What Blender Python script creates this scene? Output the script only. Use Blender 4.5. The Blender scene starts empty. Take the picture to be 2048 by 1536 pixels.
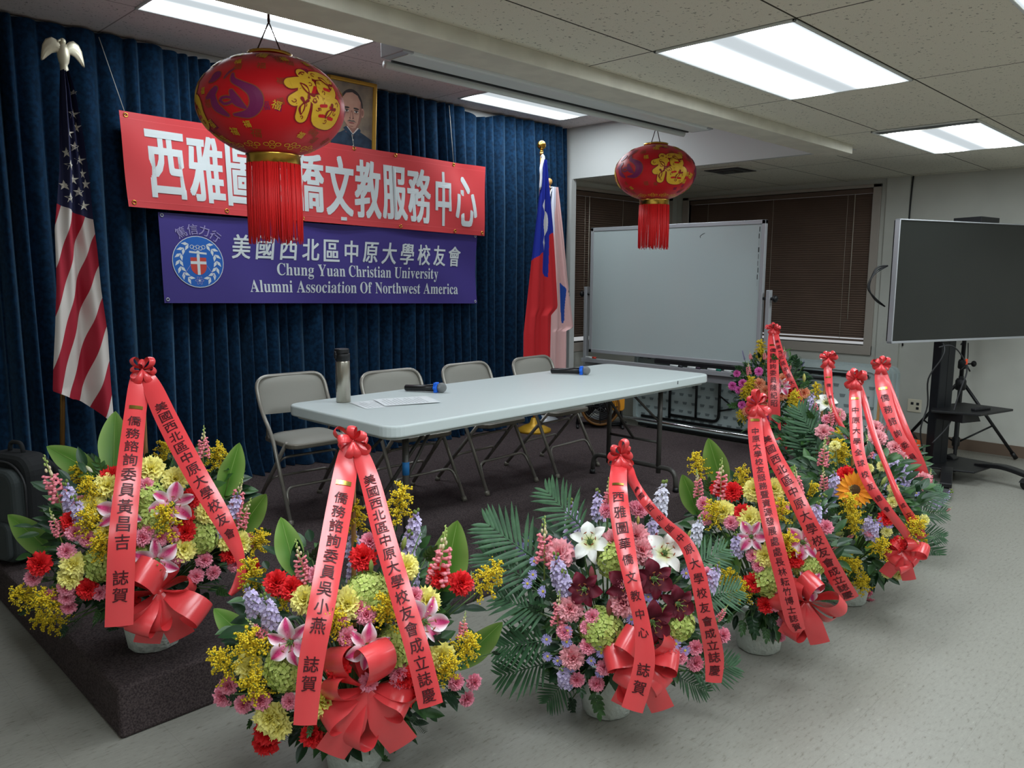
import bpy, math, random
from math import sin, cos, pi, radians, sqrt, exp
from mathutils import Vector, Matrix
SC = bpy.context.scene
COL = SC.collection
V = Vector
# ------------------------------------------------------------------ camera
cd = bpy.data.cameras.new('camera'); cam = bpy.data.objects.new('camera', cd); COL.objects.link(cam)
cd.sensor_width = 36; cd.sensor_fit = 'HORIZONTAL'; cd.lens = 36*1570.74/2048; cd.clip_start = .05; cd.clip_end = 100
_y, _p, _r = radians(44.7757), radians(-7.93748), radians(.28486)
_f = V((cos(_p)*cos(_y), cos(_p)*sin(_y), sin(_p))); _rt = V((sin(_y), -cos(_y), 0)); _u = _rt.cross(_f)
_rr = _rt*cos(_r)+_u*sin(_r); _uu = _u*cos(_r)-_rt*sin(_r)
cam.matrix_world = Matrix(((_rr.x, _uu.x, -_f.x, 0), (_rr.y, _uu.y, -_f.y, 0), (_rr.z, _uu.z, -_f.z, 1.545), (0, 0, 0, 1)))
SC.camera = cam
# ------------------------------------------------------------------ view, world
SC.view_settings.view_transform = 'Standard'; SC.view_settings.look = 'None'
SC.view_settings.exposure = 0.48; SC.view_settings.gamma = 1.0; SC.view_settings.use_curve_mapping = False
W = bpy.data.worlds.new('world'); SC.world = W; W.use_nodes = True
W.node_tree.nodes['Background'].inputs[0].default_value = (.80, .78, .80, 1)
W.node_tree.nodes['Background'].inputs[1].default_value = 0.5
LAMP = 7.5          # strength of the fluorescent tubes seen through the diffusers

# ------------------------------------------------------------------ materials
def lin(c):
    c = c/255
    return c/12.92 if c <= .04045 else ((c+.055)/1.055)**2.4
def rgb(t): return (lin(t[0]), lin(t[1]), lin(t[2]), 1)
MATS = {}
def mat(name, col, rough=.6, metal=0, spec=.4, sheen=0, noise=None, bump=None, trans=0):
    """col sRGB 0-255; noise=(scale, other colour, low, high); bump=(scale, strength)"""
    if name in MATS: return MATS[name]
    m = bpy.data.materials.new(name); m.use_nodes = True; MATS[name] = m
    nt = m.node_tree; b = nt.nodes['Principled BSDF']
    b.inputs['Base Color'].default_value = rgb(col); b.inputs['Roughness'].default_value = rough
    b.inputs['Metallic'].default_value = metal; b.inputs['Specular IOR Level'].default_value = spec
    if sheen:
        b.inputs['Sheen Weight'].default_value = sheen; b.inputs['Sheen Roughness'].default_value = .4
    if noise or bump:
        tc = nt.nodes.new('ShaderNodeTexCoord')
    if noise:
        n = nt.nodes.new('ShaderNodeTexNoise'); n.inputs['Scale'].default_value = noise[0]; n.inputs['Detail'].default_value = 5
        r = nt.nodes.new('ShaderNodeValToRGB'); r.color_ramp.elements[0].position = noise[2]; r.color_ramp.elements[1].position = noise[3]
        r.color_ramp.elements[0].color = rgb(noise[1]); r.color_ramp.elements[1].color = rgb(col)
        nt.links.new(tc.outputs['Object'], n.inputs['Vector']); nt.links.new(n.outputs['Fac'], r.inputs['Fac'])
        nt.links.new(r.outputs['Color'], b.inputs['Base Color'])
    if bump:
        n2 = nt.nodes.new('ShaderNodeTexNoise'); n2.inputs['Scale'].default_value = bump[0]; n2.inputs['Detail'].default_value = 4
        bp = nt.nodes.new('ShaderNodeBump'); bp.inputs['Strength'].default_value = bump[1]; bp.inputs['Distance'].default_value = .01
        nt.links.new(tc.outputs['Object'], n2.inputs['Vector']); nt.links.new(n2.outputs['Fac'], bp.inputs['Height'])
        nt.links.new(bp.outputs['Normal'], b.inputs['Normal'])
    return m
def nd(nt, t, **kw):
    n = nt.nodes.new(t)
    for k, v in kw.items():
        if k.startswith('i_'): n.inputs[int(k[2:])].default_value = v
        else: setattr(n, k, v)
    return n
def mth(nt, op, a, b=None):
    n = nt.nodes.new('ShaderNodeMath'); n.operation = op
    for i, x in enumerate((a, b)):
        if x is None: continue
        if isinstance(x, (int, float)): n.inputs[i].default_value = x
        else: nt.links.new(x, n.inputs[i])
    return n.outputs[0]
def mixc(nt, fac, a, b):
    n = nt.nodes.new('ShaderNodeMix'); n.data_type = 'RGBA'
    for s, x in ((n.inputs[0], fac), (n.inputs[6], a), (n.inputs[7], b)):
        if isinstance(x, (int, float, tuple)): s.default_value = x
        else: nt.links.new(x, s)
    return n.outputs[2]

# ------------------------------------------------------------------ mesh builder
class MB:
    def __init__(s): s.v = []; s.f = []; s.m = []; s.sm = []; s.tc = {}; s.X = None
    def add(s, vs, fs, mat=0, smooth=True, tc=None):
        o = len(s.v)
        if tc:
            for i, t in enumerate(tc): s.tc[o+i] = t
        s.v += [tuple(s.X @ V(v)) for v in vs] if s.X is not None else [tuple(v) for v in vs]
        for f in fs:
            s.f.append([i+o for i in f]); s.m.append(mat); s.sm.append(smooth)
        return s
    def box(s, a, b, mat=0, X=None):
        x0, y0, z0 = a; x1, y1, z1 = b
        vs = [V(p) for p in ((x0, y0, z0), (x1, y0, z0), (x1, y1, z0), (x0, y1, z0), (x0, y0, z1), (x1, y0, z1), (x1, y1, z1), (x0, y1, z1))]
        if X is not None: vs = [X @ v for v in vs]
        return s.add(vs, [(0, 3, 2, 1), (4, 5, 6, 7), (0, 1, 5, 4), (1, 2, 6, 5), (2, 3, 7, 6), (3, 0, 4, 7)], mat, False)
    def prism(s, poly, z0, z1, mat=0, X=None, smooth=False):
        n = len(poly)
        vs = [V((p[0], p[1], z0)) for p in poly]+[V((p[0], p[1], z1)) for p in poly]
        if X is not None: vs = [X @ v for v in vs]
        fs = [tuple(range(n-1, -1, -1)), tuple(range(n, 2*n))]+[(i, (i+1) % n, n+(i+1) % n, n+i) for i in range(n)]
        return s.add(vs, fs, mat, smooth)
    def tube(s, path, r, n=8, mat=0, closed=False, cap=True):
        P = [V(p) for p in path]; k = len(P)
        R = r if isinstance(r, (list, tuple)) else [r]*k
        T = []
        for i in range(k):
            a = P[(i-1) % k] if closed or i else P[0]; b = P[(i+1) % k] if closed or i < k-1 else P[-1]
            t = (b-a); T.append(t.normalized() if t.length > 1e-9 else V((0, 0, 1)))
        up = V((0, 0, 1)) if abs(T[0].z) < .9 else V((1, 0, 0))
        N = (up-T[0]*up.dot(T[0])).normalized(); vs = []
        for i in range(k):
            N = (N-T[i]*N.dot(T[i]))
            N = N.normalized() if N.length > 1e-6 else T[i].orthogonal().normalized()
            B = T[i].cross(N)
            for j in range(n):
                a = 2*pi*j/n; vs.append(P[i]+(N*cos(a)+B*sin(a))*R[i])
        fs = []
        for i in range(k if closed else k-1):
            i2 = (i+1) % k
            for j in range(n):
                j2 = (j+1) % n; fs.append((i*n+j, i*n+j2, i2*n+j2, i2*n+j))
        if cap and not closed: fs += [tuple(range(n-1, -1, -1)), tuple((k-1)*n+j for j in range(n))]
        return s.add(vs, fs, mat, True)
    def cyl(s, a, b, r, n=16, mat=0, r2=None): return s.tube([a, b], [r, r if r2 is None else r2], n, mat)
    def lathe(s, prof, n=24, c=(0, 0, 0), mat=0, X=None, fn=None):
        vs = []
        for r, z in prof:
            for j in range(n):
                a = 2*pi*j/n; rr = r*(fn(a, z) if fn else 1); v = V((rr*cos(a), rr*sin(a), z))
                vs.append((X @ v if X is not None else v)+V(c))
        fs = []
        for i in range(len(prof)-1):
            for j in range(n):
                j2 = (j+1) % n; fs.append((i*n+j, i*n+j2, (i+1)*n+j2, (i+1)*n+j))
        fs += [tuple(range(n-1, -1, -1)), tuple((len(prof)-1)*n+j for j in range(n))]
        return s.add(vs, fs, mat, True)
    def sph(s, c, r, nu=12, nv=8, mat=0, X=None):
        r = r if isinstance(r, (tuple, list)) else (r, r, r); vs = []; c = V(c)
        for i in range(nv+1):
            t = pi*i/nv
            for j in range(nu):
                a = 2*pi*j/nu; p = V((r[0]*sin(t)*cos(a), r[1]*sin(t)*sin(a), r[2]*cos(t)))
                vs.append((X @ p if X is not None else p)+c)
        fs = [(i*nu+j, (i+1)*nu+j, (i+1)*nu+(j+1) % nu, i*nu+(j+1) % nu) for i in range(nv) for j in range(nu)]
        return s.add(vs, fs, mat, True)
    def octa(s, c, r, mat=0, sq=1):
        x, y, z = c
        return s.add([(x+r, y, z), (x-r, y, z), (x, y+r, z), (x, y-r, z), (x, y, z+r*sq), (x, y, z-r*sq)],
                     [(0, 2, 4), (2, 1, 4), (1, 3, 4), (3, 0, 4), (2, 0, 5), (1, 2, 5), (3, 1, 5), (0, 3, 5)], mat, True)
    def grid(s, fn, nu, nv, mat=0, smooth=True, tc=True, mf=None):
        """fn(u, v) -> point; mf(u, v) -> material index of that cell"""
        vs = []; t = []
        for i in range(nu+1):
            for j in range(nv+1):
                u, v = i/nu, j/nv; vs.append(V(fn(u, v))); t.append((u, v, 0))
        o = len(s.v); s.add(vs, [], mat, smooth, t if tc else None)
        for i in range(nu):
            for j in range(nv):
                a = o+i*(nv+1)+j
                s.f.append([a, a+nv+1, a+nv+2, a+1]); s.sm.append(smooth)
                s.m.append(mf((i+.5)/nu, (j+.5)/nv) if mf else mat)
        return s
    def build(s, name, mats, parent=None, loc=(0, 0, 0), rz=0, bevel=0, seg=2, solid=0, sub=0):
        me = bpy.data.meshes.new(name); me.from_pydata(s.v, [], s.f)
        for m in (mats if isinstance(mats, (list, tuple)) else [mats]): me.materials.append(m)
        me.polygons.foreach_set('material_index', s.m); me.polygons.foreach_set('use_smooth', s.sm)
        if s.tc:
            a = me.attributes.new('tc', 'FLOAT_VECTOR', 'POINT'); d = [0.0]*(3*len(s.v))
            for i, t in s.tc.items(): d[3*i:3*i+3] = t
            a.data.foreach_set('vector', d)
        me.update()
        o = bpy.data.objects.new(name, me); COL.objects.link(o); o.location = loc; o.rotation_euler = (0, 0, rz)
        if parent is not None: o.parent = parent
        if solid:
            k = o.modifiers.new('solid', 'SOLIDIFY'); k.thickness = solid; k.offset = 0
        if bevel:
            k = o.modifiers.new('bevel', 'BEVEL'); k.width = bevel; k.segments = seg; k.limit_method = 'ANGLE'; k.angle_limit = radians(40)
        if sub:
            k = o.modifiers.new('sub', 'SUBSURF'); k.levels = sub; k.render_levels = sub
        return o
def tag(o, label, cat, group=None, kind=None):
    if label: o['label'] = label
    if cat: o['category'] = cat
    if group: o['group'] = group
    if kind: o['kind'] = kind
    return o
def empty(name, loc, label=None, cat=None, group=None, rz=0):
    o = bpy.data.objects.new(name, None); COL.objects.link(o); o.location = loc; o.rotation_euler = (0, 0, rz); o.empty_display_size = .1
    return tag(o, label, cat, group)
def struct(o): o['kind'] = 'structure'; return o
def arc(c, r, a0, a1, n, ax=(0, 2)):
    out = []
    for i in range(n+1):
        a = a0+(a1-a0)*i/n; p = [c[0], c[1], c[2]]; p[ax[0]] += r*cos(a); p[ax[1]] += r*sin(a); out.append(tuple(p))
    return out
def smoothpath(pts, n=6):
    """Catmull-Rom through points (tuples of any length)"""
    P = [pts[0]]+list(pts)+[pts[-1]]; out = []
    for i in range(1, len(P)-2):
        for k in range(n):
            t = k/n; out.append(tuple(.5*((2*b)+(-a+c)*t+(2*a-5*b+4*c-d)*t*t+(-a+3*b-3*c+d)*t**3) for a, b, c, d in zip(P[i-1], P[i], P[i+1], P[i+2])))
    out.append(tuple(pts[-1])); return out
def rrect(x0, y0, x1, y1, r, n=4):
    out = []
    for cx, cy, a in ((x1-r, y1-r, 0), (x0+r, y1-r, pi/2), (x0+r, y0+r, pi), (x1-r, y0+r, 3*pi/2)):
        for k in range(n+1): out.append((cx+r*cos(a+pi/2*k/n), cy+r*sin(a+pi/2*k/n)))
    return out
def roundpath(pts, r, n=4):
    """polyline with its corners rounded"""
    P = [V(p) for p in pts]; out = [tuple(P[0])]
    for a, b, c in zip(P, P[1:], P[2:]):
        d1 = (a-b).normalized(); d2 = (c-b).normalized(); rr = min(r, (a-b).length*.49, (c-b).length*.49)
        p, q = b+d1*rr, b+d2*rr
        for k in range(n+1):
            t = k/n; out.append(tuple((1-t)**2*p+2*t*(1-t)*b+t*t*q))
    out.append(tuple(P[-1])); return out
# axes swap helpers: put an XY drawing onto a wall facing -Y (X right, Z up)
WALL = Matrix(((1, 0, 0, 0), (0, 0, -1, 0), (0, 1, 0, 0), (0, 0, 0, 1)))

# ------------------------------------------------------------------ lettering (the font that comes with Blender)
GL = {}
def glyph(ch):
    """triangles of one character, centred on x, box height as typed: (verts2d, faces, width)"""
    if ch in GL: return GL[ch]
    c = bpy.data.curves.new('lettering', 'FONT'); c.body = ch; c.size = 1; c.resolution_u = 3
    o = bpy.data.objects.new('lettering', c); COL.objects.link(o)
    dg = bpy.context.evaluated_depsgraph_get(); me = o.evaluated_get(dg).to_mesh()
    vs = [(v.co.x, v.co.y) for v in me.vertices]; fs = [tuple(p.vertices) for p in me.polygons]
    o.evaluated_get(dg).to_mesh_clear(); bpy.data.objects.remove(o); bpy.data.curves.remove(c)
    if vs:
        x0 = min(v[0] for v in vs); x1 = max(v[0] for v in vs); y0 = min(v[1] for v in vs); y1 = max(v[1] for v in vs)
    else: x0 = x1 = y0 = y1 = 0
    GL[ch] = (vs, fs, x0, x1, y0, y1); return GL[ch]
def put_glyph(mb, ch, fn, x, y, w, h, mat, bold=0, skew=0, rot=0, cap=True):
    """draw ch in the box centred (x, y) of size w x h through fn(x, y, k) -> point"""
    vs, fs, x0, x1, y0, y1 = glyph(ch)
    if not vs: return
    gw, gh = (x1-x0), (y1-y0); mx, my = (x0+x1)/2, (y0+y1)/2
    em = max(gw, gh, .75 if ord(ch) > 0x2000 and ord(ch) < 0xffff else 0)
    shifts = [(0, 0)] if not bold else [(a*bold, b*bold*.45) for a in (-1, -.33, .33, 1) for b in (-1, 1)]
    for k, (sx, sy) in enumerate(shifts):
        pts = []
        for px, py in vs:
            a = ((px-mx)/em+sx)*w; b = ((py-my)/em+sy)*h; a += skew*b
            if rot: a, b = a*cos(rot)-b*sin(rot), a*sin(rot)+b*cos(rot)
            pts.append(fn(x+a, y+b, k))
        mb.add(pts, fs, mat, False)
def put_line(mb, text, fn, x0, x1, ybase, h, mat):
    """a line of letters set on a baseline, fitted between x0 and x1"""
    adv = []; pen = 0
    for ch in text:
        if ch == ' ': pen += .27; continue
        vs, fs, a, b, c, d = glyph(ch); adv.append((ch, pen)); pen += (b-a)+.055
    sc = (x1-x0)/(pen-.055)
    for ch, p in adv:
        vs, fs, a, b, c, d = glyph(ch)
        mb.add([fn(x0+(p+vx-a)*sc, ybase+vy*h, 0) for vx, vy in vs], fs, mat, False)
def bold_latin(t):
    o = ''
    for c in t:
        if 'A' <= c <= 'Z': o += chr(0x1D400+ord(c)-65)
        elif 'a' <= c <= 'z': o += chr(0x1D41A+ord(c)-97)
        else: o += c
    return o
# ================================================================== THE ROOM
STG = .185; ZL = 2.45; ZH = 2.92; XE = 7.79; YB = 5.10
def attr_obj(nt):
    return nd(nt, 'ShaderNodeTexCoord').outputs['Object']
def floor_material():
    m = bpy.data.materials.new('vinyl_tile'); m.use_nodes = True; nt = m.node_tree; b = nt.nodes['Principled BSDF']
    o = attr_obj(nt)
    mp = nd(nt, 'ShaderNodeMapping'); mp.inputs['Scale'].default_value = (1, 3.2, 1); mp.inputs['Rotation'].default_value = (0, 0, radians(20))
    nt.links.new(o, mp.inputs['Vector'])
    n1 = nd(nt, 'ShaderNodeTexNoise'); n1.inputs['Scale'].default_value = 26; n1.inputs['Detail'].default_value = 6; n1.inputs['Roughness'].default_value = .7
    nt.links.new(mp.outputs[0], n1.inputs['Vector'])
    r1 = nd(nt, 'ShaderNodeValToRGB'); e = r1.color_ramp.elements
    e[0].position = .30; e[0].color = rgb((112, 109, 99)); e[1].position = .44; e[1].color = rgb((147, 145, 137))
    e.new(.62).color = rgb((152, 150, 142)); e.new(.74).color = rgb((170, 168, 160))
    nt.links.new(n1.outputs['Fac'], r1.inputs['Fac'])
    n2 = nd(nt, 'ShaderNodeTexNoise'); n2.inputs['Scale'].default_value = 1.3; nt.links.new(o, n2.inputs['Vector'])
    r2 = nd(nt, 'ShaderNodeValToRGB'); r2.color_ramp.elements[0].color = (.86, .85, .82, 1); r2.color_ramp.elements[1].color = (1, 1, 1, 1)
    nt.links.new(n2.outputs['Fac'], r2.inputs['Fac'])
    mul = nd(nt, 'ShaderNodeMix', data_type='RGBA', blend_type='MULTIPLY'); mul.inputs[0].default_value = 1
    nt.links.new(r1.outputs[0], mul.inputs[6]); nt.links.new(r2.outputs[0], mul.inputs[7])
    sp = nd(nt, 'ShaderNodeSeparateXYZ'); nt.links.new(o, sp.inputs[0])
    g = None
    for ax in (0, 1):
        t = mth(nt, 'FRACT', mth(nt, 'DIVIDE', mth(nt, 'ADD', sp.outputs[ax], 10.03), .3048))
        l = mth(nt, 'LESS_THAN', t, .006); g = l if g is None else mth(nt, 'MAXIMUM', g, l)
    nt.links.new(mixc(nt, mth(nt, 'MULTIPLY', g, .35), mul.outputs[2], rgb((110, 108, 100))), b.inputs['Base Color'])
    b.inputs['Roughness'].default_value = .42; b.inputs['Specular IOR Level'].default_value = .35
    return m
def ceiling_material(name, x0, y0, base, line):
    m = bpy.data.materials.new(name); m.use_nodes = True; nt = m.node_tree; b = nt.nodes['Principled BSDF']
    o = attr_obj(nt); sp = nd(nt, 'ShaderNodeSeparateXYZ'); nt.links.new(o, sp.inputs[0])
    g = None
    for ax, off, per in ((0, x0, 1.22), (1, y0, .61)):
        t = mth(nt, 'FRACT', mth(nt, 'DIVIDE', mth(nt, 'SUBTRACT', sp.outputs[ax], off-per*20+.004), per))
        l = mth(nt, 'LESS_THAN', t, .008/per); g = l if g is None else mth(nt, 'MAXIMUM', g, l)
    nz = nd(nt, 'ShaderNodeTexNoise'); nz.inputs['Scale'].default_value = 70; nz.inputs['Detail'].default_value = 3; nt.links.new(o, nz.inputs['Vector'])
    sk = mth(nt, 'MULTIPLY', mth(nt, 'LESS_THAN', nz.outputs['Fac'], .345), .6)
    n3 = nd(nt, 'ShaderNodeTexNoise'); n3.inputs['Scale'].default_value = 260; nt.links.new(o, n3.inputs['Vector'])
    base1 = mixc(nt, n3.outputs['Fac'], rgb(tuple(c*.93 for c in base)), rgb(tuple(min(255, c*1.05) for c in base)))
    c1 = mixc(nt, sk, base1, rgb((70, 66, 58)))
    nt.links.new(mixc(nt, g, c1, rgb(line)), b.inputs['Base Color']); b.inputs['Roughness'].default_value = .9; b.inputs['Specular IOR Level'].default_value = .1
    return m
M_wall = mat('wall_paint', (205, 205, 196), .75, noise=(2.0, (196, 196, 188), .35, .6))
M_wallw = mat('wall_paint_white', (202, 203, 201), .7)
M_beam = mat('beam_paint', (214, 209, 194), .7, noise=(9, (205, 200, 186), .4, .6))
M_trim = mat('window_trim', (176, 166, 156), .5)
M_base = mat('vinyl_baseboard', (116, 98, 84), .5)
M_white = mat('white_metal', (215, 218, 216), .4)
M_black = mat('black_plastic', (22, 22, 24), .45)
M_dark = mat('dark_grey', (48, 48, 50), .5)
M_alu = mat('aluminium', (176, 178, 182), .4, .35)
M_chrome = mat('chrome', (215, 215, 218), .18, 1)
M_gold = mat('gold_metal', (205, 160, 70), .25, 1)
M_carpet = mat('stage_carpet', (90, 79, 79), .95, spec=.1, noise=(160, (56, 48, 49), .35, .62), bump=(420, .5))

b = MB(); b.box((-3, -4, -.05), (XE+.05, YB+.05, 0)); struct(b.build('floor', floor_material()))
b = MB(); b.box((-3, -4, ZL), (XE+.05, 2.36, ZL+.05)); b.box((5.875, 2.36, ZL), (XE+.05, YB+.05, ZL+.05))
struct(b.build('ceiling', ceiling_material('ceiling_tile', 2.78, 1.35, (226, 221, 206), (70, 66, 58))))
b = MB(); b.box((-3, 2.5, ZH), (5.9, YB+.05, ZH+.05))
struct(b.build('ceiling_stage', ceiling_material('ceiling_tile_stage', 1.69, 3.84, (224, 212, 210), (160, 144, 142))))
# the wall behind the curtain and the window wall in line with it, with its opening
b = MB(); z0, z1, x0, x1 = .87, 2.37, 5.97, 7.60
b.box((-3, YB, 0), (x0, YB+.14, ZH)); b.box((x1, YB, 0), (XE+.14, YB+.14, ZL)); b.box((x0, YB, 0), (x1, YB+.14, z0)); b.box((x0, YB, z1), (x1, YB+.14, ZL))
struct(b.build('wall_back', M_wall))
b = MB(); wy0, wy1, wz0, wz1 = 2.93, 4.94, .88, 2.375
b.box((XE, -4, 0), (XE+.14, wy0, ZL)); b.box((XE, wy1, 0), (XE+.14, YB, ZL)); b.box((XE, wy0, 0), (XE+.14, wy1, wz0)); b.box((XE, wy0, wz1), (XE+.14, wy1, ZL))
b.box((XE-.035, 2.60, 0), (XE, 2.80, ZL))
struct(b.build('wall_right', M_wall))
b = MB(); b.box((5.85, 2.36, ZL-.001), (5.9, YB, ZH)); b.box((5.83, YB-.1, 0), (5.9, YB, ZL)); struct(b.build('wall_soffit', M_wallw))
b = MB(); b.box((-3.1, -4, 0), (-3, YB, ZH)); struct(b.build('wall_left', M_wall))
b = MB(); b.box((-3, -4.1, 0), (XE, -4, ZL)); struct(b.build('wall_front', M_wall))
b = MB(); b.box((-3, 2.30, 2.39), (5.68, 2.50, ZL+.001)); b.box((-3, 2.36, ZL), (5.85, 2.50, ZH)); struct(b.build('trim_1', M_beam, bevel=.004))
b = MB(); b.box((XE-.012, -4, 0), (XE, 2.6, .1)); struct(b.build('baseboard_right', M_base))
M_glass = mat('window_glass', (235, 240, 240), .02)
M_glass.node_tree.nodes['Principled BSDF'].inputs['Transmission Weight'].default_value = 1
M_cord = mat('blind_cord', (190, 180, 165), .6)
M_slat = mat('brown_slat', (112, 92, 80), .45, noise=(3, (106, 87, 76), .4, .6))
M_bark = mat('outdoor_ground', (150, 130, 112), .9)
def window(name, ax, lo, hi, z0, z1, plane, bl_bot, lab, wand):
    """ax 0: a wall facing -Y along X; ax 1: a wall facing -X along Y; u runs along the wall, d into it"""
    P = (lambda u, d, z: (u, plane+d, z)) if ax == 0 else (lambda u, d, z: (plane+d, u, z))
    def bx(mb, u0, u1, d0, d1, a, c, m=0):
        p, q = P(u0, d0, a), P(u1, d1, c); mb.box(tuple(map(min, p, q)), tuple(map(max, p, q)), m)
    f = MB(); t = .075
    bx(f, lo-t, lo, -.02, .1, z0-.09, z1+.03); bx(f, hi, hi+t, -.02, .1, z0-.09, z1+.03)
    bx(f, lo-t, hi+t, -.022, .1, z0-.09, z0); bx(f, lo-t, hi+t, -.02, .1, z1, z1+.03)
    w = f.build(name, M_trim, bevel=.003); struct(w)
    g = MB(); bx(g, lo, hi, .085, .09, z0, z1); g.build('pane', M_glass, w)
    r = empty('window_blind', P((lo+hi)/2, .03, z1-.02), lab, 'blind', 'brown window blinds')
    o = V(r.location)
    hr = MB(); hr.X = Matrix.Translation(-o); bx(hr, lo+.01, hi-.01, -.0, .045, z1-.05, z1-.005); hr.build('head_rail', M_slat, r, bevel=.003)
    sl = MB(); sl.X = Matrix.Translation(-o); z = z1-.065; k = 0
    while z > bl_bot+.03:
        tilt = .0115
        vs = []
        for i, (dd, zz) in enumerate(((.010, -tilt), (.019, .0015), (.026, tilt+.002))):
            for u in (lo+.012, hi-.012): vs.append(P(u, dd, z+zz))
        sl.add(vs, [(0, 1, 3, 2), (2, 3, 5, 4)], 0, False); z -= .0225; k += 1
    tag(sl.build('slats', M_slat, r), None, None)
    br = MB(); br.X = Matrix.Translation(-o); bx(br, lo+.012, hi-.012, .006, .032, bl_bot, bl_bot+.02); br.build('bottom_rail', M_slat, r, bevel=.003)
    n = 3
    for i in range(n):
        u = lo+(hi-lo)*(.12+.76*i/(n-1)); c = MB(); c.X = Matrix.Translation(-o)
        c.cyl(P(u, .003, z1-.05), P(u, .003, bl_bot+.01), .0018, 6); c.build('ladder_cord', M_cord, r)
    c = MB(); c.X = Matrix.Translation(-o); c.cyl(P(wand, -.006, z1-.05), P(wand, -.006, z1-1.25), .004, 6); c.build('wand', M_cord, r)
window('window_1', 0, x0, x1, z0, z1, YB, .925, 'brown slatted blind in the window beside the flags, left of the whiteboard', 6.22)
window('window_2', 1, wy0, wy1, wz0, wz1, XE, .915, 'wide brown slatted blind in the window behind the whiteboard', 3.10)
b = MB(); b.box((5.2, YB+.6, .3), (XE+3, YB+3, .35)); b.box((XE+.5, 1, .3), (XE+3, YB+.6, .35)); struct(b.build('ground_outside', M_bark))

# the carpeted platform
b = MB(); b.box((.62+.19, 2.63, 0), (5.80, YB-.02, STG)); 
tag(b.build('stage_platform', M_carpet, bevel=.012), 'low stage platform covered in dark brown carpet in front of the blue curtain', 'stage')

# ceiling lights
def lens_material():
    m = bpy.data.materials.new('fluorescent_diffuser'); m.use_nodes = True; nt = m.node_tree
    nt.nodes.remove(nt.nodes['Principled BSDF']); out = nt.nodes['Material Output']
    sp = nd(nt, 'ShaderNodeSeparateXYZ'); nt.links.new(attr_obj(nt), sp.inputs[0])
    d = mth(nt, 'SUBTRACT', mth(nt, 'ABSOLUTE', sp.outputs[1]), .165)
    gs = mth(nt, 'POWER', 2.71828, mth(nt, 'MULTIPLY', mth(nt, 'POWER', mth(nt, 'ABSOLUTE', mth(nt, 'DIVIDE', d, .072)), 3.2), -1))
    rib = mth(nt, 'SINE', mth(nt, 'MULTIPLY', mth(nt, 'ADD', sp.outputs[0], sp.outputs[1]), 900))
    st = mth(nt, 'ADD', mth(nt, 'MULTIPLY', gs, LAMP*2.3), mth(nt, 'ADD', .50, mth(nt, 'MULTIPLY', rib, .03)))
    e = nd(nt, 'ShaderNodeEmission'); e.inputs[0].default_value = (.86, .95, 1.0, 1); nt.links.new(st, e.inputs[1])
    nt.links.new(e.outputs[0], out.inputs[0]); return m
M_lens = lens_material()
M_house = mat('fixture_metal', (92, 94, 92), .6)
def troffer(cx, cy, z, label, gap=0, hang=0):
    r = empty('ceiling_light', (cx, cy, z), label, 'ceiling light', 'fluorescent ceiling lights')
    hx, hy = .605, .30
    f = MB()
    for a, c in (((-hx, -hy), (hx, -hy+.012)), ((-hx, hy-.012), (hx, hy)), ((-hx, -hy), (-hx+.012, hy)), ((hx-.012, -hy), (hx, hy))):
        f.box((a[0], a[1], -.010), (c[0], c[1], -.0005))
    f.build('frame', M_white, r, bevel=.002)
    if gap:
        h = MB(); h.box((-hx+.012, -hy+.012, -.006), (-hx+gap, hy-.012, -.0005)); h.build('housing', M_house, r)
    l = MB(); l.grid(lambda u, v: (-hx+.013+gap+u*(2*hx-.026-gap), hy-.013-v*(2*hy-.026), -.008-hang*u), 2, 2); l.build('diffuser', M_lens, r)
troffer(3.39, 1.66, ZL, 'bright twin-tube ceiling light over the room, the largest one in view')
troffer(5.83, 1.71, ZL, 'twin-tube ceiling light near the television, its panel slipped open', gap=.12)
troffer(3.39, .465, ZL, 'ceiling light cut off by the top right corner of the picture')
troffer(2.29, 4.17, ZH, 'ceiling light over the stage behind the large red lantern')
troffer(4.86, 4.54, ZH, 'ceiling light over the stage half hidden by the projector screen case')
for x, y in ((.95, 1.66), (.95, .44), (.95, -1.39), (3.39, -1.39), (5.83, -.17), (5.83, -2.0), (-1.49, -.17)):  # unseen fixtures around the view, added to light the room
    troffer(x, y, ZL, 'unseen ceiling light added outside the view to light the room')
# air vent
r = empty('ceiling_vent', (6.27, 3.58, ZL), 'square dark air vent in the ceiling beside the white wall', 'vent')
b = MB(); b.box((-.22, -.22, -.008), (.22, .22, -.0005)); b.build('plate', M_beam, r, bevel=.003)
b = MB()
for k in range(4):
    s = .16-.04*k
    b.box((-s, -s, -.012-.003*k), (s, s, -.0075-.003*k), k % 2)
b.build('grille', [M_dark, M_house], r)
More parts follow.
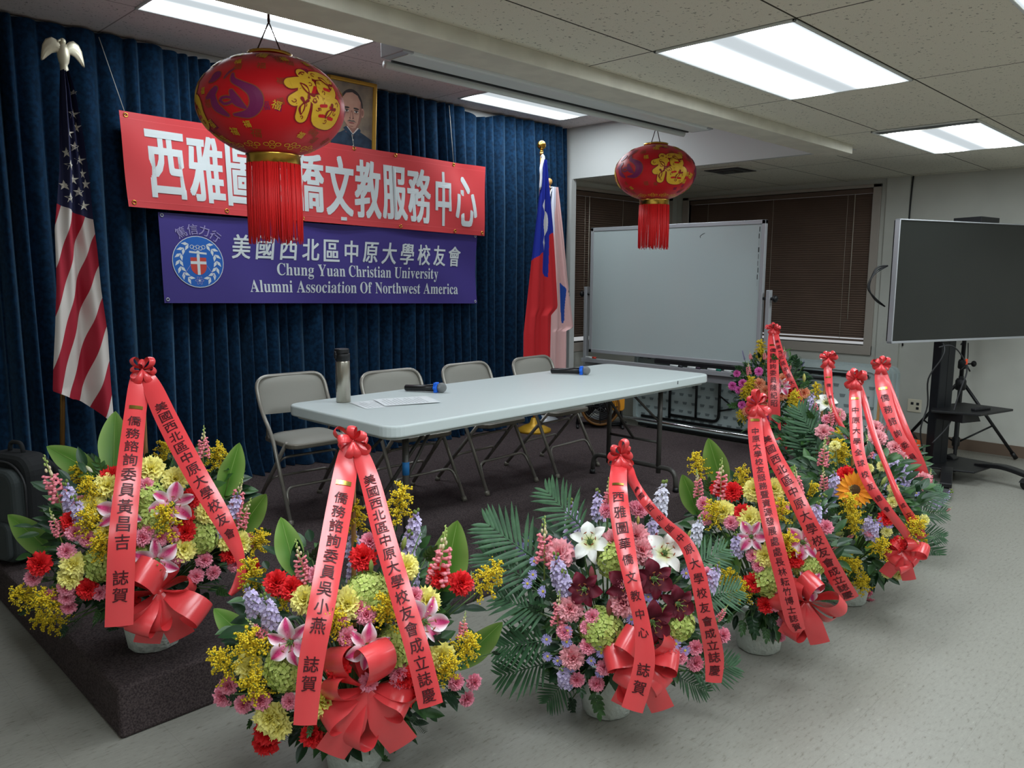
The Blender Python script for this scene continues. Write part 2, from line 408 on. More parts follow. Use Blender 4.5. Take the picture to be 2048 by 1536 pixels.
# projector screen case under the beam
r = empty('projector_screen', (3.31, 2.80, 2.46), 'long white projector screen case mounted along the beam', 'projector screen')
b = MB(); b.X = Matrix.Translation((-3.31, -2.80, -2.46))
b.prism(rrect(2.72, 2.452, 2.87, 2.565, .02), 2.13, 4.50, X=Matrix(((0, 0, 1, 0), (1, 0, 0, 0), (0, 1, 0, 0), (0, 0, 0, 1)))); b.build('case', M_white, r)
b = MB(); b.cyl((-1.19, .085, -.022), (1.14, .085, -.022), .017, 12); b.build('screen_bar', M_white, r)
b = MB(); b.box((-1.17, .052, -.014), (1.15, .066, -.006)); b.build('slot', M_black, r)
for s in (-1, 1):
    b = MB(); b.box((s*1.19-.03, -.082, -.005), (s*1.19+.03, .072, .11)); b.cyl((s*1.19, -.087, .04), (s*1.19, -.08, .04), .018, 14, 1); b.build('end_bracket', [M_alu, M_black], r, bevel=.004)
    b = MB(); b.cyl((s*1.15, -.03, .09), (s*1.15, -.03, ZH-2.46), .004, 6); b.build('hanger', M_alu, r)
# outlet and cables on the right wall
r = empty('wall_outlet', (XE, 2.43, .35), 'white electrical outlet on the wall behind the cart', 'outlet')
b = MB(); b.box((-.008, -.06, -.06), (0, .06, .06)); b.build('plate', mat('outlet_plate', (236, 228, 206), .45), r, bevel=.003)
for y, z in ((-.028, .02), (.02, .02), (-.028, -.022)):
    b = MB(); b.box((-.010, y-.012, z-.012), (-.0075, y+.012, z+.012)); b.build('socket', M_dark, r)
r = empty('wall_socket_box', (XE, 2.60, .30), 'small white junction box on the wall beside the stacked tables', 'outlet')
b = MB(); b.box((-.07, -.05, -.04), (-.036, .05, .04)); b.build('box_body', M_white, r, bevel=.004)
b = MB(); b.tube(smoothpath([(XE-.012, 2.585, ZL), (XE-.012, 2.59, 2.3), (XE-.012, 2.594, 2.1), (XE-.012, 2.59, 1.5), (XE-.014, 2.57, .9)], 4), .007, 6)
tag(b.build('wall_cable', M_black), 'black cable running down the wall behind the television', 'cable')
# ================================================================== CURTAIN
M_velvet = mat('blue_velvet', (15, 46, 74), .85, spec=.12, sheen=.42, noise=(38, (8, 29, 50), .38, .62), bump=(300, .15))
M_velvet.node_tree.nodes['Principled BSDF'].inputs['Sheen Tint'].default_value = (.25, .48, .72, 1)
rnd = random.Random(5)
# irregular fold centres along the curtain
fx = []; x = .45
while x < 5.9:
    w = rnd.uniform(.06, .15); fx.append((x, w, rnd.uniform(.6, 1.25), rnd.uniform(-.35, .35))); x += w
def fold(x, z):
    h = (z-STG)/(ZH-STG)
    xx = x+.012*sin(3.1*h+x*4)+.02*(1-h)*sin(7*x)
    y = 0
    for c, w, a, sk in fx:
        if c <= xx < c+w:
            t = (xx-c)/w; t = t+sk*t*(1-t)
            y = a*sin(pi*t)**.9*.088; break
    return y
def top_dip(x): return .004+.05*max(0, sin(x*3.1+1.4*sin(x*1.3)))**3
def curtain_pt(u, v):
    x = .5+u*5.26; zt = ZH-.012-top_dip(x); z = STG+.004+(zt-STG-.004)*(1-v)
    h = (z-STG)/(ZH-STG)
    k = (.55+.45*min(1, (1-h)*3.2))*(1+.25*(1-h)**2)
    y = 5.045-fold(x, z)*k-.05*max(0, 1-(z-STG)/.28)**2*(1.2+sin(11*x))*.9
    return (x, y, z)
r = empty('stage_curtain', (3.2, 5.0, STG), 'dark blue pleated velvet curtain across the back of the stage', 'curtain')
b = MB(); b.X = Matrix.Translation((-3.2, -5.0, -STG)); b.grid(curtain_pt, 1200, 24); b.build('drape', M_velvet, r)
b = MB(); b.X = Matrix.Translation((-3.2, -5.0, -STG)); b.box((.5, 5.072, ZH-.11), (5.78, 5.088, ZH-.002)); b.build('curtain_track', M_wallw, r)
# ================================================================== BANNERS, PORTRAIT
M_red = mat('red_vinyl', (204, 66, 70), .38, spec=.35)
M_prp = mat('purple_cloth', (64, 52, 126), .5, spec=.3)
M_lw = mat('white_print', (206, 212, 214), .5)
M_seal = mat('seal_blue', (22, 92, 178), .5); M_sred = mat('seal_red', (190, 62, 52), .5)
M_line = mat('pale_outline', (150, 140, 190), .5)
M_string = mat('white_string', (180, 178, 170), .7)
def quad_fn(c, y, wav):
    """c = corner (x, z): top left, top right, bottom right, bottom left -> point for u, v"""
    def f(u, v, off=0):
        x = (1-v)*((1-u)*c[0][0]+u*c[1][0])+v*((1-u)*c[3][0]+u*c[2][0])
        z = (1-v)*((1-u)*c[0][1]+u*c[1][1])+v*((1-u)*c[3][1]+u*c[2][1])
        return (x, y-off+wav(u, v), z)
    return f
def banner(name, label, c, y, wav, m, mats, nu, nv):
    r = empty(name, (c[0][0], y, c[3][1]), label, 'banner'); o = V(r.location)
    f = quad_fn(c, y, wav); mb = MB(); mb.X = Matrix.Translation(-o); mb.grid(lambda u, v: f(u, v), nu, nv)
    return r, f, mb, o
def wr(u, v): return .010*sin(9*u+2*v)*sin(3*v+1)+.006*sin(23*u-6*v)+.012*exp(-((u-.91)/.03)**2-((v-.1)/.3)**2)
CR = ((1.715, 2.462), (4.580, 2.425), (4.572, 1.863), (1.735, 1.925))
r, f, mb, o = banner('red_banner', 'wide red vinyl banner with one row of tall white characters', CR, 4.868, wr, M_red, None, 90, 16)
Lr = 2.86; Hr = .55
def rp(x, z, k=0): return f(x/Lr, 1-z/Hr, .0022+.0002*k)
for i, ch in enumerate('西雅圖華僑文教服務中心'):
    cx = .245+i*.2405; w = (.215 if ch != '中' else .17)
    put_glyph(mb, ch, rp, cx, .268-.012*i/10, w, .40, 1, bold=.034)
mb.grid(lambda u, v: rp(u*Lr, .512+.001*v), 40, 1, 2, tc=False); mb.grid(lambda u, v: rp(u*Lr, .038+.0012*v), 40, 1, 2, tc=False)
mb.build('banner_sheet', [M_red, M_lw, mat('red_seam', (236, 110, 112), .5)], r)
for u, v in ((.012, .04), (.012, .95), (.21, .955), (.37, .04), (.40, .97), (.68, .03), (.69, .965), (.885, .03), (.887, .965), (.99, .96), (.55, .03)):
    g = MB(); p = V(f(u, v, .002))-o; ring = [(p.x+.011*cos(a), p.y, p.z+.011*sin(a)) for a in [2*pi*k/12 for k in range(12)]]
    g.tube(ring, .0035, 6, closed=True); g.build('grommet', M_gold, r)
g = MB(); g.box((1.40, -.006, .028), (1.45, -.002, .05)); p = V(f(.515, .93, .004))-o; g.X = None
g = MB(); g.box((p.x-.024, p.y-.002, p.z-.012), (p.x+.024, p.y, p.z+.012)); g.build('sticker', M_lw, r)
for u, v, q in ((.012, .04, (1.67, 4.98, ZH-.05)), (.885, .03, (4.27, 4.96, ZH-.04)), (.55, .03, (3.3, 4.98, ZH-.05)), (.37, .04, (2.78, 4.98, ZH-.05))):
    g = MB(); p = V(f(u, v, .002))-o; g.cyl(p, V(q)-o, .0022, 6); g.build('hanging_string', M_string, r)
def wp(u, v): return (1-exp(-((u-.087)/.12)**4))*.012*sin(7*u+1.5*v)*sin(2.5*v+.5)+(1-exp(-((u-.087)/.12)**4))*.008*sin(17*u-5*v)
CP = ((1.912, 1.905), (4.508, 1.875), (4.508, 1.302), (1.922, 1.362))
r, f, mb, o = banner('purple_banner', 'purple cloth banner with a round blue seal and white lettering', CP, 4.895, wp, M_prp, None, 80, 16)
Lp = 2.59; Hp = .558
def pp(x, z, k=0): return f(x/Lp, 1-z/Hp, .0022+.0002*k)
for i, ch in enumerate('美國西北區中原大學校友會'):
    put_glyph(mb, ch, pp, .52+i*.1665, .372-.012*i/11*0, .125, .155, 1, bold=.022, skew=.10)
put_line(mb, bold_latin('Chung Yuan Christian University'), pp, .765, 2.165, .192, .118, 1)
put_line(mb, bold_latin('Alumni Association Of Northwest America'), pp, .56, 2.375, .075, .118, 1)
sc_ = (.225, .262); R0 = .163
def disc(cx, cz, rr, m, lay, n=40, sz=1): mb.add([pp(cx+rr*cos(2*pi*k/n), cz+rr*sz*sin(2*pi*k/n), lay) for k in range(n)], [tuple(range(n))], m, False)
def ringp(cx, cz, rr, w, m, lay, n=32, sz=1):
    mb.add([pp(cx+q*cos(2*pi*k/n), cz+q*sz*sin(2*pi*k/n), lay) for q in (rr, rr-w) for k in range(n)], [(k, (k+1) % n, n+(k+1) % n, n+k) for k in range(n)], m, False)
def polyp(pts, m, lay): mb.add([pp(x, z, lay) for x, z in pts], [tuple(range(len(pts)))], m, False)
disc(*sc_, R0, 2, 6); ringp(*sc_, R0, .004, 1, 8)
for s in (-1, 1):
    for k in range(7):
        a = radians(232-k*19) if s < 0 else radians(-52+k*19)
        cx, cz = sc_[0]+.118*cos(a), sc_[1]+.125*sin(a); ta = a-s*pi/2*1 + (0 if s > 0 else 0)
        for q in (-1, 1):
            d = ta+q*.55; L = .048; pts = [(cx, cz), (cx+L*.5*cos(d+.42), cz+L*.5*sin(d+.42)), (cx+L*cos(d), cz+L*sin(d)), (cx+L*.5*cos(d-.42), cz+L*.5*sin(d-.42))]
            polyp(pts, 1, 9)
for k in range(5): ringp(sc_[0]-.036+.018*k, sc_[1]+.094-(.007 if k % 2 else 0), .013, .003, 1, 10, 18)
polyp([(sc_[0]-.055, sc_[1]+.068), (sc_[0]+.055, sc_[1]+.060), (sc_[0]+.055, sc_[1]+.048), (sc_[0]-.055, sc_[1]+.056)], 1, 10)
disc(sc_[0], sc_[1]+.062, .011, 1, 12, 16)
polyp([(sc_[0]-.008, sc_[1]+.05), (sc_[0]+.008, sc_[1]+.05), (sc_[0]+.010, sc_[1]+.03), (sc_[0]-.010, sc_[1]+.03)], 1, 11)
sh = [(-.05, .028), (.05, .028), (.05, -.03)]+[(.05*cos(a), -.03+.052*sin(a)) for a in [-pi*k/8 for k in range(1, 8)]]+[(-.05, -.03)]
polyp([(sc_[0]+x, sc_[1]+z) for x, z in sh], 3, 10)
polyp([(sc_[0]-.009, sc_[1]+.03), (sc_[0]+.009, sc_[1]+.03), (sc_[0]+.009, sc_[1]-.082), (sc_[0]-.009, sc_[1]-.082)], 1, 12)
polyp([(sc_[0]-.05, sc_[1]+.004), (sc_[0]+.05, sc_[1]+.004), (sc_[0]+.05, sc_[1]-.014), (sc_[0]-.05, sc_[1]-.014)], 1, 13)
for s in (-1, 1): polyp([(sc_[0]+s*.05, sc_[1]-.02), (sc_[0]+s*.053, sc_[1]-.02), (sc_[0]+s*.105, sc_[1]-.095), (sc_[0]+s*.101, sc_[1]-.095)], 4, 11)
disc(sc_[0], sc_[1]-.118, .006, 1, 12, 14)
for a in (0, pi/3, 2*pi/3):
    n = 24; pts = []
    for q in (1, .86):
        for k in range(n):
            t = 2*pi*k/n; x, z = .028*q*cos(t), .010*q*sin(t); pts.append(pp(sc_[0]+x*cos(a)-z*sin(a), sc_[1]-.118+x*sin(a)+z*cos(a), 11))
    mb.add(pts, [(k, (k+1) % n, n+(k+1) % n, n+k) for k in range(n)], 4, False)
for i, ch in enumerate('篤信力行'):
    a = radians(118-i*21); put_glyph(mb, ch, pp, sc_[0]+.205*cos(a), sc_[1]+.205*sin(a), .066, .066, 4, bold=.008, rot=a-pi/2)
mb.build('banner_sheet', [M_prp, M_lw, M_seal, M_sred, M_line], r)
for u, v in ((.008, .96), (.992, .97), (.008, .03), (.992, .03)):
    g = MB(); p = V(f(u, v, .002))-o; ring = [(p.x+.009*cos(a), p.y, p.z+.009*sin(a)) for a in [2*pi*k/12 for k in range(12)]]
    g.tube(ring, .003, 6, closed=True); g.build('grommet', M_alu, r)
# portrait
r = empty('framed_portrait', (3.29, 4.90, 2.40), 'gold framed painted portrait of a man with a moustache in a dark blue suit', 'picture', rz=0)
r.rotation_euler = (radians(4), 0, 0)
FW, FH = .205, .50
b = MB()
for p, q in (((-FW, -.02, 0), (-FW+.028, .015, FH)), ((FW-.028, -.02, 0), (FW, .015, FH)), ((-FW, -.02, FH-.028), (FW, .015, FH)), ((-FW, -.02, 0), (FW, .015, .028))): b.box(p, q)
b.build('frame', mat('gilt_frame', (196, 150, 62), .35, .6), r, bevel=.007)
mm = [mat('p_ground', (150, 132, 110), .6, noise=(9, (112, 98, 90), .35, .7)), mat('p_suit', (42, 62, 84), .6, noise=(14, (30, 46, 66), .4, .6)), mat('p_skin', (196, 150, 130), .6, noise=(10, (178, 128, 112), .35, .65)),
      mat('p_hair', (58, 50, 50), .6), mat('p_shade', (150, 104, 92), .6), mat('p_lip', (150, 84, 82), .6), mat('p_collar', (205, 196, 190), .6), mat('p_grey', (104, 90, 86), .6)]
b = MB(); b.box((-FW+.02, -.004, .02), (FW-.02, .006, FH-.02), 0)
def P2(pts, m, lay): b.add([(x, -.0045-.0006*lay, z) for x, z in pts], [tuple(range(len(pts)))], m, False)
def el(cx, cz, rx, rz, n=28, t=0): return [(cx+rx*cos(2*pi*k/n)*cos(t)-rz*sin(2*pi*k/n)*sin(t), cz+rx*cos(2*pi*k/n)*sin(t)+rz*sin(2*pi*k/n)*cos(t)) for k in range(n)]
P2([(-.175, .025), (.175, .025), (.175, .105), (.11, .135), (.05, .16), (-.05, .155), (-.12, .12), (-.175, .095)], 1, 1)
P2([(-.045, .20), (.055, .20), (.06, .13), (.01, .115), (-.05, .14)], 4, 2)
P2([(-.07, .165), (-.045, .18), (.012, .128), (.0, .10)], 1, 4); P2([(.065, .175), (.078, .16), (.03, .095), (.012, .128)], 1, 4)
P2([(-.048, .175), (-.035, .18), (.012, .134), (.012, .125)], 6, 3); P2([(.06, .175), (.05, .178), (.012, .134), (.012, .125)], 6, 3)
P2(el(-.005, .315, .098, .118), 3, 3)
P2(el(.088, .283, .016, .032), 2, 4); P2(el(.09, .283, .008, .02), 4, 5)
P2([(-.085, .33), (-.078, .37), (-.05, .402), (0, .412), (.045, .395), (.072, .355), (.082, .30), (.08, .25), (.066, .205), (.04, .176), (.006, .168), (-.03, .18), (-.06, .21), (-.08, .26), (-.088, .30)], 2, 5)
P2([(.082, .30), (.08, .25), (.066, .205), (.04, .176), (.03, .172), (.05, .21), (.062, .26), (.066, .33), (.072, .355)], 4, 6)
for cx in (-.045, .035):
    P2(el(cx, .305, .024, .0065, t=.06 if cx < 0 else -.06), 3, 7); P2(el(cx, .284, .017, .0075), 6, 7); P2(el(cx+.001, .284, .0075, .0075), 3, 8); P2(el(cx, .291, .019, .0035), 3, 9); P2(el(cx, .272, .018, .003), 4, 8)
P2([(-.008, .29), (.004, .29), (.016, .245), (.02, .236), (-.004, .228), (-.026, .236), (-.018, .245)], 4, 6); P2(el(-.004, .25, .008, .028), 2, 7); P2(el(-.016, .236, .005, .003), 3, 8); P2(el(.01, .236, .005, .003), 3, 8)
P2([(-.042, .212), (-.02, .226), (-.003, .222), (.014, .226), (.038, .21), (.016, .214), (-.003, .213), (-.02, .214)], 7, 8)
P2(el(-.003, .205, .024, .005), 5, 9); P2(el(-.003, .182, .018, .004), 4, 7)
P2(el(.012, .09, .006, .006), 6, 6); P2(el(.014, .05, .005, .005), 6, 6)
b.build('painting', mm, r)
g = MB(); g.cyl((-.12, .02, FH-.03), (-.12, .055, .60), .002, 6); g.cyl((.12, .02, FH-.03), (.12, .055, .60), .002, 6); g.build('hanging_wire', M_string, r)
# ================================================================== LANTERNS
M_lred = mat('lantern_red_silk', (206, 18, 28), .45, spec=.3, sheen=.2)
M_lgold = mat('lantern_gold_print', (236, 186, 52), .4, .1); M_lpur = mat('lantern_purple_print', (122, 26, 84), .5)
M_ldk = mat('lantern_dark_print', (150, 76, 34), .5); M_fr = mat('red_fringe', (226, 34, 36), .5)
M_lline = mat('lantern_maroon_print', (140, 20, 24), .5)
M_lcord = mat('dark_cord', (66, 36, 30), .6)
RL, RV = .287, .196
def lan(lon, lat, off=0):
    """point on the lantern skin; lon 0 faces -Y"""
    c, s = cos(lat), sin(lat); k = 1+.006*abs(sin(8*lon))
    return V((sin(lon)*c*(RL*k+off), -cos(lon)*c*(RL*k+off), s*(RV+off)))
def lan_fn(lon, lat, a0=1.0):
    def g(x, z, k=0):
        la = lat+z/RV*.82; return lan(lon+x/(RL*max(.35, cos(lat))), la, .0016+.00025*k)
    return g
def lantern(loc, label, seed, cord_top, motif):
    r = empty('paper_lantern', loc, label, 'lantern', 'red hanging lanterns')
    rn = random.Random(seed); b = MB()
    b.grid(lambda u, v: lan(u*2*pi, (v-.5)*pi*.93), 96, 40, 0, tc=False)
    def stroke(f, pts, hw, m, lay, n=5):
        """a brush stroke with round ends; hw one width or one per point"""
        h = hw if isinstance(hw, (list, tuple)) else [hw]*len(pts)
        P = smoothpath([(x, z, w) for (x, z), w in zip(pts, h)], n) if len(pts) > 1 else [(pts[0][0], pts[0][1], h[0])]
        vs = []; k = len(P)
        for i in range(k):
            dx, dz = P[min(i+1, k-1)][0]-P[max(i-1, 0)][0], P[min(i+1, k-1)][1]-P[max(i-1, 0)][1]; L = sqrt(dx*dx+dz*dz) or 1
            for q in (-1, 0, 1): vs.append(f(P[i][0]-dz/L*P[i][2]*q, P[i][1]+dx/L*P[i][2]*q, lay))
        if k > 1: b.add(vs, [(i*3+q, i*3+q+1, i*3+q+4, i*3+q+3) for i in range(k-1) for q in (0, 1)], m, False)
        for i in (0, k-1): b.add([f(P[i][0]+P[i][2]*cos(2*pi*t/16), P[i][1]+P[i][2]*sin(2*pi*t/16), lay) for t in range(16)], [tuple(range(16))], m, False)
    # a plump character for blessing: body strokes, then red openings and fish-scale curls
    BODY = [([(-.045, .085), (-.035, .07)], .024), ([(-.095, .035), (-.06, .045), (-.025, .045), (-.04, .01), (-.085, -.03)], .022), ([(-.05, .01), (-.05, -.04), (-.055, -.09)], .023), ([(-.02, -.01), (-.01, -.02)], .016),
            ([(.0, .088), (.04, .095), (.085, .088)], .019), ([(.02, .05), (.075, .052), (.07, .02), (.025, .02), (.02, .05)], .019), ([(.005, -.015), (.095, -.012), (.10, -.06), (.085, -.098), (.015, -.095), (.005, -.05), (.005, -.015)], .022), ([(.05, -.01), (.052, -.09)], .016), ([(.01, -.05), (.09, -.052)], .015)]
    for lon, lat, m in motif:
        f0 = lan_fn(lon, lat); f = lambda x, z, k=0, f0=f0: f0(x*1.12, z*1.12, k)
        if m:
            for pts, w in BODY: stroke(f, pts, w+.005, 4, 1)
            for pts, w in BODY: stroke(f, pts, w, 1, 3)
            for (x, z, a, L) in ((.028, -.033, .2, .012), (.075, -.035, -.2, .012), (.028, -.073, .1, .010), (.074, -.075, 0, .011), (.047, .036, 0, .012), (-.012, .02, 1.2, .014)): stroke(f, [(x-L*cos(a), z-L*sin(a)), (x+L*cos(a), z+L*sin(a))], .0065, 0, 6)
            for q in range(18):      # curls
                pts = BODY[q % len(BODY)][0]; x, z = pts[rn.randrange(len(pts))]; r0 = rn.uniform(.007, .012); a0 = rn.uniform(0, 6)
                stroke(f, [(x+r0*(1-.12*t)*cos(a0+t*.9), z+r0*(1-.12*t)*sin(a0+t*.9)) for t in range(6)], .0014, 4, 8, 2)
            for (x, z, a) in ((-.045, .02, -.9), (.045, .07, -.5), (.06, -.055, 1.0), (-.055, -.055, 1.4)):      # little carp
                c_, s_ = cos(a), sin(a); T = lambda p: (x+p[0]*c_-p[1]*s_, z+p[0]*s_+p[1]*c_)
                stroke(f, [T((-.024, 0)), T((-.008, .003)), T((.010, 0)), T((.022, -.002))], [.004, .011, .008, .002], 4, 10, 3); stroke(f, [T((.020, -.002)), T((.034, .010))], [.003, .007], 4, 10, 3); stroke(f, [T((.020, -.002)), T((.033, -.012))], [.003, .006], 4, 10, 3)
                stroke(f, [T((-.018, 0)), T((0, .002)), T((.012, 0))], [.002, .005, .002], 1, 12, 3); stroke(f, [T((-.018, .003))], .002, 3, 13)
        else:
            k_ = RL/511
            Q = lambda L_: [((x-340)*k_, (450-y)*k_) for x, y in L_]
            SH = [([(235, 310), (215, 335), (190, 350)], [36, 26, 8]), ([(360, 265), (330, 295), (305, 335)], [4, 7, 4]), ([(360, 310), (372, 358), (430, 395), (485, 435), (505, 490), (487, 550), (435, 588), (350, 590)], [8, 18, 24, 36, 40, 36, 26, 8]), ([(275, 492), (300, 515), (345, 508), (362, 488), (330, 472), (290, 475), (275, 492)], 8),
                  ([(360, 435), (385, 500), (432, 545)], [14, 30, 10]), ([(245, 410), (215, 440), (165, 462)], [20, 26, 10]), ([(225, 440), (228, 520), (262, 560), (298, 590)], [18, 30, 24, 12])]
            for pts, w in SH:
                ww = [x*k_+.0035 for x in w] if isinstance(w, list) else w*k_+.0035; stroke(f, Q(pts), ww, 3, 1)
            for pts, w in SH: stroke(f, Q(pts), [x*k_ for x in w] if isinstance(w, list) else w*k_, 2, 3)
    for k in range(150):
        lon, lat = rn.uniform(0, 2*pi), rn.uniform(-.85, 1.05)
        if any(abs((lon-l+pi) % (2*pi)-pi) < .40 and abs(lat-la) < .50 for l, la, _ in motif): continue
        s = rn.choice((.028, .034, .042)); m = rn.choice((1, 1, 3, 3, 2)); f = lan_fn(lon, lat)
        put_glyph(b, '福', f, 0, 0, s, s*1.1, m, bold=.012 if m == 1 else 0, rot=rn.uniform(-.35, .35))
    for k in range(12):      # scroll border under the belly
        f = lan_fn(2*pi*k/12, -1.02)
        for dx, dz, rr in ((-.022, 0, .012), (.022, 0, .012), (0, .012, .010), (0, -.016, .013)):
            n = 14; b.add([f(dx+(rr if j < n else rr*.68)*cos(2*pi*j/n), dz+(rr if j < n else rr*.68)*sin(2*pi*j/n), 3) for j in range(2*n)], [(j, (j+1) % n, n+(j+1) % n, n+j) for j in range(n)], 1, False)
    b.build('lantern_body', [M_lred, M_lgold, M_lpur, M_ldk, M_lline], r)
    b = MB(); z = RV*sin(pi*.465)
    b.lathe([(.085, z-.006), (.088, z+.008), (.05, z+.016), (.02, z+.014)], 24); b.build('top_cap', M_gold, r)
    b = MB(); b.lathe([(.100, -z-.034), (.107, -z-.032), (.105, -z-.002), (.110, -z+.004), (.10, -z+.006)], 36); b.build('gold_band', M_gold, r)
    b = MB(); n = 210
    for k in range(n):
        a = 2*pi*k/n+rn.uniform(-.01, .01); L = .285+rn.uniform(0, .035); sway = rn.uniform(-.010, .010); ra = .103+rn.uniform(-.004, .004)
        b.tube([(ra*cos(a), ra*sin(a), -z-.032), ((ra+.003)*cos(a+sway*.3), (ra+.003)*sin(a+sway*.3), -z-.032-L*.5), ((ra+.002)*cos(a+sway*2), (ra+.002)*sin(a+sway*2), -z-.032-L)], [.0019, .0021, .0016], 5)
    t = b.build('tassel_fringe', M_fr, r)
    b = MB(); zt = cord_top-loc[2]; zk = z+.13
    b.cyl((.055, 0, z+.012), (0, 0, zk), .003, 6); b.cyl((-.055, 0, z+.012), (0, 0, zk), .003, 6); b.cyl((0, 0, zk), (0, 0, zt), .0055, 8); b.build('cord', M_lcord, r)
AA, AB = radians(-28.7), radians(-55.2)   # the direction the viewer looks from, as longitude on the lantern
lantern((1.65, 3.01, 2.21), 'large red lantern with long fringe hanging in front of the red banner', 3, ZH, ((AA+.62, .02, 1), (AA-.55, -.05, 0), (AA+1.95, .0, 0), (AA-1.6, .0, 1), (AA+3.1, 0, 1)))
lantern((4.85, 3.37, 2.275), 'smaller looking red lantern hanging in front of the whiteboard', 8, ZH, ((AB+.35, .02, 1), (AB-.75, .12, 0), (AB-1.75, .0, 1), (AB+1.6, 0, 0), (AB+2.9, 0, 1)))
# ================================================================== TABLE, CHAIRS, THINGS ON THE TABLE
M_top = mat('table_plastic', (196, 205, 204), .38, spec=.4, bump=(500, .06))
M_leg = mat('table_leg_enamel', (74, 72, 68), .4, .3); M_blk = mat('black_steel', (26, 26, 28), .4, .2)
M_ctube = mat('chair_tube', (150, 146, 138), .32, .45); M_cpan = mat('chair_steel', (128, 123, 112), .4, .3); M_cpad = mat('grey_vinyl', (140, 138, 130), .5, spec=.35, bump=(700, .08))
TZ = .925
r = empty('folding_table', (3.14, 2.99, STG), 'long pale grey plastic folding table standing on the stage', 'table', rz=radians(.6))
hx, hy, hz = 1.265, .415, TZ-STG
b = MB(); b.prism(rrect(-hx, -hy, hx, hy, .075, 6), hz-.052, hz); tp = b.build('table_top', M_top, r, bevel=.009, seg=3)
b = MB(); b.prism(rrect(-hx+.03, -hy+.03, hx-.03, hy-.03, .05, 6), hz-.065, hz-.051); b.build('underside_rim', M_top, r)
g = MB(); g.box((.87, -hy-.0015, hz-.028), (.876, -hy+.001, hz-.008)); g.build('scuff_mark', M_dark, tp)
for s in (-1, 1):
    x = s*1.02
    b = MB()
    for y in (-.20, .20): b.cyl((x, y, .10), (x, y, hz-.055), .0155, 12)
    b.tube(roundpath([(x, -.335, .012), (x, -.325, .14), (x, .325, .14), (x, .335, .012)], .10, 6), .0155, 12)
    b.cyl((x, -.26, hz-.062), (x, .26, hz-.062), .012, 10)
    lg = b.build('leg_frame', M_leg, r)
    for y in (-.335, .335):
        c = MB(); c.cyl((x, y, 0), (x, y, .03), .019, 12); c.build('foot_cap', M_black, lg)
    b = MB(); b.cyl((x, 0, .30), (x-s*.36, 0, hz-.06), .009, 8); b.cyl((x, -.2, .30), (x, .2, .30), .009, 8)
    for y in (-.2, .2): b.cyl((x, y, .43), (x-s*.26, y*.55, hz-.06), .008, 8)
    b.build('brace', M_leg, r)
    if s < 0:
        t = MB(); t.cyl((x, -.20, .46), (x, -.20, .52), .0165, 12); t.build('blue_tape', mat('blue_tape', (28, 110, 175), .6), lg)

def chair(loc, rz, label, first=[None]):
    """steel folding chair, faces -Y"""
    if first[0] is None:
        r = empty('folding_chair', (0, 0, 0), label, 'chair'); w = .215; R = .0115
        b = MB()     # front legs running up into the back frame
        b.tube(roundpath([(-w-.015, -.25, .02), (-w, -.02, .46), (-w, .115, .585), (-w, .19, .768), (w, .19, .768), (w, .115, .585), (w, -.02, .46), (w+.015, -.25, .02)], .085, 6), R, 10)
        fr = b.build('front_frame', M_ctube, r)
        q = w-.028; rfs = {}
        for s in (-1, 1):
            b = MB(); b.tube([(s*q, -.14, .435), (s*(q+.012), .24, .02)], R, 10); rfs[s] = b.build('rear_leg', M_ctube, r)
        for s in (-1, 1):
            c = MB(); c.tube([(s*(w+.014), -.247, .026), (s*(w+.0155), -.258, 0)], [.0155, .017], 12); c.build('foot_cap', M_cpan, fr)
            c = MB(); c.tube([(s*(q+.0115), .235, .026), (s*(q+.0125), .245, 0)], [.0155, .017], 12); c.build('foot_cap', M_cpan, rfs[s])
        def st(z, yl, ww, dz):
            yy = lambda zz: yl(zz)
            c = MB(); c.tube(roundpath([(-ww, yy(z-dz), z-dz), (-ww+.012, yy(z), z), (ww-.012, yy(z), z), (ww, yy(z-dz), z-dz)], .05, 5), .008, 8); c.build('stretcher', M_ctube, r)
        st(.19, lambda z: -.25+(z-.02)*(.23/.44), w+.004, .085)
        st(.20, lambda z: .24-(z-.02)*(.38/.415), q+.006, .085); st(.335, lambda z: .24-(z-.02)*(.38/.415), q+.002, .085)
        b = MB(); b.prism(rrect(-.195, -.215, .195, .165, .06, 5), .405, .432); b.build('seat_pan', M_cpan, r, bevel=.006)
        b = MB()
        def pad(u, v):
            a = 2*pi*u; n = 5; cx, cy = cos(a), sin(a); k = (abs(cx)**n+abs(cy)**n)**(-1/n)
            rr = min(1, v*1.12); z = .432+.024*max(0, 1-rr**5)
            return (cx*k*rr*.188, -.025+cy*k*rr*.182, z if v < .98 else .43)
        b.grid(pad, 40, 8); b.build('seat', M_cpad, r)
        b = MB()
        def back(side):
            def g(u, v):
                x = (u-.5)*2; z = .562+.203*v; n = 4
                rx = .205*(1-.16*max(0, (v-.72)/.28)**2.2); y = .108+.088*(z-.575)/.205*1.05-.022*(1-x*x)+.006
                t = .016*(1-abs(x)**6)*(1-abs(2*v-1)**6)
                return (x*rx, y-t*side-.001*side, z)
            return g
        b.grid(back(1), 24, 10); b.grid(back(-1), 24, 10); b.build('backrest', M_cpad, r)
        for s in (-1, 1):
            b = MB(); b.tube([(s*.205, .06, .52), (s*.192, .10, .42)], .006, 6); b.build('folding_link', M_cpan, r)
        first[0] = r; o = r
    else:
        src = first[0]; o = src.copy(); COL.objects.link(o); o['label'] = label
        for ch in [c for c in bpy.data.objects if c.parent == src]:
            c2 = ch.copy(); COL.objects.link(c2); c2.parent = o
            for sb in [c for c in bpy.data.objects if c.parent == ch]:
                c3 = sb.copy(); COL.objects.link(c3); c3.parent = c2
    o.location = loc; o.rotation_euler = (0, 0, rz); o['group'] = 'grey folding chairs behind the table'; return o
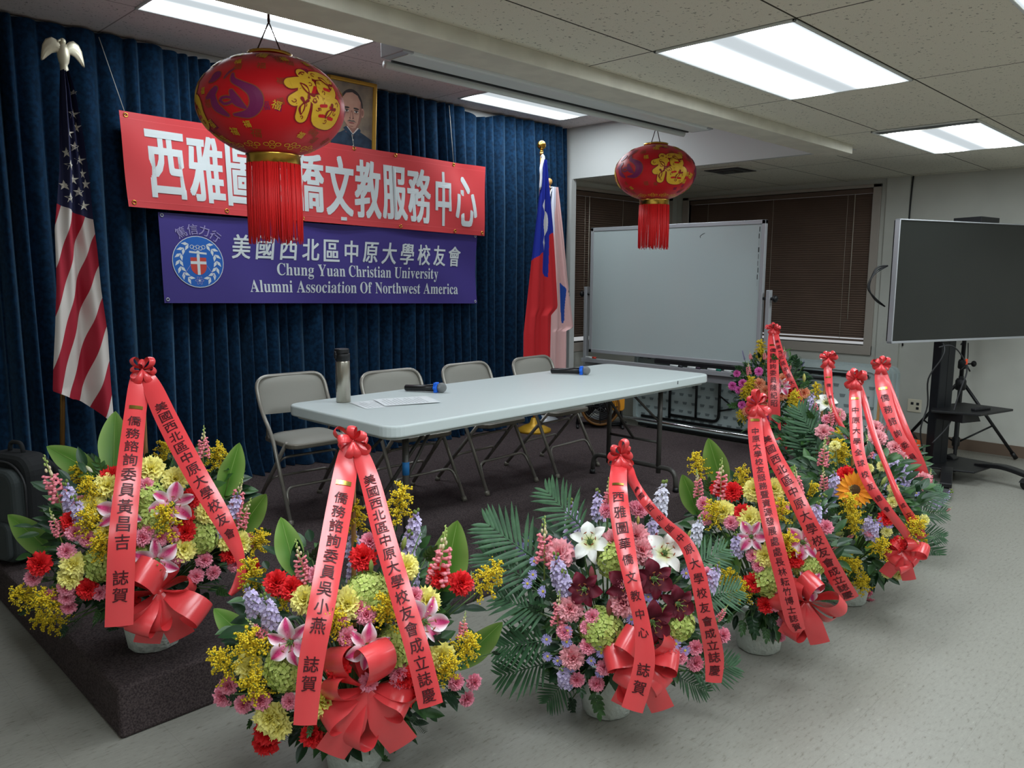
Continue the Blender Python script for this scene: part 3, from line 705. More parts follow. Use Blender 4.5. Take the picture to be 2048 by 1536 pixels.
chair((2.33, 3.99, STG), radians(-4), 'grey padded folding chair at the left end, pulled out past the corner of the table')
chair((2.86, 3.72, STG), radians(-3), 'grey padded folding chair right behind the bottle and papers, second from left')
chair((3.475, 3.70, STG), radians(2), 'grey padded folding chair at the middle of the table, third from left')
chair((4.10, 3.68, STG), radians(3), 'grey padded folding chair nearest the red and blue flag, at the right end')

M_steel = mat('brushed_steel', (176, 170, 158), .28, .95)
r = empty('thermos_bottle', (2.105, 3.245, TZ), 'tall brushed steel bottle with black lid on the table corner', 'bottle')
b = MB(); b.lathe([(.030, 0), (.035, .004), (.035, .198), (.033, .204)], 28); b.build('bottle_body', M_steel, r)
b = MB(); b.lathe([(.0335, .204), (.036, .206), (.036, .236), (.035, .238)], 28); b.build('lid_collar', M_black, r)
b = MB(); b.prism(rrect(-.036, -.03, .03, .03, .022, 5), .239, .262); b.sph((-.037, 0, .236), .010, 10, 8); b.box((-.044, -.008, .215), (-.036, .008, .25)); b.build('flip_lid', M_black, r, bevel=.004)
M_paper = mat('white_paper', (214, 218, 220), .7); M_ink = mat('grey_print', (150, 152, 158), .7)
def paper(x, y, z, rz, label, rows):
    b = MB(); b.grid(lambda u, v: ((u-.5)*.216, (v-.5)*.279, .0006+.0012*sin(3*u)*v), 6, 6)
    for k in range(rows):
        yy = .115-.018*k; w = .085 if k % 3 else .06
        b.add([(-.09, yy, .0024), (-.09+2*w, yy, .0024), (-.09+2*w, yy+.0022, .0024), (-.09, yy+.0022, .0024)], [(0, 1, 2, 3)], 1, False)
    return tag(b.build('paper_sheet', [M_paper, M_ink], None, (x, y, z), rz), label, 'paper', 'papers on the table')
paper(2.225, 3.075, TZ+.0005, radians(78), 'lower printed paper sheet on the table next to the steel bottle', 12)
paper(2.335, 3.045, TZ+.004, radians(70), 'upper printed paper sheet overlapping the other, toward the microphone', 12)
M_mic = mat('mic_black', (24, 22, 24), .35); M_mesh = mat('mic_mesh', (150, 152, 152), .45, .6, bump=(900, .8)); M_blue = mat('blue_rubber', (18, 104, 226), .5)
def mic(p, q, label):
    """lies from its tail p to its ball q"""
    p, q = V(p), V(q); d = (q-p); L = d.length; r = empty('microphone', p, label, 'microphone', 'microphones on the table', rz=math.atan2(d.y, d.x))
    b = MB(); b.tube([(0, 0, .0185), (.005, 0, .0185), (.10, 0, .021), (L-.055, 0, .025)], [.012, .0165, .017, .021], 20); b.build('mic_handle', M_mic, r)
    b = MB(); b.tube([(L-.062, 0, .0245), (L-.052, 0, .0255), (L-.040, 0, .026)], [.022, .0265, .027], 8)
    for k in range(6): a = k*pi/3; b.box((L-.060, .024*cos(a)-.008, .0265+.024*sin(a)-.006 if sin(a) > -.6 else .001), (L-.040, .024*cos(a)+.008, .0265+.024*sin(a)+.006))
    b.build('anti_roll_ring', M_blue, r, bevel=.003)
    b = MB(); b.sph((L-.020, 0, .027), (.027, .0265, .0265), 22, 14); b.build('mic_ball', M_mesh, r)
mic((2.545, 3.33, TZ), (2.66, 3.135, TZ), 'black microphone with blue ring beside the papers, the nearer one')
mic((3.675, 3.30, TZ), (3.80, 3.09, TZ), 'black microphone with blue ring lying alone toward the right end of the table')
# ================================================================== FLAGS
def interp(tab, z):
    """tab: (x, z) from the top down"""
    if z >= tab[0][1]: return tab[0][0]
    for (xa, za), (xb, zb) in zip(tab, tab[1:]):
        if zb <= z <= za:
            t = (za-z)/(za-zb) if za > zb else 0; return xa+(xb-xa)*t
    return tab[-1][0]
def cloth(mb, Lt, Rt, zt, zbot, nf, amp, ph, mf=None, nu=70, nv=150, y0=0, tcx=True):
    """a hanging flag between its two edges; zbot(u) is the lower edge"""
    def pt(u, v):
        z = zt+(zbot(u)-zt)*v; xl, xr = interp(Lt, z), interp(Rt, z); x = xl+(xr-xl)*u
        y = y0+amp*(.25+.9*v)*sin(2*pi*nf*u+ph+1.6*v)+amp*.35*sin(2*pi*nf*2.3*u-3*v)
        return (x, y, z)
    o = len(mb.v); mb.grid(pt, nu, nv, 0, mf=(lambda u, v: mf(*[pt(u, v)[i] for i in (0, 2)])) if mf else None)
    if tcx:
        for i in range(o, len(mb.v)): mb.tc[i] = (mb.v[i][0], mb.v[i][2], 0)
    return pt
M_brass = mat('brass_pole', (176, 132, 74), .3, .8); M_pale = mat('pale_gold', (214, 206, 182), .42, .45); M_wood = mat('light_wood', (200, 150, 84), .45)
# ---- striped flag
m = bpy.data.materials.new('striped_flag'); m.use_nodes = True; nt = m.node_tree; bs = nt.nodes['Principled BSDF']; bs.inputs['Roughness'].default_value = .75
at = nd(nt, 'ShaderNodeAttribute', attribute_name='tc'); sp = nd(nt, 'ShaderNodeSeparateXYZ'); nt.links.new(at.outputs['Vector'], sp.inputs[0])
X, Z = sp.outputs[0], sp.outputs[1]
s = mth(nt, 'ADD', X, mth(nt, 'MULTIPLY', mth(nt, 'SUBTRACT', 1.855, Z), .36))
st = mth(nt, 'FRACT', mth(nt, 'DIVIDE', mth(nt, 'ADD', s, 10*.134-.044), .134))
c1 = mixc(nt, mth(nt, 'LESS_THAN', st, .5), rgb((214, 206, 200)), rgb((168, 24, 48)))
can = mth(nt, 'GREATER_THAN', mth(nt, 'ADD', Z, mth(nt, 'MULTIPLY', X, .425)), 1.878)
nt.links.new(mixc(nt, can, c1, rgb((22, 26, 66))), bs.inputs['Base Color']); M_us = m
r = empty('flag_on_pole', (1.30, 4.58, STG), 'striped flag with white stars on a leaning pole topped by an eagle, at the left', 'flag', 'flags on the stage')
b = MB(); b.X = Matrix.Translation((0, 0, -STG)); b.cyl((-.10, .02, STG+.08), (.066, .02, 2.575), .013, 12); b.build('pole', M_brass, r)
b = MB(); b.lathe([(.14, 0), (.14, .02), (.10, .045), (.04, .07), (.022, .12)], 28, (-.105, .02, 0)); b.build('pole_base', M_brass, r)
Lt = [(.034, 2.571), (.017, 2.394), (-.008, 2.055), (-.052, 1.761), (-.06, 1.566), (-.066, 1.474), (-.09, 1.242), (-.11, 1.074), (-.123, .943), (-.11, .9)]
Rt = [(.068, 2.56), (.09, 2.464), (.115, 2.239), (.13, 2.024), (.134, 1.823), (.144, 1.663), (.149, 1.453), (.166, 1.22), (.163, .955), (.165, .75), (.15, .70)]
zb = lambda u: .935-.06*min(1, u/.35)-.17*max(0, (u-.35)/.65)**1.6
b = MB(); b.X = None
cp = cloth(b, Lt, Rt, 2.56, zb, 1.15, .045, 2.4)
for i in range(len(b.v)): b.v[i] = (b.v[i][0], b.v[i][1]-.03, b.v[i][2]-STG)
def star(cx, cz, R, sq):
    return [(cx+(R if k % 2 == 0 else R*.39)*sin(pi*k/5)*sq, cz+(R if k % 2 == 0 else R*.39)*cos(pi*k/5)) for k in range(10)]
def on_cloth(x, z):
    best = None
    zl = 2.56
    xl, xr = interp(Lt, z), interp(Rt, z); u = min(1, max(0, (x-xl)/(xr-xl))); v = (z-zl)/(zb(u)-zl)
    p = cp(u, v); return (x, p[1]-.0335, z-STG)
for sx, sz in ((.081, 2.351), (.094, 2.287), (.052, 2.252), (.077, 2.187), (.027, 2.15), (.096, 2.122), (.04, 2.087), (.107, 2.055), (.061, 2.022), (.008, 1.986), (.083, 1.959), (.028, 1.923), (.101, 1.891), (.117, 2.002), (.086, 2.457)):
    sq = .55 if sx > .105 or (sx, sz) in ((.094, 2.287), (.027, 2.15)) else .95
    pts = [on_cloth(*p) for p in star(sx, sz, .0275 if sz < 2.4 else .014, sq)]; c = on_cloth(sx, sz); n = len(b.v)
    b.add(pts+[c], [(10, (k+1) % 10, k) for k in range(10)], 1, False)
b.build('flag_cloth', [M_us, mat('star_white', (214, 208, 196), .7)], r)
b = MB(); b.tube([(.033, -.02, 2.09-STG), (.0, -.06, 2.03-STG), (-.012, -.01, 1.90-STG)], .008, 6)
# eagle
eg = empty('eagle_finial', (.066, .02, 2.575-STG)); eg.parent = r
b = MB(); b.lathe([(.015, -.03), (.020, 0), (.016, .02), (.024, .035), (.030, .07), (.026, .10), (.018, .122)], 18, (0, 0, 0)); b.sph((0, 0, .135), (.016, .020, .018), 14, 10); b.tube([(-.008, -.005, .140), (-.022, -.010, .134), (-.026, -.011, .124)], [.008, .005, .001], 8)
b.tube([(0, .012, .035), (0, .02, .01), (0, .022, -.005)], [.018, .015, .004], 8)
b.build('eagle_body', M_pale, eg)
for s in (-1, 1):
    b = MB()
    UP = [(.012, .118), (.030, .138), (.050, .147), (.075, .134), (.090, .105), (.096, .068), (.099, .032)]; LO = [(.012, .072), (.034, .077), (.052, .070), (.068, .056), (.080, .044), (.090, .034), (.0985, .029)]
    def wing(u, v):
        t = u*(len(UP)-1); i = min(int(t), len(UP)-2); f = t-i
        x = (1-v)*(UP[i][0]+(UP[i+1][0]-UP[i][0])*f)+v*(LO[i][0]+(LO[i+1][0]-LO[i][0])*f); z = (1-v)*(UP[i][1]+(UP[i+1][1]-UP[i][1])*f)+v*(LO[i][1]+(LO[i+1][1]-LO[i][1])*f)
        return (s*x, -.006+2.2*x*x+.008*sin(pi*v)*-1+.002*sin(40*x+20*v), z)
    b.grid(wing, 18, 8); b.build('eagle_wing', M_pale, eg, solid=.006)
# ---- red, blue and white flag
M_rb = [mat('flag_red', (206, 32, 40), .7), mat('flag_blue', (14, 40, 160), .7), mat('flag_white', (214, 216, 222), .7)]
KF = 4.60/4.70
r = empty('flag_on_pole', (5.07*KF, 4.60, STG), 'red flag with blue corner and white sun hanging on a pole with a brass ball', 'flag', 'flags on the stage')
b = MB(); b.cyl((-.02, .03, .05), (.010, .0, 2.35), .011, 12); b.cyl((.010, 0, 2.35), (.010, 0, 2.375), .016, 12); b.build('pole', M_brass, r)
b = MB(); b.sph((.010, .0, 2.43), .038, 20, 14); b.lathe([(.012, 2.365), (.016, 2.38), (.010, 2.395)], 14, (.010, .0, 0)); b.build('ball_finial', M_gold, r)
b = MB(); b.lathe([(.15, 0), (.15, .02), (.10, .045), (.04, .07), (.022, .12)], 28, (-.02, .03, 0)); b.build('pole_base', mat('yellow_base', (196, 150, 40), .4, .3), r)
Lt = [(-.019, 2.512), (-.027, 2.356), (-.065, 2.149), (-.14, 1.666), (-.224, 1.042), (-.222, .78)]
Rt = [(.027, 2.51), (.056, 2.322), (.111, 1.952), (.153, 1.6), (.191, 1.276), (.185, 1.25), (.108, 1.19), (.113, .70)]
def roc(x, z):
    # white sun with rays, seen edge on in the folds
    if abs(x-.026) < .030 and abs((z-1.982)/.105) < 1 and ((x-.026)/.030)**2+((z-1.982)/.105)**2 < 1: return 2
    if ((x-.026)/.035)**2+((z-1.982)/.118)**2 < 1: return 1
    if abs(x-.012-(1.86-z)*.05) < (.022*(1-abs(z-1.82)/.075)) or abs(x-.005) < .018*(1-abs(z-2.13)/.06): return 2
    if x < -.004: return 1 if z > 1.735-(-.008-x)*.55 else 0
    if x < .07: return 1 if z > 1.55-(x-.006)*.5 else 0
    return 1 if z > 1.88+(x-.063)*.57 else 0
b = MB(); zb2 = lambda u: .80-.05*u+.03*sin(5*u)
cloth(b, Lt, Rt, 2.515, zb2, 1.7, .016, .6, mf=roc, nu=80, nv=220)
for i in range(len(b.v)): b.v[i] = (b.v[i][0]*KF, b.v[i][1]-.04, 1.545+(b.v[i][2]-1.545)*KF-STG)
b.build('flag_cloth', M_rb, r)
b = MB(); b.tube(smoothpath([(-.01, -.02, 2.345), (.0, -.03, 2.32), (-.03, -.035, 2.24), (-.034, -.04, 2.16), (-.045, -.04, 2.06)], 3), [.016]*4+[.013]*4+[.010]*4+[.004], 8); b.build('white_sleeve', M_rb[2], r)
# ---- pale flag
M_pk = [mat('pale_pink_cloth', (222, 178, 176), .7), mat('emblem_blue', (20, 70, 160), .7), mat('emblem_black', (34, 30, 36), .7), mat('flag_cool_white', (206, 208, 222), .7)]
KF = 4.80/4.62
r = empty('flag_on_pole', (5.25*KF, 4.80, STG), 'pale pink white flag with a blue emblem on a pole with a wooden ball', 'flag', 'flags on the stage')
b = MB(); b.cyl((-.10, .08, .05), (-.100, .06, 2.12), .013, 12); b.cyl((-.1, .06, 2.12), (-.1, .06, 2.15), .017, 12); b.build('pole', M_wood, r)
b = MB(); b.sph((-.10, .06, 2.185), .032, 18, 12); b.build('ball_finial', M_wood, r)
b = MB(); b.lathe([(.13, 0), (.13, .02), (.09, .045), (.04, .07), (.022, .12)], 28, (-.10, .08, 0)); b.build('pole_base', M_alu, r)
Lt = [(-.128, 2.288), (-.146, 2.151), (-.148, 2.0), (-.126, 1.585), (-.16, 1.106), (-.145, .65)]
Rt = [(-.072, 2.293), (-.005, 1.951), (.069, 1.529), (.175, 1.084), (.165, 1.07), (.079, 1.05), (.078, .5)]
def pk(x, z):
    if -.02+(1.465-z)*.1 < x < min(.016+(1.46-z)*.9, .05+.02*(1.4-z)) and 1.135 < z < 1.47: return 1
    if 0 < x-.02-(1.12-z)*.2 < .03-(1.155-z)*.2 and 1.12 < z < 1.135: return 1
    for cx, cz in ((.10, 1.41), (.115, 1.38), (.075, .98), (.07, .93), (.072, .86), (.07, .82)):
        if abs(x-cx-(z-cz)*.4) < .006 and abs(z-cz) < .022: return 2
    if x < -.100-(2.1-z)*.06 and z > 1.72: return 3
    return 0
b = MB(); zb3 = lambda u: .735-.05*sin(3*u)
cloth(b, Lt, Rt, 2.29, zb3, 1.6, .018, 1.2, mf=pk, nu=80, nv=200)
for i in range(len(b.v)): b.v[i] = (b.v[i][0]*KF, b.v[i][1]-.02, 1.545+(b.v[i][2]-1.545)*KF-STG)
b.build('flag_cloth', M_pk, r)
b = MB(); b.tube(smoothpath([(-.10, .02, 2.12), (-.14, .0, 2.09), (-.155, .0, 2.02), (-.15, 0, 1.97)], 3), .005, 6); b.tube(smoothpath([(-.12, .02, 2.13), (-.085, .02, 2.135), (-.075, .03, 2.11), (-.11, .02, 2.10)], 3), .006, 6); b.build('tie_cord', M_rb[2], r)
# ================================================================== WHITEBOARD AND WHAT STANDS RIGHT OF THE STAGE
M_wb = mat('whiteboard_enamel', (176, 187, 187), .22, spec=.5)
r = empty('whiteboard', (6.03, 4.0, 0), 'large white board in a grey frame on a wheeled stand in front of the windows', 'whiteboard')
def yz(y0, z0, y1, z1, rr): return rrect(y0, z0, y1, z1, rr)
XW = Matrix(((0, 0, 1, 0), (1, 0, 0, 0), (0, 1, 0, 0), (0, 0, 0, 1)))     # drawing (y, z) extruded along x
b = MB(); b.box((-.008, -.875, .82), (.012, .875, 1.965)); pnl = b.build('board_panel', M_wb, r)
b = MB()
for p, q in (((-.016, -.905, .79), (.022, .905, .825)), ((-.016, -.905, 1.96), (.022, .905, 1.995)), ((-.016, -.905, .79), (.022, -.87, 1.995)), ((-.016, .87, .79), (.022, .905, 1.995))): b.box(p, q)
b.build('board_frame', M_alu, r, bevel=.004)
b = MB()
for pts in ([(-.0095, -.30, 1.88), (-.0095, -.32, 1.895), (-.0095, -.345, 1.905)], [(-.0095, -.30, 1.88), (-.0095, -.305, 1.865)]): b.tube(pts, .002, 5)
for k in range(9): b.box((-.0092, -.855+.003*(k % 3), 1.90-.055*k), (-.0082, -.849+.003*(k % 2), 1.94-.055*k))
b.build('marker_scribble', M_dark, pnl)
for s in (-1, 1):
    b = MB(); b.box((-.02, s*.955-.018, .10), (.025, s*.955+.018, 1.43)); b.build('side_post', M_alu, r, bevel=.004)
    b = MB(); b.cyl((0, s*.905, 1.36), (0, s*.99, 1.36), .012, 10); b.sph((0, s*1.01, 1.36), (.03, .022, .03), 14, 10); b.build('pivot_knob', M_black, r)
    b = MB(); b.box((-.20, s*.955-.02, .085), (.32, s*.955+.02, .125)); ft = b.build('stand_foot', M_alu, r, bevel=.006)
    for q in (-1, 1):
        c = MB(); qx = .29 if q > 0 else -.17; c.tube([(qx, s*.955-.012, .036), (qx, s*.955+.012, .036)], .036, 16); c.box((qx-.012, s*.955-.016, .04), (qx+.012, s*.955+.016, .09)); c.build('caster', M_black, ft)
b = MB(); b.box((-.085, -.935, .722), (-.02, .935, .734)); b.box((-.090, -.935, .70), (-.084, .935, .738)); b.box((-.03, -.935, .625), (-.01, .935, .735)); b.build('marker_tray', M_alu, r, bevel=.002)
b = MB(); b.box((-.028, -.90, .745), (.016, .12, .786)); b.build('dark_rail', M_black, r, bevel=.004)
for z in (.645, .20): 
    b = MB(); b.cyl((0, -.945, z), (0, .945, z), .014, 12); b.build('cross_bar', M_chrome, r)
for i, (y, c, lab) in enumerate(((.86, (196, 60, 40), 'whiteboard marker with a red cap at the far end of the tray'), (-.12, (40, 40, 44), 'black whiteboard marker lying on the tray, first of the middle row'), (-.30, (60, 44, 60), 'dark purple whiteboard marker in the middle of the tray'), (-.50, (20, 110, 90), 'green whiteboard marker in the tray'), (-.66, (24, 120, 110), 'teal whiteboard marker, the nearest one in the tray'))):
    q = empty('whiteboard_marker', (6.03-.05, 4.0+y, .744), lab, 'marker', 'markers in the whiteboard tray')
    b = MB(); b.cyl((0, -.045, 0), (0, .05, 0), .009, 10); b.build('barrel', M_white, q)
    b = MB(); b.cyl((0, -.075, 0), (0, -.035, 0), .0102, 10); b.build('marker_cap', mat('cap_%d' % i, c, .4), q)

# folding tables standing on edge against the window wall
M_tw = mat('stacked_table_plastic', (186, 200, 200), .5, bump=(300, .1)); M_dim = mat('dimple_shade', (120, 132, 134), .6)
TL, TH, TT = 1.22, .755, .05
ntab = [('front', 'pale folding table on edge, the front one of the stack with its black legs showing'), ('', 'pale folding table on edge, second of the stack below the window'), ('', 'pale folding table on edge, third of the stack below the window'), ('', 'pale folding table on edge, fourth of the stack below the window'), ('', 'pale folding table on edge, rearmost of the stack toward the window wall')]
proto = None
for i, (kk, lab) in enumerate(ntab):
    x = 6.62+.066*i; yc = 3.55-.012*i; tilt = 0
    if i == 0:
        q = empty('folded_table', (x, yc, .045), lab, 'table', 'folding tables stacked on edge'); q.rotation_euler = (0, tilt, 0)
        b = MB(); b.prism(rrect(-TL, .002, TL, TH, .07, 6), 0, .022, X=XW); rim = rrect(-TL, .002, TL, TH, .07, 6); inn = rrect(-TL+.035, .037, TL-.035, TH-.035, .05, 6); n = len(rim)
        for z0_, z1_ in ((0, -.028),):
            vs = [(0, y, z) for y, z in rim]+[(-.028, y, z) for y, z in rim]+[(-.028, y, z) for y, z in inn]+[(0, y, z) for y, z in inn]
            b.add(vs, [(k+o*n, (k+1) % n+o*n, (k+1) % n+(o+1)*n, k+(o+1)*n) for o in range(3) for k in range(n)], 0, False)
        top = b.build('table_top', M_tw, q)
        b = MB()
        for a in range(24):
            for c in range(8):
                y = -TL+.09+a*(2*TL-.18)/23+(.02 if c % 2 else -.02); z = .085+c*(TH-.17)/7
                b.add([(-.002, y-.026, z+.013), (-.002, y+.026, z+.013), (-.004, y+.018, z-.012), (-.004, y-.018, z-.012)], [(0, 1, 2, 3)], 0, False)
        b.build('dimple_shade_pattern', M_dim, top)  # thin darker patches: the shade of the moulded recesses put into the colour
        for s in (-1, 1):
            b = MB(); yb = s*.78
            b.tube(roundpath([(-.022, yb, TH-.12), (-.022, yb-s*.55, TH-.12), (-.022, yb-s*.55, .12), (-.022, yb, .12)], .07, 6), .014, 10)
            b.tube([(-.022, yb, .09), (-.022, yb, TH-.09)], .014, 10); b.tube([(-.022, yb-s*.3, .12), (-.022, yb-s*.3, TH-.12)], .012, 10)
            b.tube([(-.030, yb-s*.55, TH*.5), (-.030, yb-s*.72, TH*.36)], .008, 8); b.tube([(-.030, yb-s*.55, TH*.3), (-.030, yb-s*.72, TH*.36)], .008, 8)
            b.build('folded_leg', M_blk, q)
        b = MB(); b.box((-.026, -TL+.1, TH-.085), (-.006, TL-.1, TH-.06)); b.box((-.026, -TL+.1, .055), (-.006, TL-.1, .08)); b.build('side_rail', M_blk, q)
        proto = q
    else:
        q = proto.copy(); COL.objects.link(q); q['label'] = lab; q.location = (x, yc, .045)
        for ch in [c for c in bpy.data.objects if c.parent == proto and (c.name.startswith('table_top') or c.name.startswith('side_rail'))]:
            c2 = ch.copy(); COL.objects.link(c2); c2.parent = q

r = empty('table_dolly', (6.75, 3.48, 0), 'low black wheeled dolly under the stacked folding tables', 'dolly')
b = MB()
for x in (-.17, .21): b.box((x-.012, -1.20, .018), (x+.012, 1.20, .043))
for y in (-1.2, 0, 1.2): b.box((-.17, y-.012, .018), (.21, y+.012, .043))
b.build('base_frame', M_blk, r)
for x in (-.17, .21):
    for y in (-1.1, 1.1):
        b = MB(); b.tube([(x, y-.008, .012), (x, y+.008, .012)], .012, 12); b.build('caster', M_black, r)
# television on its wheeled stand
TVD = math.atan2(-.37, .93)
r = empty('television', (6.585, 1.74, 1.07), 'large dark flat television with thin silver edge on the wheeled stand', 'television', rz=TVD)
b = MB(); b.box((-.765, 0, .012), (.765, .045, .868)); b.box((-.45, .045, .12), (.45, .060, .72)); b.build('back_cover', M_black, r, bevel=.006)
b = MB()
for p, q in (((-.77, -.010, 0), (.77, .03, .016)), ((-.77, -.010, .866), (.77, .03, .874)), ((-.77, -.010, 0), (-.760, .03, .874)), ((.760, -.010, 0), (.77, .03, .874))): b.box(p, q)
b.build('bezel', M_alu, r, bevel=.002)
b = MB(); b.box((-.760, -.004, .016), (.760, .004, .866)); b.build('screen', mat('dark_screen', (34, 36, 34), .12, spec=.45), r)
r = empty('television_stand', (6.57, 1.86, 0), 'black wheeled television stand with a tall post and small shelf', 'stand')
b = MB(); n_ = V((.37, .93, 0)); d_ = V((.93, -.37, 0)); RT = Matrix.Rotation(TVD, 4, 'Z')
b.X = RT; b.box((-.085, -.035, .11), (.07, .04, 1.62)); b.build('post', mat('stand_enamel', (30, 32, 36), .4, .3), r, bevel=.006)
b = MB(); b.X = RT; b.box((-.005, -.0365, .12), (.001, -.0345, 1.6)); b.box((.071, -.01, .12), (.073, .02, 1.6)); b.build('post_groove', M_blk, r)
b = MB(); b.X = RT; b.box((-.30, -.045, 1.28), (.30, -.036, 1.36)); b.box((-.30, -.045, 1.62), (.30, -.036, 1.70)); b.box((-.08, -.045, 1.25), (.06, -.034, 1.72)); b.build('mount_bracket', M_blk, r)
b = MB(); b.X = Matrix.Translation((-6.57, -1.86, 0))
b.prism([(6.34, 1.86), (6.42, 1.55), (6.86, 1.44), (6.93, 1.80), (6.60, 1.93)], .535, .552); b.build('shelf', M_blk, r, bevel=.003)
b = MB(); b.X = RT; b.prism([(-.10, .475), (.10, .475), (.06, .535), (-.10, .535)], -.26, -.03, X=Matrix(((1, 0, 0, 0), (0, 0, 1, 0), (0, 1, 0, 0), (0, 0, 0, 1)))); b.build('shelf_bracket', M_blk, r)
b = MB(); b.X = Matrix.Translation((-6.57, -1.86, 0)); b.prism([(6.36, 1.86), (6.44, 1.56), (6.86, 1.50), (6.92, 1.86), (6.62, 2.02)], .10, .115); b.build('base_plate', M_blk, r, bevel=.004)
def arm(p, q, wheel=True):
    p, q = V(p)-V((6.57, 1.86, 0)), V(q)-V((6.57, 1.86, 0)); m_ = (p+q)/2; m_.z = .135; P_ = [V(t) for t in smoothpath([tuple(p), tuple(m_), tuple(q)], 6)]
    dirn = (q-p).normalized(); side = dirn.cross(V((0, 0, 1))).normalized(); b = MB(); vs = []
    for t in P_:
        for s, h in ((-1, 1), (1, 1), (1, -1), (-1, -1)): vs.append(t+side*s*.038+V((0, 0, h*.016)))
    k = len(P_); b.add(vs, [(i*4+j, i*4+(j+1) % 4, i*4+4+(j+1) % 4, i*4+4+j) for i in range(k-1) for j in range(4)]+[(3, 2, 1, 0), ((k-1)*4, (k-1)*4+1, (k-1)*4+2, (k-1)*4+3)], 0, False)
    a = b.build('base_arm', M_blk, r, bevel=.005)
    c = MB(); w = q+dirn*-.02; c.tube([w+side*-.018+V((0, 0, .042-w.z)), w+side*.018+V((0, 0, .042-w.z))], .042, 20); c.build('wheel', M_black, a)
    c = MB(); c.prism([(-.05, .05), (.05, .05), (.03, .085), (-.03, .085)], -.024, .024, X=Matrix.Translation(w-V((0, 0, w.z))) @ Matrix(((dirn.x, side.x, 0, 0), (dirn.y, side.y, 0, 0), (0, 0, 1, 0), (0, 0, 0, 1))) @ Matrix(((1, 0, 0, 0), (0, 0, 1, 0), (0, 1, 0, 0), (0, 0, 0, 1)))); c.build('wheel_fork', M_dark, a)
arm((6.42, 1.74, .11), (5.90, 1.60, .105)); arm((6.72, 1.62, .11), (6.62, 1.24, .105)); arm((6.78, 1.78, .11), (6.80, 1.88, .105)); arm((6.48, 1.86, .11), (6.14, 2.20, .105))
b = MB(); b.X = Matrix.Translation((-6.57, -1.86, 0))
pth = smoothpath([(6.40, 1.86, 1.08), (6.33, 1.80, 1.03), (6.28, 1.80, .95), (6.22, 1.86, .80), (6.25, 1.86, .60), (6.20, 1.88, .42), (6.24, 1.86, .22)], 5); b.tube(pth, .006, 6); b.build('hanging_cable', M_black, r)
b = MB(); b.X = Matrix.Translation((-6.57, -1.86, 0))
b.tube(smoothpath([(6.30, 1.83, 1.03), (6.40, 1.78, 1.04), (6.50, 1.74, .98), (6.56, 1.70, .86), (6.53, 1.72, .72), (6.50, 1.74, .60), (6.44, 1.76, .44), (6.36, 1.84, .30)], 5), .0055, 6); b.tube([(6.56, 1.71, .90), (6.60, 1.69, .84)], .006, 6); b.build('power_cord', M_dark, r)
b = MB(); b.X = Matrix.Translation((-6.57, -1.86, 0)); b.box((6.545, 1.70, .895), (6.565, 1.712, .935)); b.build('orange_tag', mat('orange_tag', (236, 80, 40), .5), r)
b = MB()
for k in range(3): b.tube(smoothpath([(5.93-6.57, 2.10-1.86, 1.62), (5.85-6.57-.012*k, 2.15-1.86, 1.60-.02*k), (5.80-6.57-.014*k, 2.17-1.86, 1.47), (5.84-6.57-.01*k, 2.14-1.86, 1.38+.01*k), (5.93-6.57, 2.10-1.86, 1.33)], 5), .0055, 6)
b.build('coiled_cable', M_black, r)
r = empty('remote_control', (6.62, 1.60, .5525), 'slim black remote control lying on the shelf of the television stand', 'remote control', rz=radians(-20))
b = MB(); b.prism(rrect(-.09, -.022, .09, .022, .012), 0, .018); b.build('remote_body', M_black, r, bevel=.004)
b = MB()
for k in range(8):
    for j in (-1, 0, 1): b.box((-.075+.018*k, j*.012-.003, .0175), (-.067+.018*k, j*.012+.003, .0195))
b.build('buttons', M_dark, r)
# loudspeaker on its tripod behind
M_tri = mat('tripod_enamel', (34, 34, 36), .4, .3)
px_, py_ = 7.30, 1.93
r = empty('speaker_tripod', (px_, py_, 0), 'black tripod stand between the television stand and the right wall', 'tripod')
b = MB(); b.cyl((0, 0, .09), (0, 0, .72), .019, 14); b.cyl((0, 0, .70), (0, 0, 1.50), .0165, 14); b.build('pole', M_tri, r)
for pr in ([(.03, .60), (.042, .61), (.042, .68), (.03, .70)], [(.026, .78), (.034, .79), (.034, .84), (.026, .86)], [(.026, .12), (.03, .13), (.03, .19), (.022, .2)]):
    b = MB(); b.lathe(pr, 16); b.build('collar', M_tri, r)
b = MB(); b.cyl((.03, -.02, .82), (.085, -.05, .82), .007, 8); b.sph((.10, -.06, .82), (.022, .022, .026), 12, 8); b.build('clamp_knob', M_tri, r)
b = MB(); b.cyl((.0, .0, 1.12), (.055, -.035, 1.12), .006, 8); b.sph((.07, -.045, 1.12), (.022, .022, .026), 12, 8); b.build('clamp_knob', M_tri, r)
for a in (-45, 75, 195):
    a = radians(a); q = V((.525*cos(a), .525*sin(a), .015)); h = V((.035*cos(a), .035*sin(a), .645))
    b = MB(); b.tube([h, q], .0135, 10); lg = b.build('leg', M_tri, r)
    c = MB(); c.tube([q-(q-h).normalized()*.06, q], [.018, .019], 10); c.build('rubber_foot', M_black, lg)
    c = MB(); c.tube([h.lerp(q, .55), V((0, 0, .16))+V((.03*cos(a), .03*sin(a), 0))], .008, 8); c.build('strut', M_tri, r)
b = MB(); b.tube(smoothpath([(-.02, -.03, 1.40), (.03, -.04, 1.22), (-.03, -.02, 1.05), (.025, .03, .98), (.04, -.02, 1.1), (-.04, .02, 1.16), (.05, 0, 1.25), (-.02, -.02, 1.3)], 5), .005, 6); b.tube(smoothpath([(.0, -.03, 1.0), (-.06, -.05, .85), (-.12, -.02, .78)], 4), .004, 6); b.build('wound_cable', M_black, r)
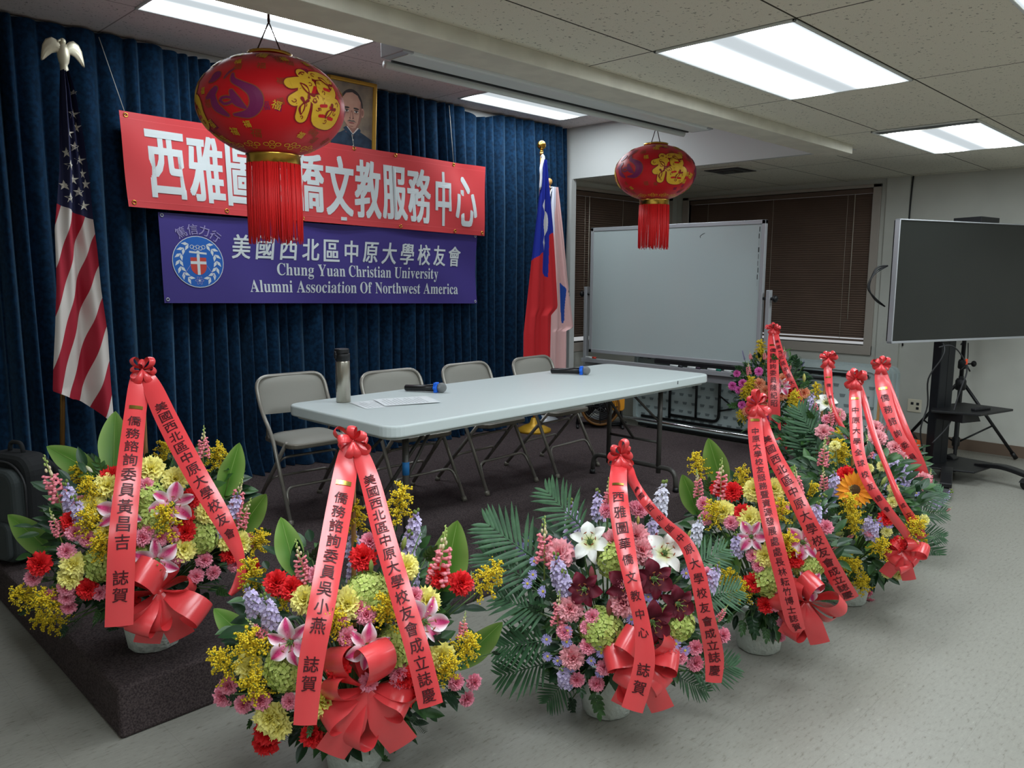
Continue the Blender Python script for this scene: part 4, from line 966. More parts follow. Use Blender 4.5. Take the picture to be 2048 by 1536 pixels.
r = empty('loudspeaker', (px_, py_, 1.50), 'black loudspeaker on the tripod, only its top seen above the television', 'speaker', rz=TVD+.25)
b = MB(); b.prism([(-.19, -.16), (.19, -.16), (.14, .16), (-.14, .16)], 0, .44)
b.prism([(-.19, -.16), (.19, -.16), (.14, .16), (-.14, .16)], .44, .445); b.prism([(-.17, -.12), (.15, -.13), (.12, .12), (-.10, .12)], .44, .52); b.build('cabinet', M_dark, r, bevel=.03, seg=3)
b = MB(); b.box((-.16, -.172, .04), (.16, -.155, .44)); b.build('grille', M_black, r)
# orange cable reel on the floor
r = empty('cable_reel', (6.36, 2.03, 0), 'orange and black extension cable reel on the floor beside the television stand', 'cable reel', rz=radians(-35))
M_or = mat('orange_plastic', (226, 88, 28), .4)
b = MB(); b.prism(rrect(-.13, .02, .13, .30, .045), -.03, .03, X=Matrix(((1, 0, 0, 0), (0, 0, 1, 0), (0, 1, 0, 0), (0, 0, 0, 1)))); b.build('reel_case', M_or, r, bevel=.008)
b = MB(); b.tube([(0, -.045, .15), (0, .045, .15)], .098, 28); b.build('reel_face', M_black, r)
for dx, dz in ((.04, .04), (-.04, .04), (.04, -.04), (-.04, -.04)):
    b = MB(); b.tube([(dx, -.049, .15+dz), (dx, -.044, .15+dz)], .024, 14); b.build('socket', M_or, r)
b = MB(); b.tube(roundpath([(-.10, 0, .28), (-.06, 0, .34), (.06, 0, .34), (.10, 0, .28)], .03), .014, 8); b.build('handle', M_black, r)
b = MB()
for s in (-1, 1): b.box((s*.11-.02, -.05, 0), (s*.11+.02, .05, .03))
b.build('foot', M_black, r)
# floor blower fan on the stage
r = empty('floor_fan', (5.52, 4.36, STG), 'yellow and black drum fan on the stage floor seen under the table', 'fan', rz=radians(-48))
XY_ = Matrix(((1, 0, 0, 0), (0, 0, 1, 0), (0, 1, 0, 0), (0, 0, 0, 1)))
b = MB(); b.lathe([(.155, -.09), (.17, -.10), (.178, -.08), (.178, .08), (.17, .10), (.155, .09)], 36, (0, 0, .20), X=Matrix(((1, 0, 0, 0), (0, 0, 1, 0), (0, -1, 0, 0), (0, 0, 0, 1)))); b.f = b.f[:-2]; b.m = b.m[:-2]; b.sm = b.sm[:-2]; b.build('drum_housing', mat('fan_amber', (120, 80, 34), .45), r)
b = MB(); b.prism(rrect(.10, .16, .215, .36, .03), -.085, .085, X=XY_); b.build('control_box', mat('fan_yellow', (226, 150, 40), .4), r, bevel=.01)
b = MB()
for k in range(1, 9): b.tube([(.018*k*cos(a), -.095-.012*(1-k/9), .20+.018*k*sin(a)) for a in [2*pi*j/28 for j in range(28)]], .0025, 5, closed=True)
for k in range(8): a = pi*k/4; b.tube([(0, -.107, .20), (.155*cos(a), -.095, .20+.155*sin(a))], .003, 5)
b.build('grille', M_black, r)
b = MB(); b.tube([(0, -.06, .2), (0, .06, .2)], .05, 18); b.build('motor', M_black, r)
for k in range(4):
    a = pi*k/2+.4; b = MB(); b.grid(lambda u, v: ((.04+.105*u)*cos(a+(v-.5)*.9), -.03+.06*v, .2+(.04+.105*u)*sin(a+(v-.5)*.9)), 4, 4); b.build('fan_blade', M_dark, r, solid=.004)
b = MB(); b.tube(roundpath([(-.2, -.12, .012), (-.2, .12, .012)], .03), .012, 8); b.tube([(.2, -.12, .012), (.2, .12, .012)], .012, 8); b.tube([(-.2, 0, .012), (-.188, 0, .2)], .012, 8); b.tube([(.2, 0, .012), (.188, 0, .2)], .012, 8); b.tube([(-.2, .1, .012), (.2, .1, .012)], .012, 8); b.build('stand', M_black, r)
b = MB(); b.tube([(5.72+.10*cos(a)*(1+.08*k), 4.32+.07*sin(a), STG+.006+.004*k) for k in range(3) for a in [2*pi*j/20 for j in range(20)]], .005, 6); tag(b.build('power_cable', M_black), 'black power cable coiled on the stage floor beside the fan', 'cable')
# bag at the left end of the stage
r = empty('backpack', (.93, 4.22, STG), 'dark grey backpack standing at the left end of the stage', 'bag', rz=radians(-70))
M_bag = mat('bag_nylon', (52, 58, 58), .8, bump=(600, .2)); M_bag2 = mat('bag_black', (26, 28, 30), .8, bump=(500, .3))
b = MB(); b.prism(rrect(-.17, 0, .17, .52, .09, 6), -.07, .07, X=XY_); b.build('bag_body', M_bag2, r, bevel=.035, seg=3)
b = MB(); b.prism(rrect(-.145, .02, .145, .46, .07, 6), -.125, -.06, X=XY_); b.build('front_panel', M_bag, r, bevel=.025, seg=3)
b = MB(); b.prism(rrect(-.12, .04, .12, .22, .04, 6), -.15, -.12, X=XY_); b.build('front_pocket', M_bag, r, bevel=.012, seg=2)
b = MB(); b.tube(roundpath([(-.15, -.075, .05), (-.165, -.078, .42), (-.08, -.08, .49), (.08, -.08, .49), (.165, -.078, .42), (.15, -.075, .05)], .07), .005, 6); b.build('zipper', M_dark, r)
b = MB(); b.tube(roundpath([(-.05, 0, .515), (-.04, 0, .565), (.04, 0, .565), (.05, 0, .515)], .025), .010, 8); b.build('top_handle', M_bag2, r)
for s in (-1, 1):
    b = MB(); b.tube(smoothpath([(s*.07, .06, .48), (s*.09, .13, .40), (s*.10, .14, .22), (s*.11, .07, .06)], 4), .018, 8); b.build('shoulder_strap', M_bag2, r)
# ================================================================== FLOWER ARRANGEMENTS: positions in metres from each pot
BQ = {}
BQ['A'] = dict(pos=(1.021,2.872,0.185), to=(-0.335,-0.942,0), rl=0.45, rd=0.34, rz=0.37, zc=0.46, top=(0.011,-0.011,1.024), bow=((-0.082,-0.306,0.305),0.15),
 fl=[('Y',(-0.06,-0.236,0.718),(-0.27,-0.827,0.494)),('Y',(0,-0.28,0.68),(-0.215,-0.875,0.434)),('Y',(-0.19,-0.21,0.679),(-0.399,-0.808,0.434)),('Y',(-0.244,-0.214,0.617),(-0.454,-0.822,0.343)),('Y',(-0.218,-0.262,0.54),(-0.428,-0.875,0.229)),('Y',(-0.306,-0.206,0.442),(-0.53,-0.843,0.095)),('Y',(-0.315,-0.191,0.397),(-0.548,-0.836,0.03)),('Y',(0.076,-0.341,0.559),(-0.15,-0.954,0.26)),('Y',(0.142,-0.35,0.445),(-0.082,-0.992,0.1)),('Y',(0.187,-0.34,0.422),(-0.028,-0.997,0.066)),('Y',(-0.011,-0.347,0.455),(-0.238,-0.965,0.113)),('R',(-0.177,-0.193,0.707),(-0.387,-0.787,0.481)),('R',(-0.299,-0.187,0.58),(-0.516,-0.804,0.296)),('R',(0,-0.335,0.562),(-0.223,-0.94,0.259)),('R',(-0.004,-0.344,0.512),(-0.229,-0.955,0.19)),('R',(-0.381,-0.118,0.438),(-0.642,-0.761,0.09)),('R',(-0.272,-0.215,0.352),(-0.503,-0.864,-0.036)),('R',(0.152,-0.343,0.394),(-0.069,-0.997,0.023)),('R',(0.266,-0.268,0.296),(0.109,-0.98,-0.167)),('R',(0.032,-0.32,0.614),(-0.19,-0.922,0.336)),('R',(-0.164,-0.258,0.291),(-0.395,-0.911,-0.121)),('P',(-0.294,-0.204,0.546),(-0.509,-0.825,0.245)),('P',(-0.266,-0.233,0.524),(-0.478,-0.853,0.21)),('P',(-0.319,-0.193,0.485),(-0.543,-0.825,0.158)),('P',(-0.393,-0.083,0.385),(-0.682,-0.731,0.002)),('P',(-0.356,-0.105,0.32),(-0.636,-0.764,-0.105)),('P',(-0.323,-0.17,0.359),(-0.568,-0.822,-0.031)),('P',(-0.319,-0.153,0.318),(-0.574,-0.813,-0.098)),('P',(-0.31,-0.131,0.276),(-0.579,-0.797,-0.172)),('P',(-0.242,-0.232,0.336),(-0.471,-0.88,-0.057)),('P',(-0.108,-0.315,0.535),(-0.324,-0.92,0.22)),('P',(-0.127,-0.312,0.513),(-0.342,-0.92,0.19)),('P',(-0.077,-0.33,0.505),(-0.297,-0.938,0.18)),('P',(-0.041,-0.338,0.513),(-0.263,-0.946,0.191)),('P',(0.055,-0.349,0.399),(-0.176,-0.984,0.035)),('P',(0.029,-0.335,0.345),(-0.202,-0.978,-0.043)),('P',(0.089,-0.335,0.341),(-0.141,-0.989,-0.054)),('P',(0.174,-0.326,0.346),(-0.041,-0.998,-0.054)),('P',(0.228,-0.328,0.418),(0.029,-0.998,0.059)),('P',(-0.089,-0.263,0.673),(-0.3,-0.857,0.418)),('P',(-0.27,-0.185,0.63),(-0.484,-0.794,0.369)),('P',(-0.028,-0.343,0.435),(-0.255,-0.963,0.085)),('L',(-0.175,-0.267,0.599),(-0.384,-0.87,0.31)),('L',(-0.03,-0.315,0.605),(-0.249,-0.915,0.318)),('L',(-0.093,-0.326,0.433),(-0.315,-0.945,0.082)),('H',(0.049,-0.353,0.481),(-0.18,-0.972,0.149)),('H',(-0.239,-0.258,0.435),(-0.455,-0.886,0.086)),('H',(-0.093,-0.283,0.638),(-0.306,-0.88,0.363)),('H',(-0.143,-0.308,0.435),(-0.361,-0.928,0.086)),('H',(-0.082,-0.316,0.567),(-0.298,-0.917,0.263)),('G',(-0.149,0.188,0.603),(-0.463,-0.756,0.464)),('G',(-0.237,-0.199,0.649),(-0.448,-0.803,0.393)),('G',(-0.254,-0.233,0.558),(-0.464,-0.848,0.257)),('G',(0.062,-0.024,0.688),(-0.226,-0.818,0.529)),('G',(0.193,-0.157,0.676),(-0.052,-0.862,0.505)),('G',(-0.06,-0.328,0.542),(-0.28,-0.932,0.229)),('G',(-0.384,-0.003,0.291),(-0.743,-0.642,-0.19)),('G',(-0.244,0.246,0.086),(-0.787,-0.301,-0.538)),('G',(0.245,-0.317,0.392),(0.057,-0.998,0.014)),('G',(-0.232,-0.262,0.486),(-0.444,-0.883,0.155)),('G',(-0.347,-0.092,0.29),(-0.637,-0.754,-0.161)),('V',(-0.287,-0.161,0.64),(-0.506,-0.769,0.39)),('V',(-0.276,-0.198,0.6),(-0.489,-0.811,0.323)),('V',(0.175,-0.331,0.557),(-0.039,-0.962,0.271)),('V',(0.127,-0.349,0.504),(-0.098,-0.978,0.186)),('V',(0.099,-0.062,0.63),(-0.202,-0.872,0.446))],
 sp=[('S',(-0.308,-0.125,0.631),(-0.338,-0.095,0.789)),('S',(-0.325,-0.162,0.529),(-0.345,-0.142,0.625)),('S',(0.121,-0.224,0.725),(0.127,-0.231,0.841)),('S',(0.191,-0.329,0.478),(0.225,-0.362,0.59)),('S',(0.177,-0.324,0.536),(0.203,-0.35,0.666)),('B',(-0.219,-0.106,0.731),(-0.204,-0.121,0.708),'c'),('B',(-0.079,-0.293,0.602),(-0.08,-0.292,0.637),'g'),('T',(-0.121,0.122,0.642),(-0.221,0.261,0.737)),('T',(-0.108,-0.016,0.66),(-0.058,0.096,0.861)),('T',(0.199,-0.201,0.555),(0.253,-0.217,0.759)),('T',(0.221,-0.223,0.407),(0.323,-0.287,0.574)),('T',(-0.242,0.244,0.338),(-0.339,0.38,0.485)),('F',(-0.18,-0.174,0.696),(-0.209,-0.183,0.772)),('F',(-0.225,0.226,0.073),(-0.253,0.216,0.033)),('F',(-0.226,-0.165,0.251),(-0.252,-0.177,0.222)),('F',(-0.316,0.318,0.126),(-0.355,0.318,0.125)),('F',(0.287,-0.277,0.411),(0.306,-0.334,0.446)),('F',(-0.086,0.086,0.067),(-0.131,0.093,0.067)),('F',(0.13,-0.261,0.248),(0.148,-0.318,0.24)),('E',(-0.327,-0.079,0.386),(-0.319,0.118,0.41)),('E',(-0.182,0.184,0.107),(-0.24,0.243,0.026)),('E',(0.193,-0.194,0.223),(0.237,-0.239,0.203)),('E',(0.056,-0.137,0.739),(0.025,-0.065,0.745))],
 rib=[([(0.004,-0.029,1.019,0.021),(-0.008,-0.034,0.98,0.033),(-0.057,-0.111,0.881,0.034),(-0.146,-0.277,0.718,0.037),(-0.208,-0.37,0.54,0.039),(-0.238,-0.383,0.274,0.04)],'僑務諮詢委員黃昌吉 誌賀',0.2,0.92),
  ([(0.009,-0.034,1.019,0.018),(0.021,-0.07,0.963,0.031),(0.013,-0.206,0.867,0.035),(0.012,-0.391,0.736,0.034),(0.034,-0.528,0.603,0.03),(0.06,-0.562,0.515,0.022),(0.072,-0.582,0.443,0.013),(0.06,-0.584,0.388,0.017),(0.031,-0.581,0.355,0.008)],'美國西北區中原大學校友會',0.16,0.8)])
BQ['B'] = dict(pos=(1.296,1.981,0), to=(-0.547,-0.837,0), rl=0.45, rd=0.34, rz=0.4, zc=0.45, top=(0.012,-0.011,1.05), bow=((-0.159,-0.308,0.42),0.155),
 fl=[('Y',(-0.252,-0.155,0.67),(-0.603,-0.694,0.394)),('Y',(-0.168,-0.237,0.657),(-0.518,-0.772,0.369)),('Y',(-0.378,-0.069,0.489),(-0.757,-0.63,0.173)),('Y',(0.006,-0.267,0.723),(-0.339,-0.807,0.483)),('Y',(0.035,-0.331,0.631),(-0.321,-0.879,0.353)),('Y',(0.052,-0.372,0.476),(-0.315,-0.936,0.156)),('Y',(-0.252,-0.231,0.4),(-0.611,-0.789,0.061)),('Y',(-0.343,-0.108,0.341),(-0.728,-0.685,-0.017)),('Y',(-0.326,-0.119,0.312),(-0.714,-0.698,-0.055)),('R',(-0.287,-0.069,0.703),(-0.65,-0.603,0.462)),('R',(-0.267,-0.112,0.694),(-0.623,-0.65,0.436)),('R',(0.101,-0.307,0.682),(-0.236,-0.864,0.444)),('R',(0.175,-0.32,0.644),(-0.141,-0.899,0.414)),('R',(-0.216,-0.26,0.497),(-0.568,-0.804,0.173)),('R',(-0.063,-0.346,0.443),(-0.431,-0.895,0.111)),('R',(-0.338,-0.077,0.282),(-0.745,-0.659,-0.103)),('R',(-0.32,-0.03,0.216),(-0.759,-0.613,-0.217)),('R',(-0.058,-0.343,0.387),(-0.43,-0.902,0.045)),('R',(-0.088,-0.198,0.759),(-0.435,-0.73,0.528)),('R',(-0.259,-0.184,0.282),(-0.639,-0.764,-0.088)),('P',(-0.191,-0.238,0.627),(-0.54,-0.775,0.328)),('P',(-0.134,-0.275,0.627),(-0.486,-0.81,0.329)),('P',(-0.144,-0.259,0.647),(-0.495,-0.793,0.355)),('P',(-0.188,-0.263,0.577),(-0.538,-0.8,0.266)),('P',(-0.118,-0.321,0.487),(-0.48,-0.862,0.162)),('P',(-0.152,-0.305,0.448),(-0.513,-0.851,0.117)),('P',(-0.077,-0.34,0.462),(-0.443,-0.886,0.134)),('P',(-0.074,-0.341,0.429),(-0.443,-0.891,0.095)),('P',(-0.406,0.004,0.416),(-0.829,-0.554,0.079)),('P',(-0.407,0.042,0.368),(-0.861,-0.509,0.006)),('P',(-0.385,-0.04,0.369),(-0.792,-0.61,0.015)),('P',(-0.361,-0.098,0.396),(-0.742,-0.669,0.054)),('P',(0.001,-0.314,0.653),(-0.354,-0.856,0.376)),('P',(0.108,-0.369,0.373),(-0.254,-0.967,0.021)),('P',(0.198,-0.317,0.263),(-0.115,-0.979,-0.166)),('P',(0.2,-0.346,0.328),(-0.121,-0.991,-0.056)),('P',(-0.208,-0.147,0.725),(-0.558,-0.68,0.475)),('P',(-0.313,-0.168,0.402),(-0.677,-0.734,0.063)),('P',(-0.05,-0.176,0.79),(-0.39,-0.705,0.592)),('L',(-0.301,-0.163,0.568),(-0.652,-0.712,0.262)),('L',(-0.147,-0.296,0.549),(-0.502,-0.833,0.233)),('L',(0.007,-0.345,0.585),(-0.354,-0.89,0.287)),('H',(-0.113,-0.257,0.679),(-0.464,-0.791,0.399)),('H',(-0.324,-0.157,0.485),(-0.68,-0.715,0.163)),('H',(-0.075,-0.335,0.525),(-0.438,-0.875,0.207)),('H',(-0.086,-0.282,0.659),(-0.44,-0.817,0.374)),('G',(0.124,-0.083,0.817),(-0.172,-0.616,0.768)),('G',(0.026,0.016,0.774),(-0.393,-0.627,0.673)),('G',(-0.193,0.237,0.591),(-0.697,-0.536,0.477)),('G',(-0.362,-0.086,0.537),(-0.731,-0.642,0.233)),('G',(-0.403,-0.008,0.478),(-0.809,-0.563,0.165)),('G',(-0.365,-0.097,0.433),(-0.741,-0.663,0.101)),('G',(-0.089,-0.3,0.621),(-0.445,-0.835,0.323)),('G',(0.129,-0.375,0.467),(-0.225,-0.963,0.148)),('G',(0.28,-0.299,0.597),(0.039,-0.92,0.39)),('G',(0.055,-0.373,0.432),(-0.314,-0.944,0.1)),('G',(-0.21,-0.234,0.606),(-0.558,-0.772,0.303)),('G',(-0.136,0.179,0.526),(-0.648,-0.653,0.393)),('V',(0.024,0.018,0.629),(-0.473,-0.739,0.479)),('V',(0.025,0.017,0.705),(-0.44,-0.693,0.571)),('V',(0.142,-0.101,0.695),(-0.298,-0.779,0.551)),('V',(0.149,-0.108,0.616),(-0.336,-0.826,0.452)),('V',(-0.322,-0.091,0.634),(-0.683,-0.636,0.358)),('V',(-0.339,-0.033,0.653),(-0.717,-0.57,0.402)),('V',(0.155,-0.114,0.76),(-0.211,-0.727,0.653))],
 sp=[('S',(-0.227,-0.121,0.711),(-0.244,-0.104,0.829)),('S',(-0.337,-0.091,0.568),(-0.373,-0.053,0.625)),('S',(0.095,-0.303,0.665),(0.114,-0.322,0.839)),('S',(0.134,-0.361,0.501),(0.143,-0.37,0.583)),('S',(0.212,-0.314,0.607),(0.214,-0.316,0.67)),('B',(-0.082,-0.226,0.719),(-0.081,-0.226,0.758),'g'),('B',(0.029,-0.223,0.755),(0.037,-0.23,0.796),'g'),('T',(-0.14,0.083,0.642),(-0.131,0.175,0.794)),('T',(0.196,-0.197,0.548),(0.253,-0.212,0.797)),('T',(-0.222,0.225,0.399),(-0.287,0.331,0.502)),('T',(0.229,-0.231,0.32),(0.345,-0.305,0.478)),('F',(-0.188,-0.093,0.751),(-0.176,-0.146,0.8)),('F',(0.092,-0.251,0.719),(0.097,-0.297,0.771)),('F',(-0.222,-0.23,0.378),(-0.224,-0.269,0.427)),('F',(-0.255,-0.18,0.318),(-0.28,-0.196,0.297)),('F',(0.01,-0.34,0.53),(0.035,-0.407,0.544)),('F',(-0.232,-0.185,0.284),(-0.221,-0.237,0.322)),('F',(-0.379,0.027,0.349),(-0.399,0.007,0.392)),('F',(-0.35,-0.018,0.302),(-0.373,-0.036,0.293)),('F',(0.002,-0.002,0.016),(-0.025,-0.017,0)),('F',(0.053,-0.053,0.024),(0.06,-0.102,0.028)),('F',(0.308,-0.31,0.373),(0.304,-0.347,0.388)),('E',(-0.196,-0.124,0.234),(-0.128,-0.032,0.105)),('E',(0.023,-0.257,0.253),(0.107,-0.224,0.16)),('E',(-0.158,-0.017,0.749),(-0.154,0.068,0.699)),('E',(0.154,-0.154,0.763),(0.178,-0.178,0.749)),('E',(0.129,-0.294,0.325),(0.196,-0.279,0.241)),('E',(-0.261,-0.093,0.29),(-0.223,0.047,0.163))],
 rib=[([(0,-0.026,1.048,0.016),(-0.014,-0.025,1.018,0.028),(-0.051,-0.054,0.946,0.035),(-0.161,-0.165,0.818,0.036),(-0.268,-0.267,0.68,0.034),(-0.317,-0.293,0.556,0.032),(-0.347,-0.306,0.411,0.029)],'僑務諮詢委員吳小燕 誌賀',0.2,0.9),
  ([(0.003,-0.029,1.048,0.013),(0.01,-0.053,1.011,0.024),(-0.002,-0.12,0.935,0.029),(-0.055,-0.253,0.828,0.03),(-0.094,-0.374,0.716,0.03),(-0.108,-0.464,0.584,0.031),(-0.103,-0.51,0.447,0.032)],'美國西北區中原大學校友會成立誌慶',0.14,0.99)])
BQ['C'] = dict(pos=(2.116,1.613,0), to=(-0.795,-0.606,0), rl=0.43, rd=0.34, rz=0.36, zc=0.43, top=(0.02,-0.021,0.936), bow=((-0.198,-0.283,0.353),0.135),
 fl=[('K',(-0.283,-0.01,0.656),(-0.794,-0.381,0.474)),('K',(-0.326,-0.097,0.508),(-0.842,-0.487,0.232)),('K',(-0.229,-0.231,0.538),(-0.737,-0.619,0.273)),('K',(-0.321,-0.105,0.345),(-0.86,-0.51,-0.004)),('K',(-0.121,-0.221,0.681),(-0.613,-0.606,0.507)),('K',(-0.107,-0.184,0.716),(-0.593,-0.565,0.574)),('K',(-0.17,-0.143,0.703),(-0.663,-0.519,0.54)),('K',(-0.127,-0.33,0.369),(-0.658,-0.753,0.029)),('P',(-0.183,-0.216,0.633),(-0.682,-0.599,0.419)),('P',(-0.295,-0.162,0.493),(-0.807,-0.552,0.208)),('P',(-0.304,-0.154,0.394),(-0.83,-0.554,0.068)),('P',(-0.264,-0.19,0.324),(-0.8,-0.599,-0.034)),('P',(-0.253,-0.152,0.249),(-0.807,-0.571,-0.153)),('P',(-0.287,-0.097,0.254),(-0.846,-0.511,-0.149)),('P',(-0.084,-0.35,0.353),(-0.615,-0.789,0.003)),('P',(-0.034,-0.375,0.374),(-0.557,-0.83,0.034)),('P',(-0.01,-0.363,0.307),(-0.536,-0.84,-0.082)),('P',(0.105,-0.394,0.375),(-0.366,-0.93,0.029)),('P',(0.048,-0.356,0.591),(-0.427,-0.807,0.409)),('P',(-0.305,-0.153,0.457),(-0.822,-0.547,0.157)),('P',(-0.007,-0.109,0.775),(-0.462,-0.48,0.746)),('P',(-0.218,-0.209,0.597),(-0.72,-0.592,0.361)),('P',(-0.095,-0.055,0.771),(-0.572,-0.415,0.708)),('P',(-0.004,-0.126,0.77),(-0.46,-0.501,0.733)),('P',(-0.339,-0.087,0.431),(-0.867,-0.484,0.122)),('W',(-0.217,-0.085,0.696),(-0.714,-0.458,0.53)),('W',(-0.069,-0.266,0.668),(-0.559,-0.662,0.499)),('M',(-0.29,-0.125,0.572),(-0.797,-0.51,0.324)),('M',(-0.137,-0.277,0.605),(-0.639,-0.668,0.381)),('M',(-0.095,-0.338,0.53),(-0.606,-0.747,0.275)),('M',(-0.207,-0.227,0.588),(-0.711,-0.611,0.348)),('M',(-0.174,-0.299,0.484),(-0.69,-0.696,0.199)),('H',(-0.285,-0.186,0.447),(-0.802,-0.58,0.143)),('H',(-0.098,-0.351,0.462),(-0.617,-0.768,0.171)),('H',(-0.192,-0.174,0.664),(-0.688,-0.553,0.469)),('V',(-0.072,0.114,0.696),(-0.681,-0.332,0.653)),('V',(-0.074,0.116,0.631),(-0.737,-0.386,0.556)),('V',(-0.31,-0.035,0.607),(-0.823,-0.415,0.387)),('V',(-0.316,-0.069,0.573),(-0.828,-0.453,0.331)),('V',(0.125,-0.085,0.653),(-0.531,-0.594,0.604)),('V',(-0.304,-0.06,0.258),(-0.87,-0.471,-0.145)),('V',(-0.009,0.05,0.741),(-0.575,-0.372,0.729)),('V',(0.145,-0.105,0.762),(-0.236,-0.574,0.784),'w'),('V',(0.236,-0.197,0.649),(-0.292,-0.706,0.645),'w'),('V',(0.061,-0.365,0.574),(-0.411,-0.826,0.385)),('A',(-0.295,0.149,0.641),(-0.844,-0.178,0.506)),('A',(-0.319,0.064,0.619),(-0.851,-0.299,0.432)),('A',(-0.339,0.05,0.583),(-0.873,-0.321,0.367)),('A',(-0.352,0.062,0.553),(-0.895,-0.31,0.321)),('A',(-0.347,-0.002,0.544),(-0.874,-0.385,0.296)),('A',(-0.31,0.129,0.627),(-0.858,-0.211,0.469)),('A',(-0.357,-0.029,0.395),(-0.902,-0.426,0.069)),('A',(-0.335,-0.097,0.44),(-0.86,-0.493,0.135)),('A',(-0.347,-0.025,0.333),(-0.904,-0.426,-0.027)),('A',(-0.335,-0.057,0.325),(-0.886,-0.462,-0.037)),('A',(-0.335,-0.094,0.402),(-0.866,-0.493,0.08)),('A',(-0.29,-0.178,0.405),(-0.813,-0.576,0.084)),('A',(-0.279,-0.188,0.379),(-0.807,-0.589,0.047)),('A',(-0.264,-0.207,0.374),(-0.792,-0.609,0.039)),('A',(-0.292,-0.159,0.347),(-0.826,-0.564,0)),('A',(-0.266,-0.175,0.303),(-0.807,-0.586,-0.067)),('A',(-0.16,-0.296,0.534),(-0.671,-0.69,0.271)),('A',(-0.133,-0.296,0.577),(-0.639,-0.691,0.339)),('A',(-0.168,-0.28,0.557),(-0.676,-0.671,0.304)),('A',(-0.033,-0.328,0.609),(-0.528,-0.743,0.411)),('A',(-0.314,-0.095,0.309),(-0.862,-0.504,-0.06)),('A',(-0.291,-0.068,0.241),(-0.859,-0.482,-0.175)),('A',(-0.134,-0.332,0.424),(-0.658,-0.744,0.112)),('A',(-0.244,-0.075,0.674),(-0.745,-0.45,0.493)),('A',(-0.22,-0.256,0.492),(-0.733,-0.648,0.208)),('A',(-0.107,-0.347,0.405),(-0.633,-0.77,0.084)),('A',(-0.074,-0.36,0.376),(-0.602,-0.798,0.038)),('A',(-0.281,0.126,0.663),(-0.818,-0.208,0.536))],
 sp=[('S',(-0.305,0.032,0.617),(-0.307,0.033,0.782)),('S',(-0.339,-0.058,0.444),(-0.336,-0.062,0.57)),('S',(-0.079,-0.047,0.765),(-0.078,-0.049,0.881)),('S',(0.076,-0.387,0.44),(0.097,-0.409,0.493)),('S',(0.285,-0.288,0.155),(0.318,-0.321,0.181)),('B',(-0.262,-0.133,0.592),(-0.266,-0.131,0.643),'m'),('B',(-0.223,-0.191,0.59),(-0.224,-0.191,0.634),'g'),('B',(-0.257,-0.198,0.493),(-0.258,-0.198,0.551),'m'),('B',(-0.059,-0.157,0.736),(-0.06,-0.157,0.766),'y'),('B',(-0.072,-0.229,0.685),(-0.066,-0.236,0.73),'m'),('B',(-0.005,-0.283,0.66),(-0.001,-0.288,0.697),'g'),('B',(0.066,-0.266,0.683),(0.073,-0.274,0.714),'g'),('N',(-0.272,0.043,0.59),(-0.38,0.266,0.73)),('N',(-0.149,-0.015,0.697),(-0.218,0.136,0.84)),('N',(-0.301,0.044,0.528),(-0.392,0.264,0.624)),('N',(-0.31,-0.004,0.454),(-0.365,0.21,0.466)),('N',(-0.304,0,0.367),(-0.358,0.206,0.281)),('N',(-0.266,0.032,0.264),(-0.338,0.221,0.162)),('N',(-0.217,-0.005,0.211),(-0.211,0.1,0.061)),('N',(0.052,-0.287,0.593),(0.213,-0.333,0.633)),('N',(0.195,-0.198,0.146),(0.335,-0.339,0.164)),('N',(0.173,-0.175,0.129),(0.259,-0.262,0.061)),('N',(0.056,-0.331,0.497),(0.237,-0.377,0.488)),('F',(-0.348,0.011,0.469),(-0.395,0.015,0.512)),('F',(-0.342,-0.024,0.433),(-0.38,-0.029,0.447)),('F',(-0.332,-0.023,0.512),(-0.355,-0.043,0.577)),('F',(-0.193,-0.101,0.177),(-0.205,-0.132,0.1)),('F',(-0.27,-0.087,0.256),(-0.282,-0.118,0.203)),('F',(0.003,-0.331,0.276),(0.008,-0.378,0.277)),('F',(-0.085,0.085,0.042),(-0.112,0.07,-0.01)),('F',(-0.126,-0.257,0.251),(-0.136,-0.29,0.222)),('E',(-0.126,0.004,0.71),(-0.061,-0.001,0.735)),('E',(0.016,-0.334,0.419),(0.169,-0.33,0.319)),('E',(0.217,-0.22,0.595),(0.259,-0.263,0.644))],
 rib=[([(0.004,-0.03,0.941,0.017),(-0.006,-0.035,0.905,0.026),(-0.143,-0.136,0.856,0.03),(-0.212,-0.21,0.757,0.031),(-0.281,-0.298,0.649,0.025),(-0.29,-0.345,0.526,0.024),(-0.304,-0.366,0.414,0.031),(-0.338,-0.352,0.281,0.032)],'西雅圖華僑文教中心 誌賀',0.24,0.95),
  ([(0.01,-0.036,0.941,0.014),(0.012,-0.064,0.881,0.02),(-0.125,-0.218,0.853,0.017),(-0.097,-0.276,0.784,0.017),(-0.059,-0.336,0.719,0.022),(-0.065,-0.384,0.645,0.025),(-0.058,-0.419,0.507,0.026),(-0.015,-0.428,0.365,0.03),(-0.014,-0.43,0.274,0.025)],'美國西北區中原大學校友會成立誌慶',0.22,0.98)])
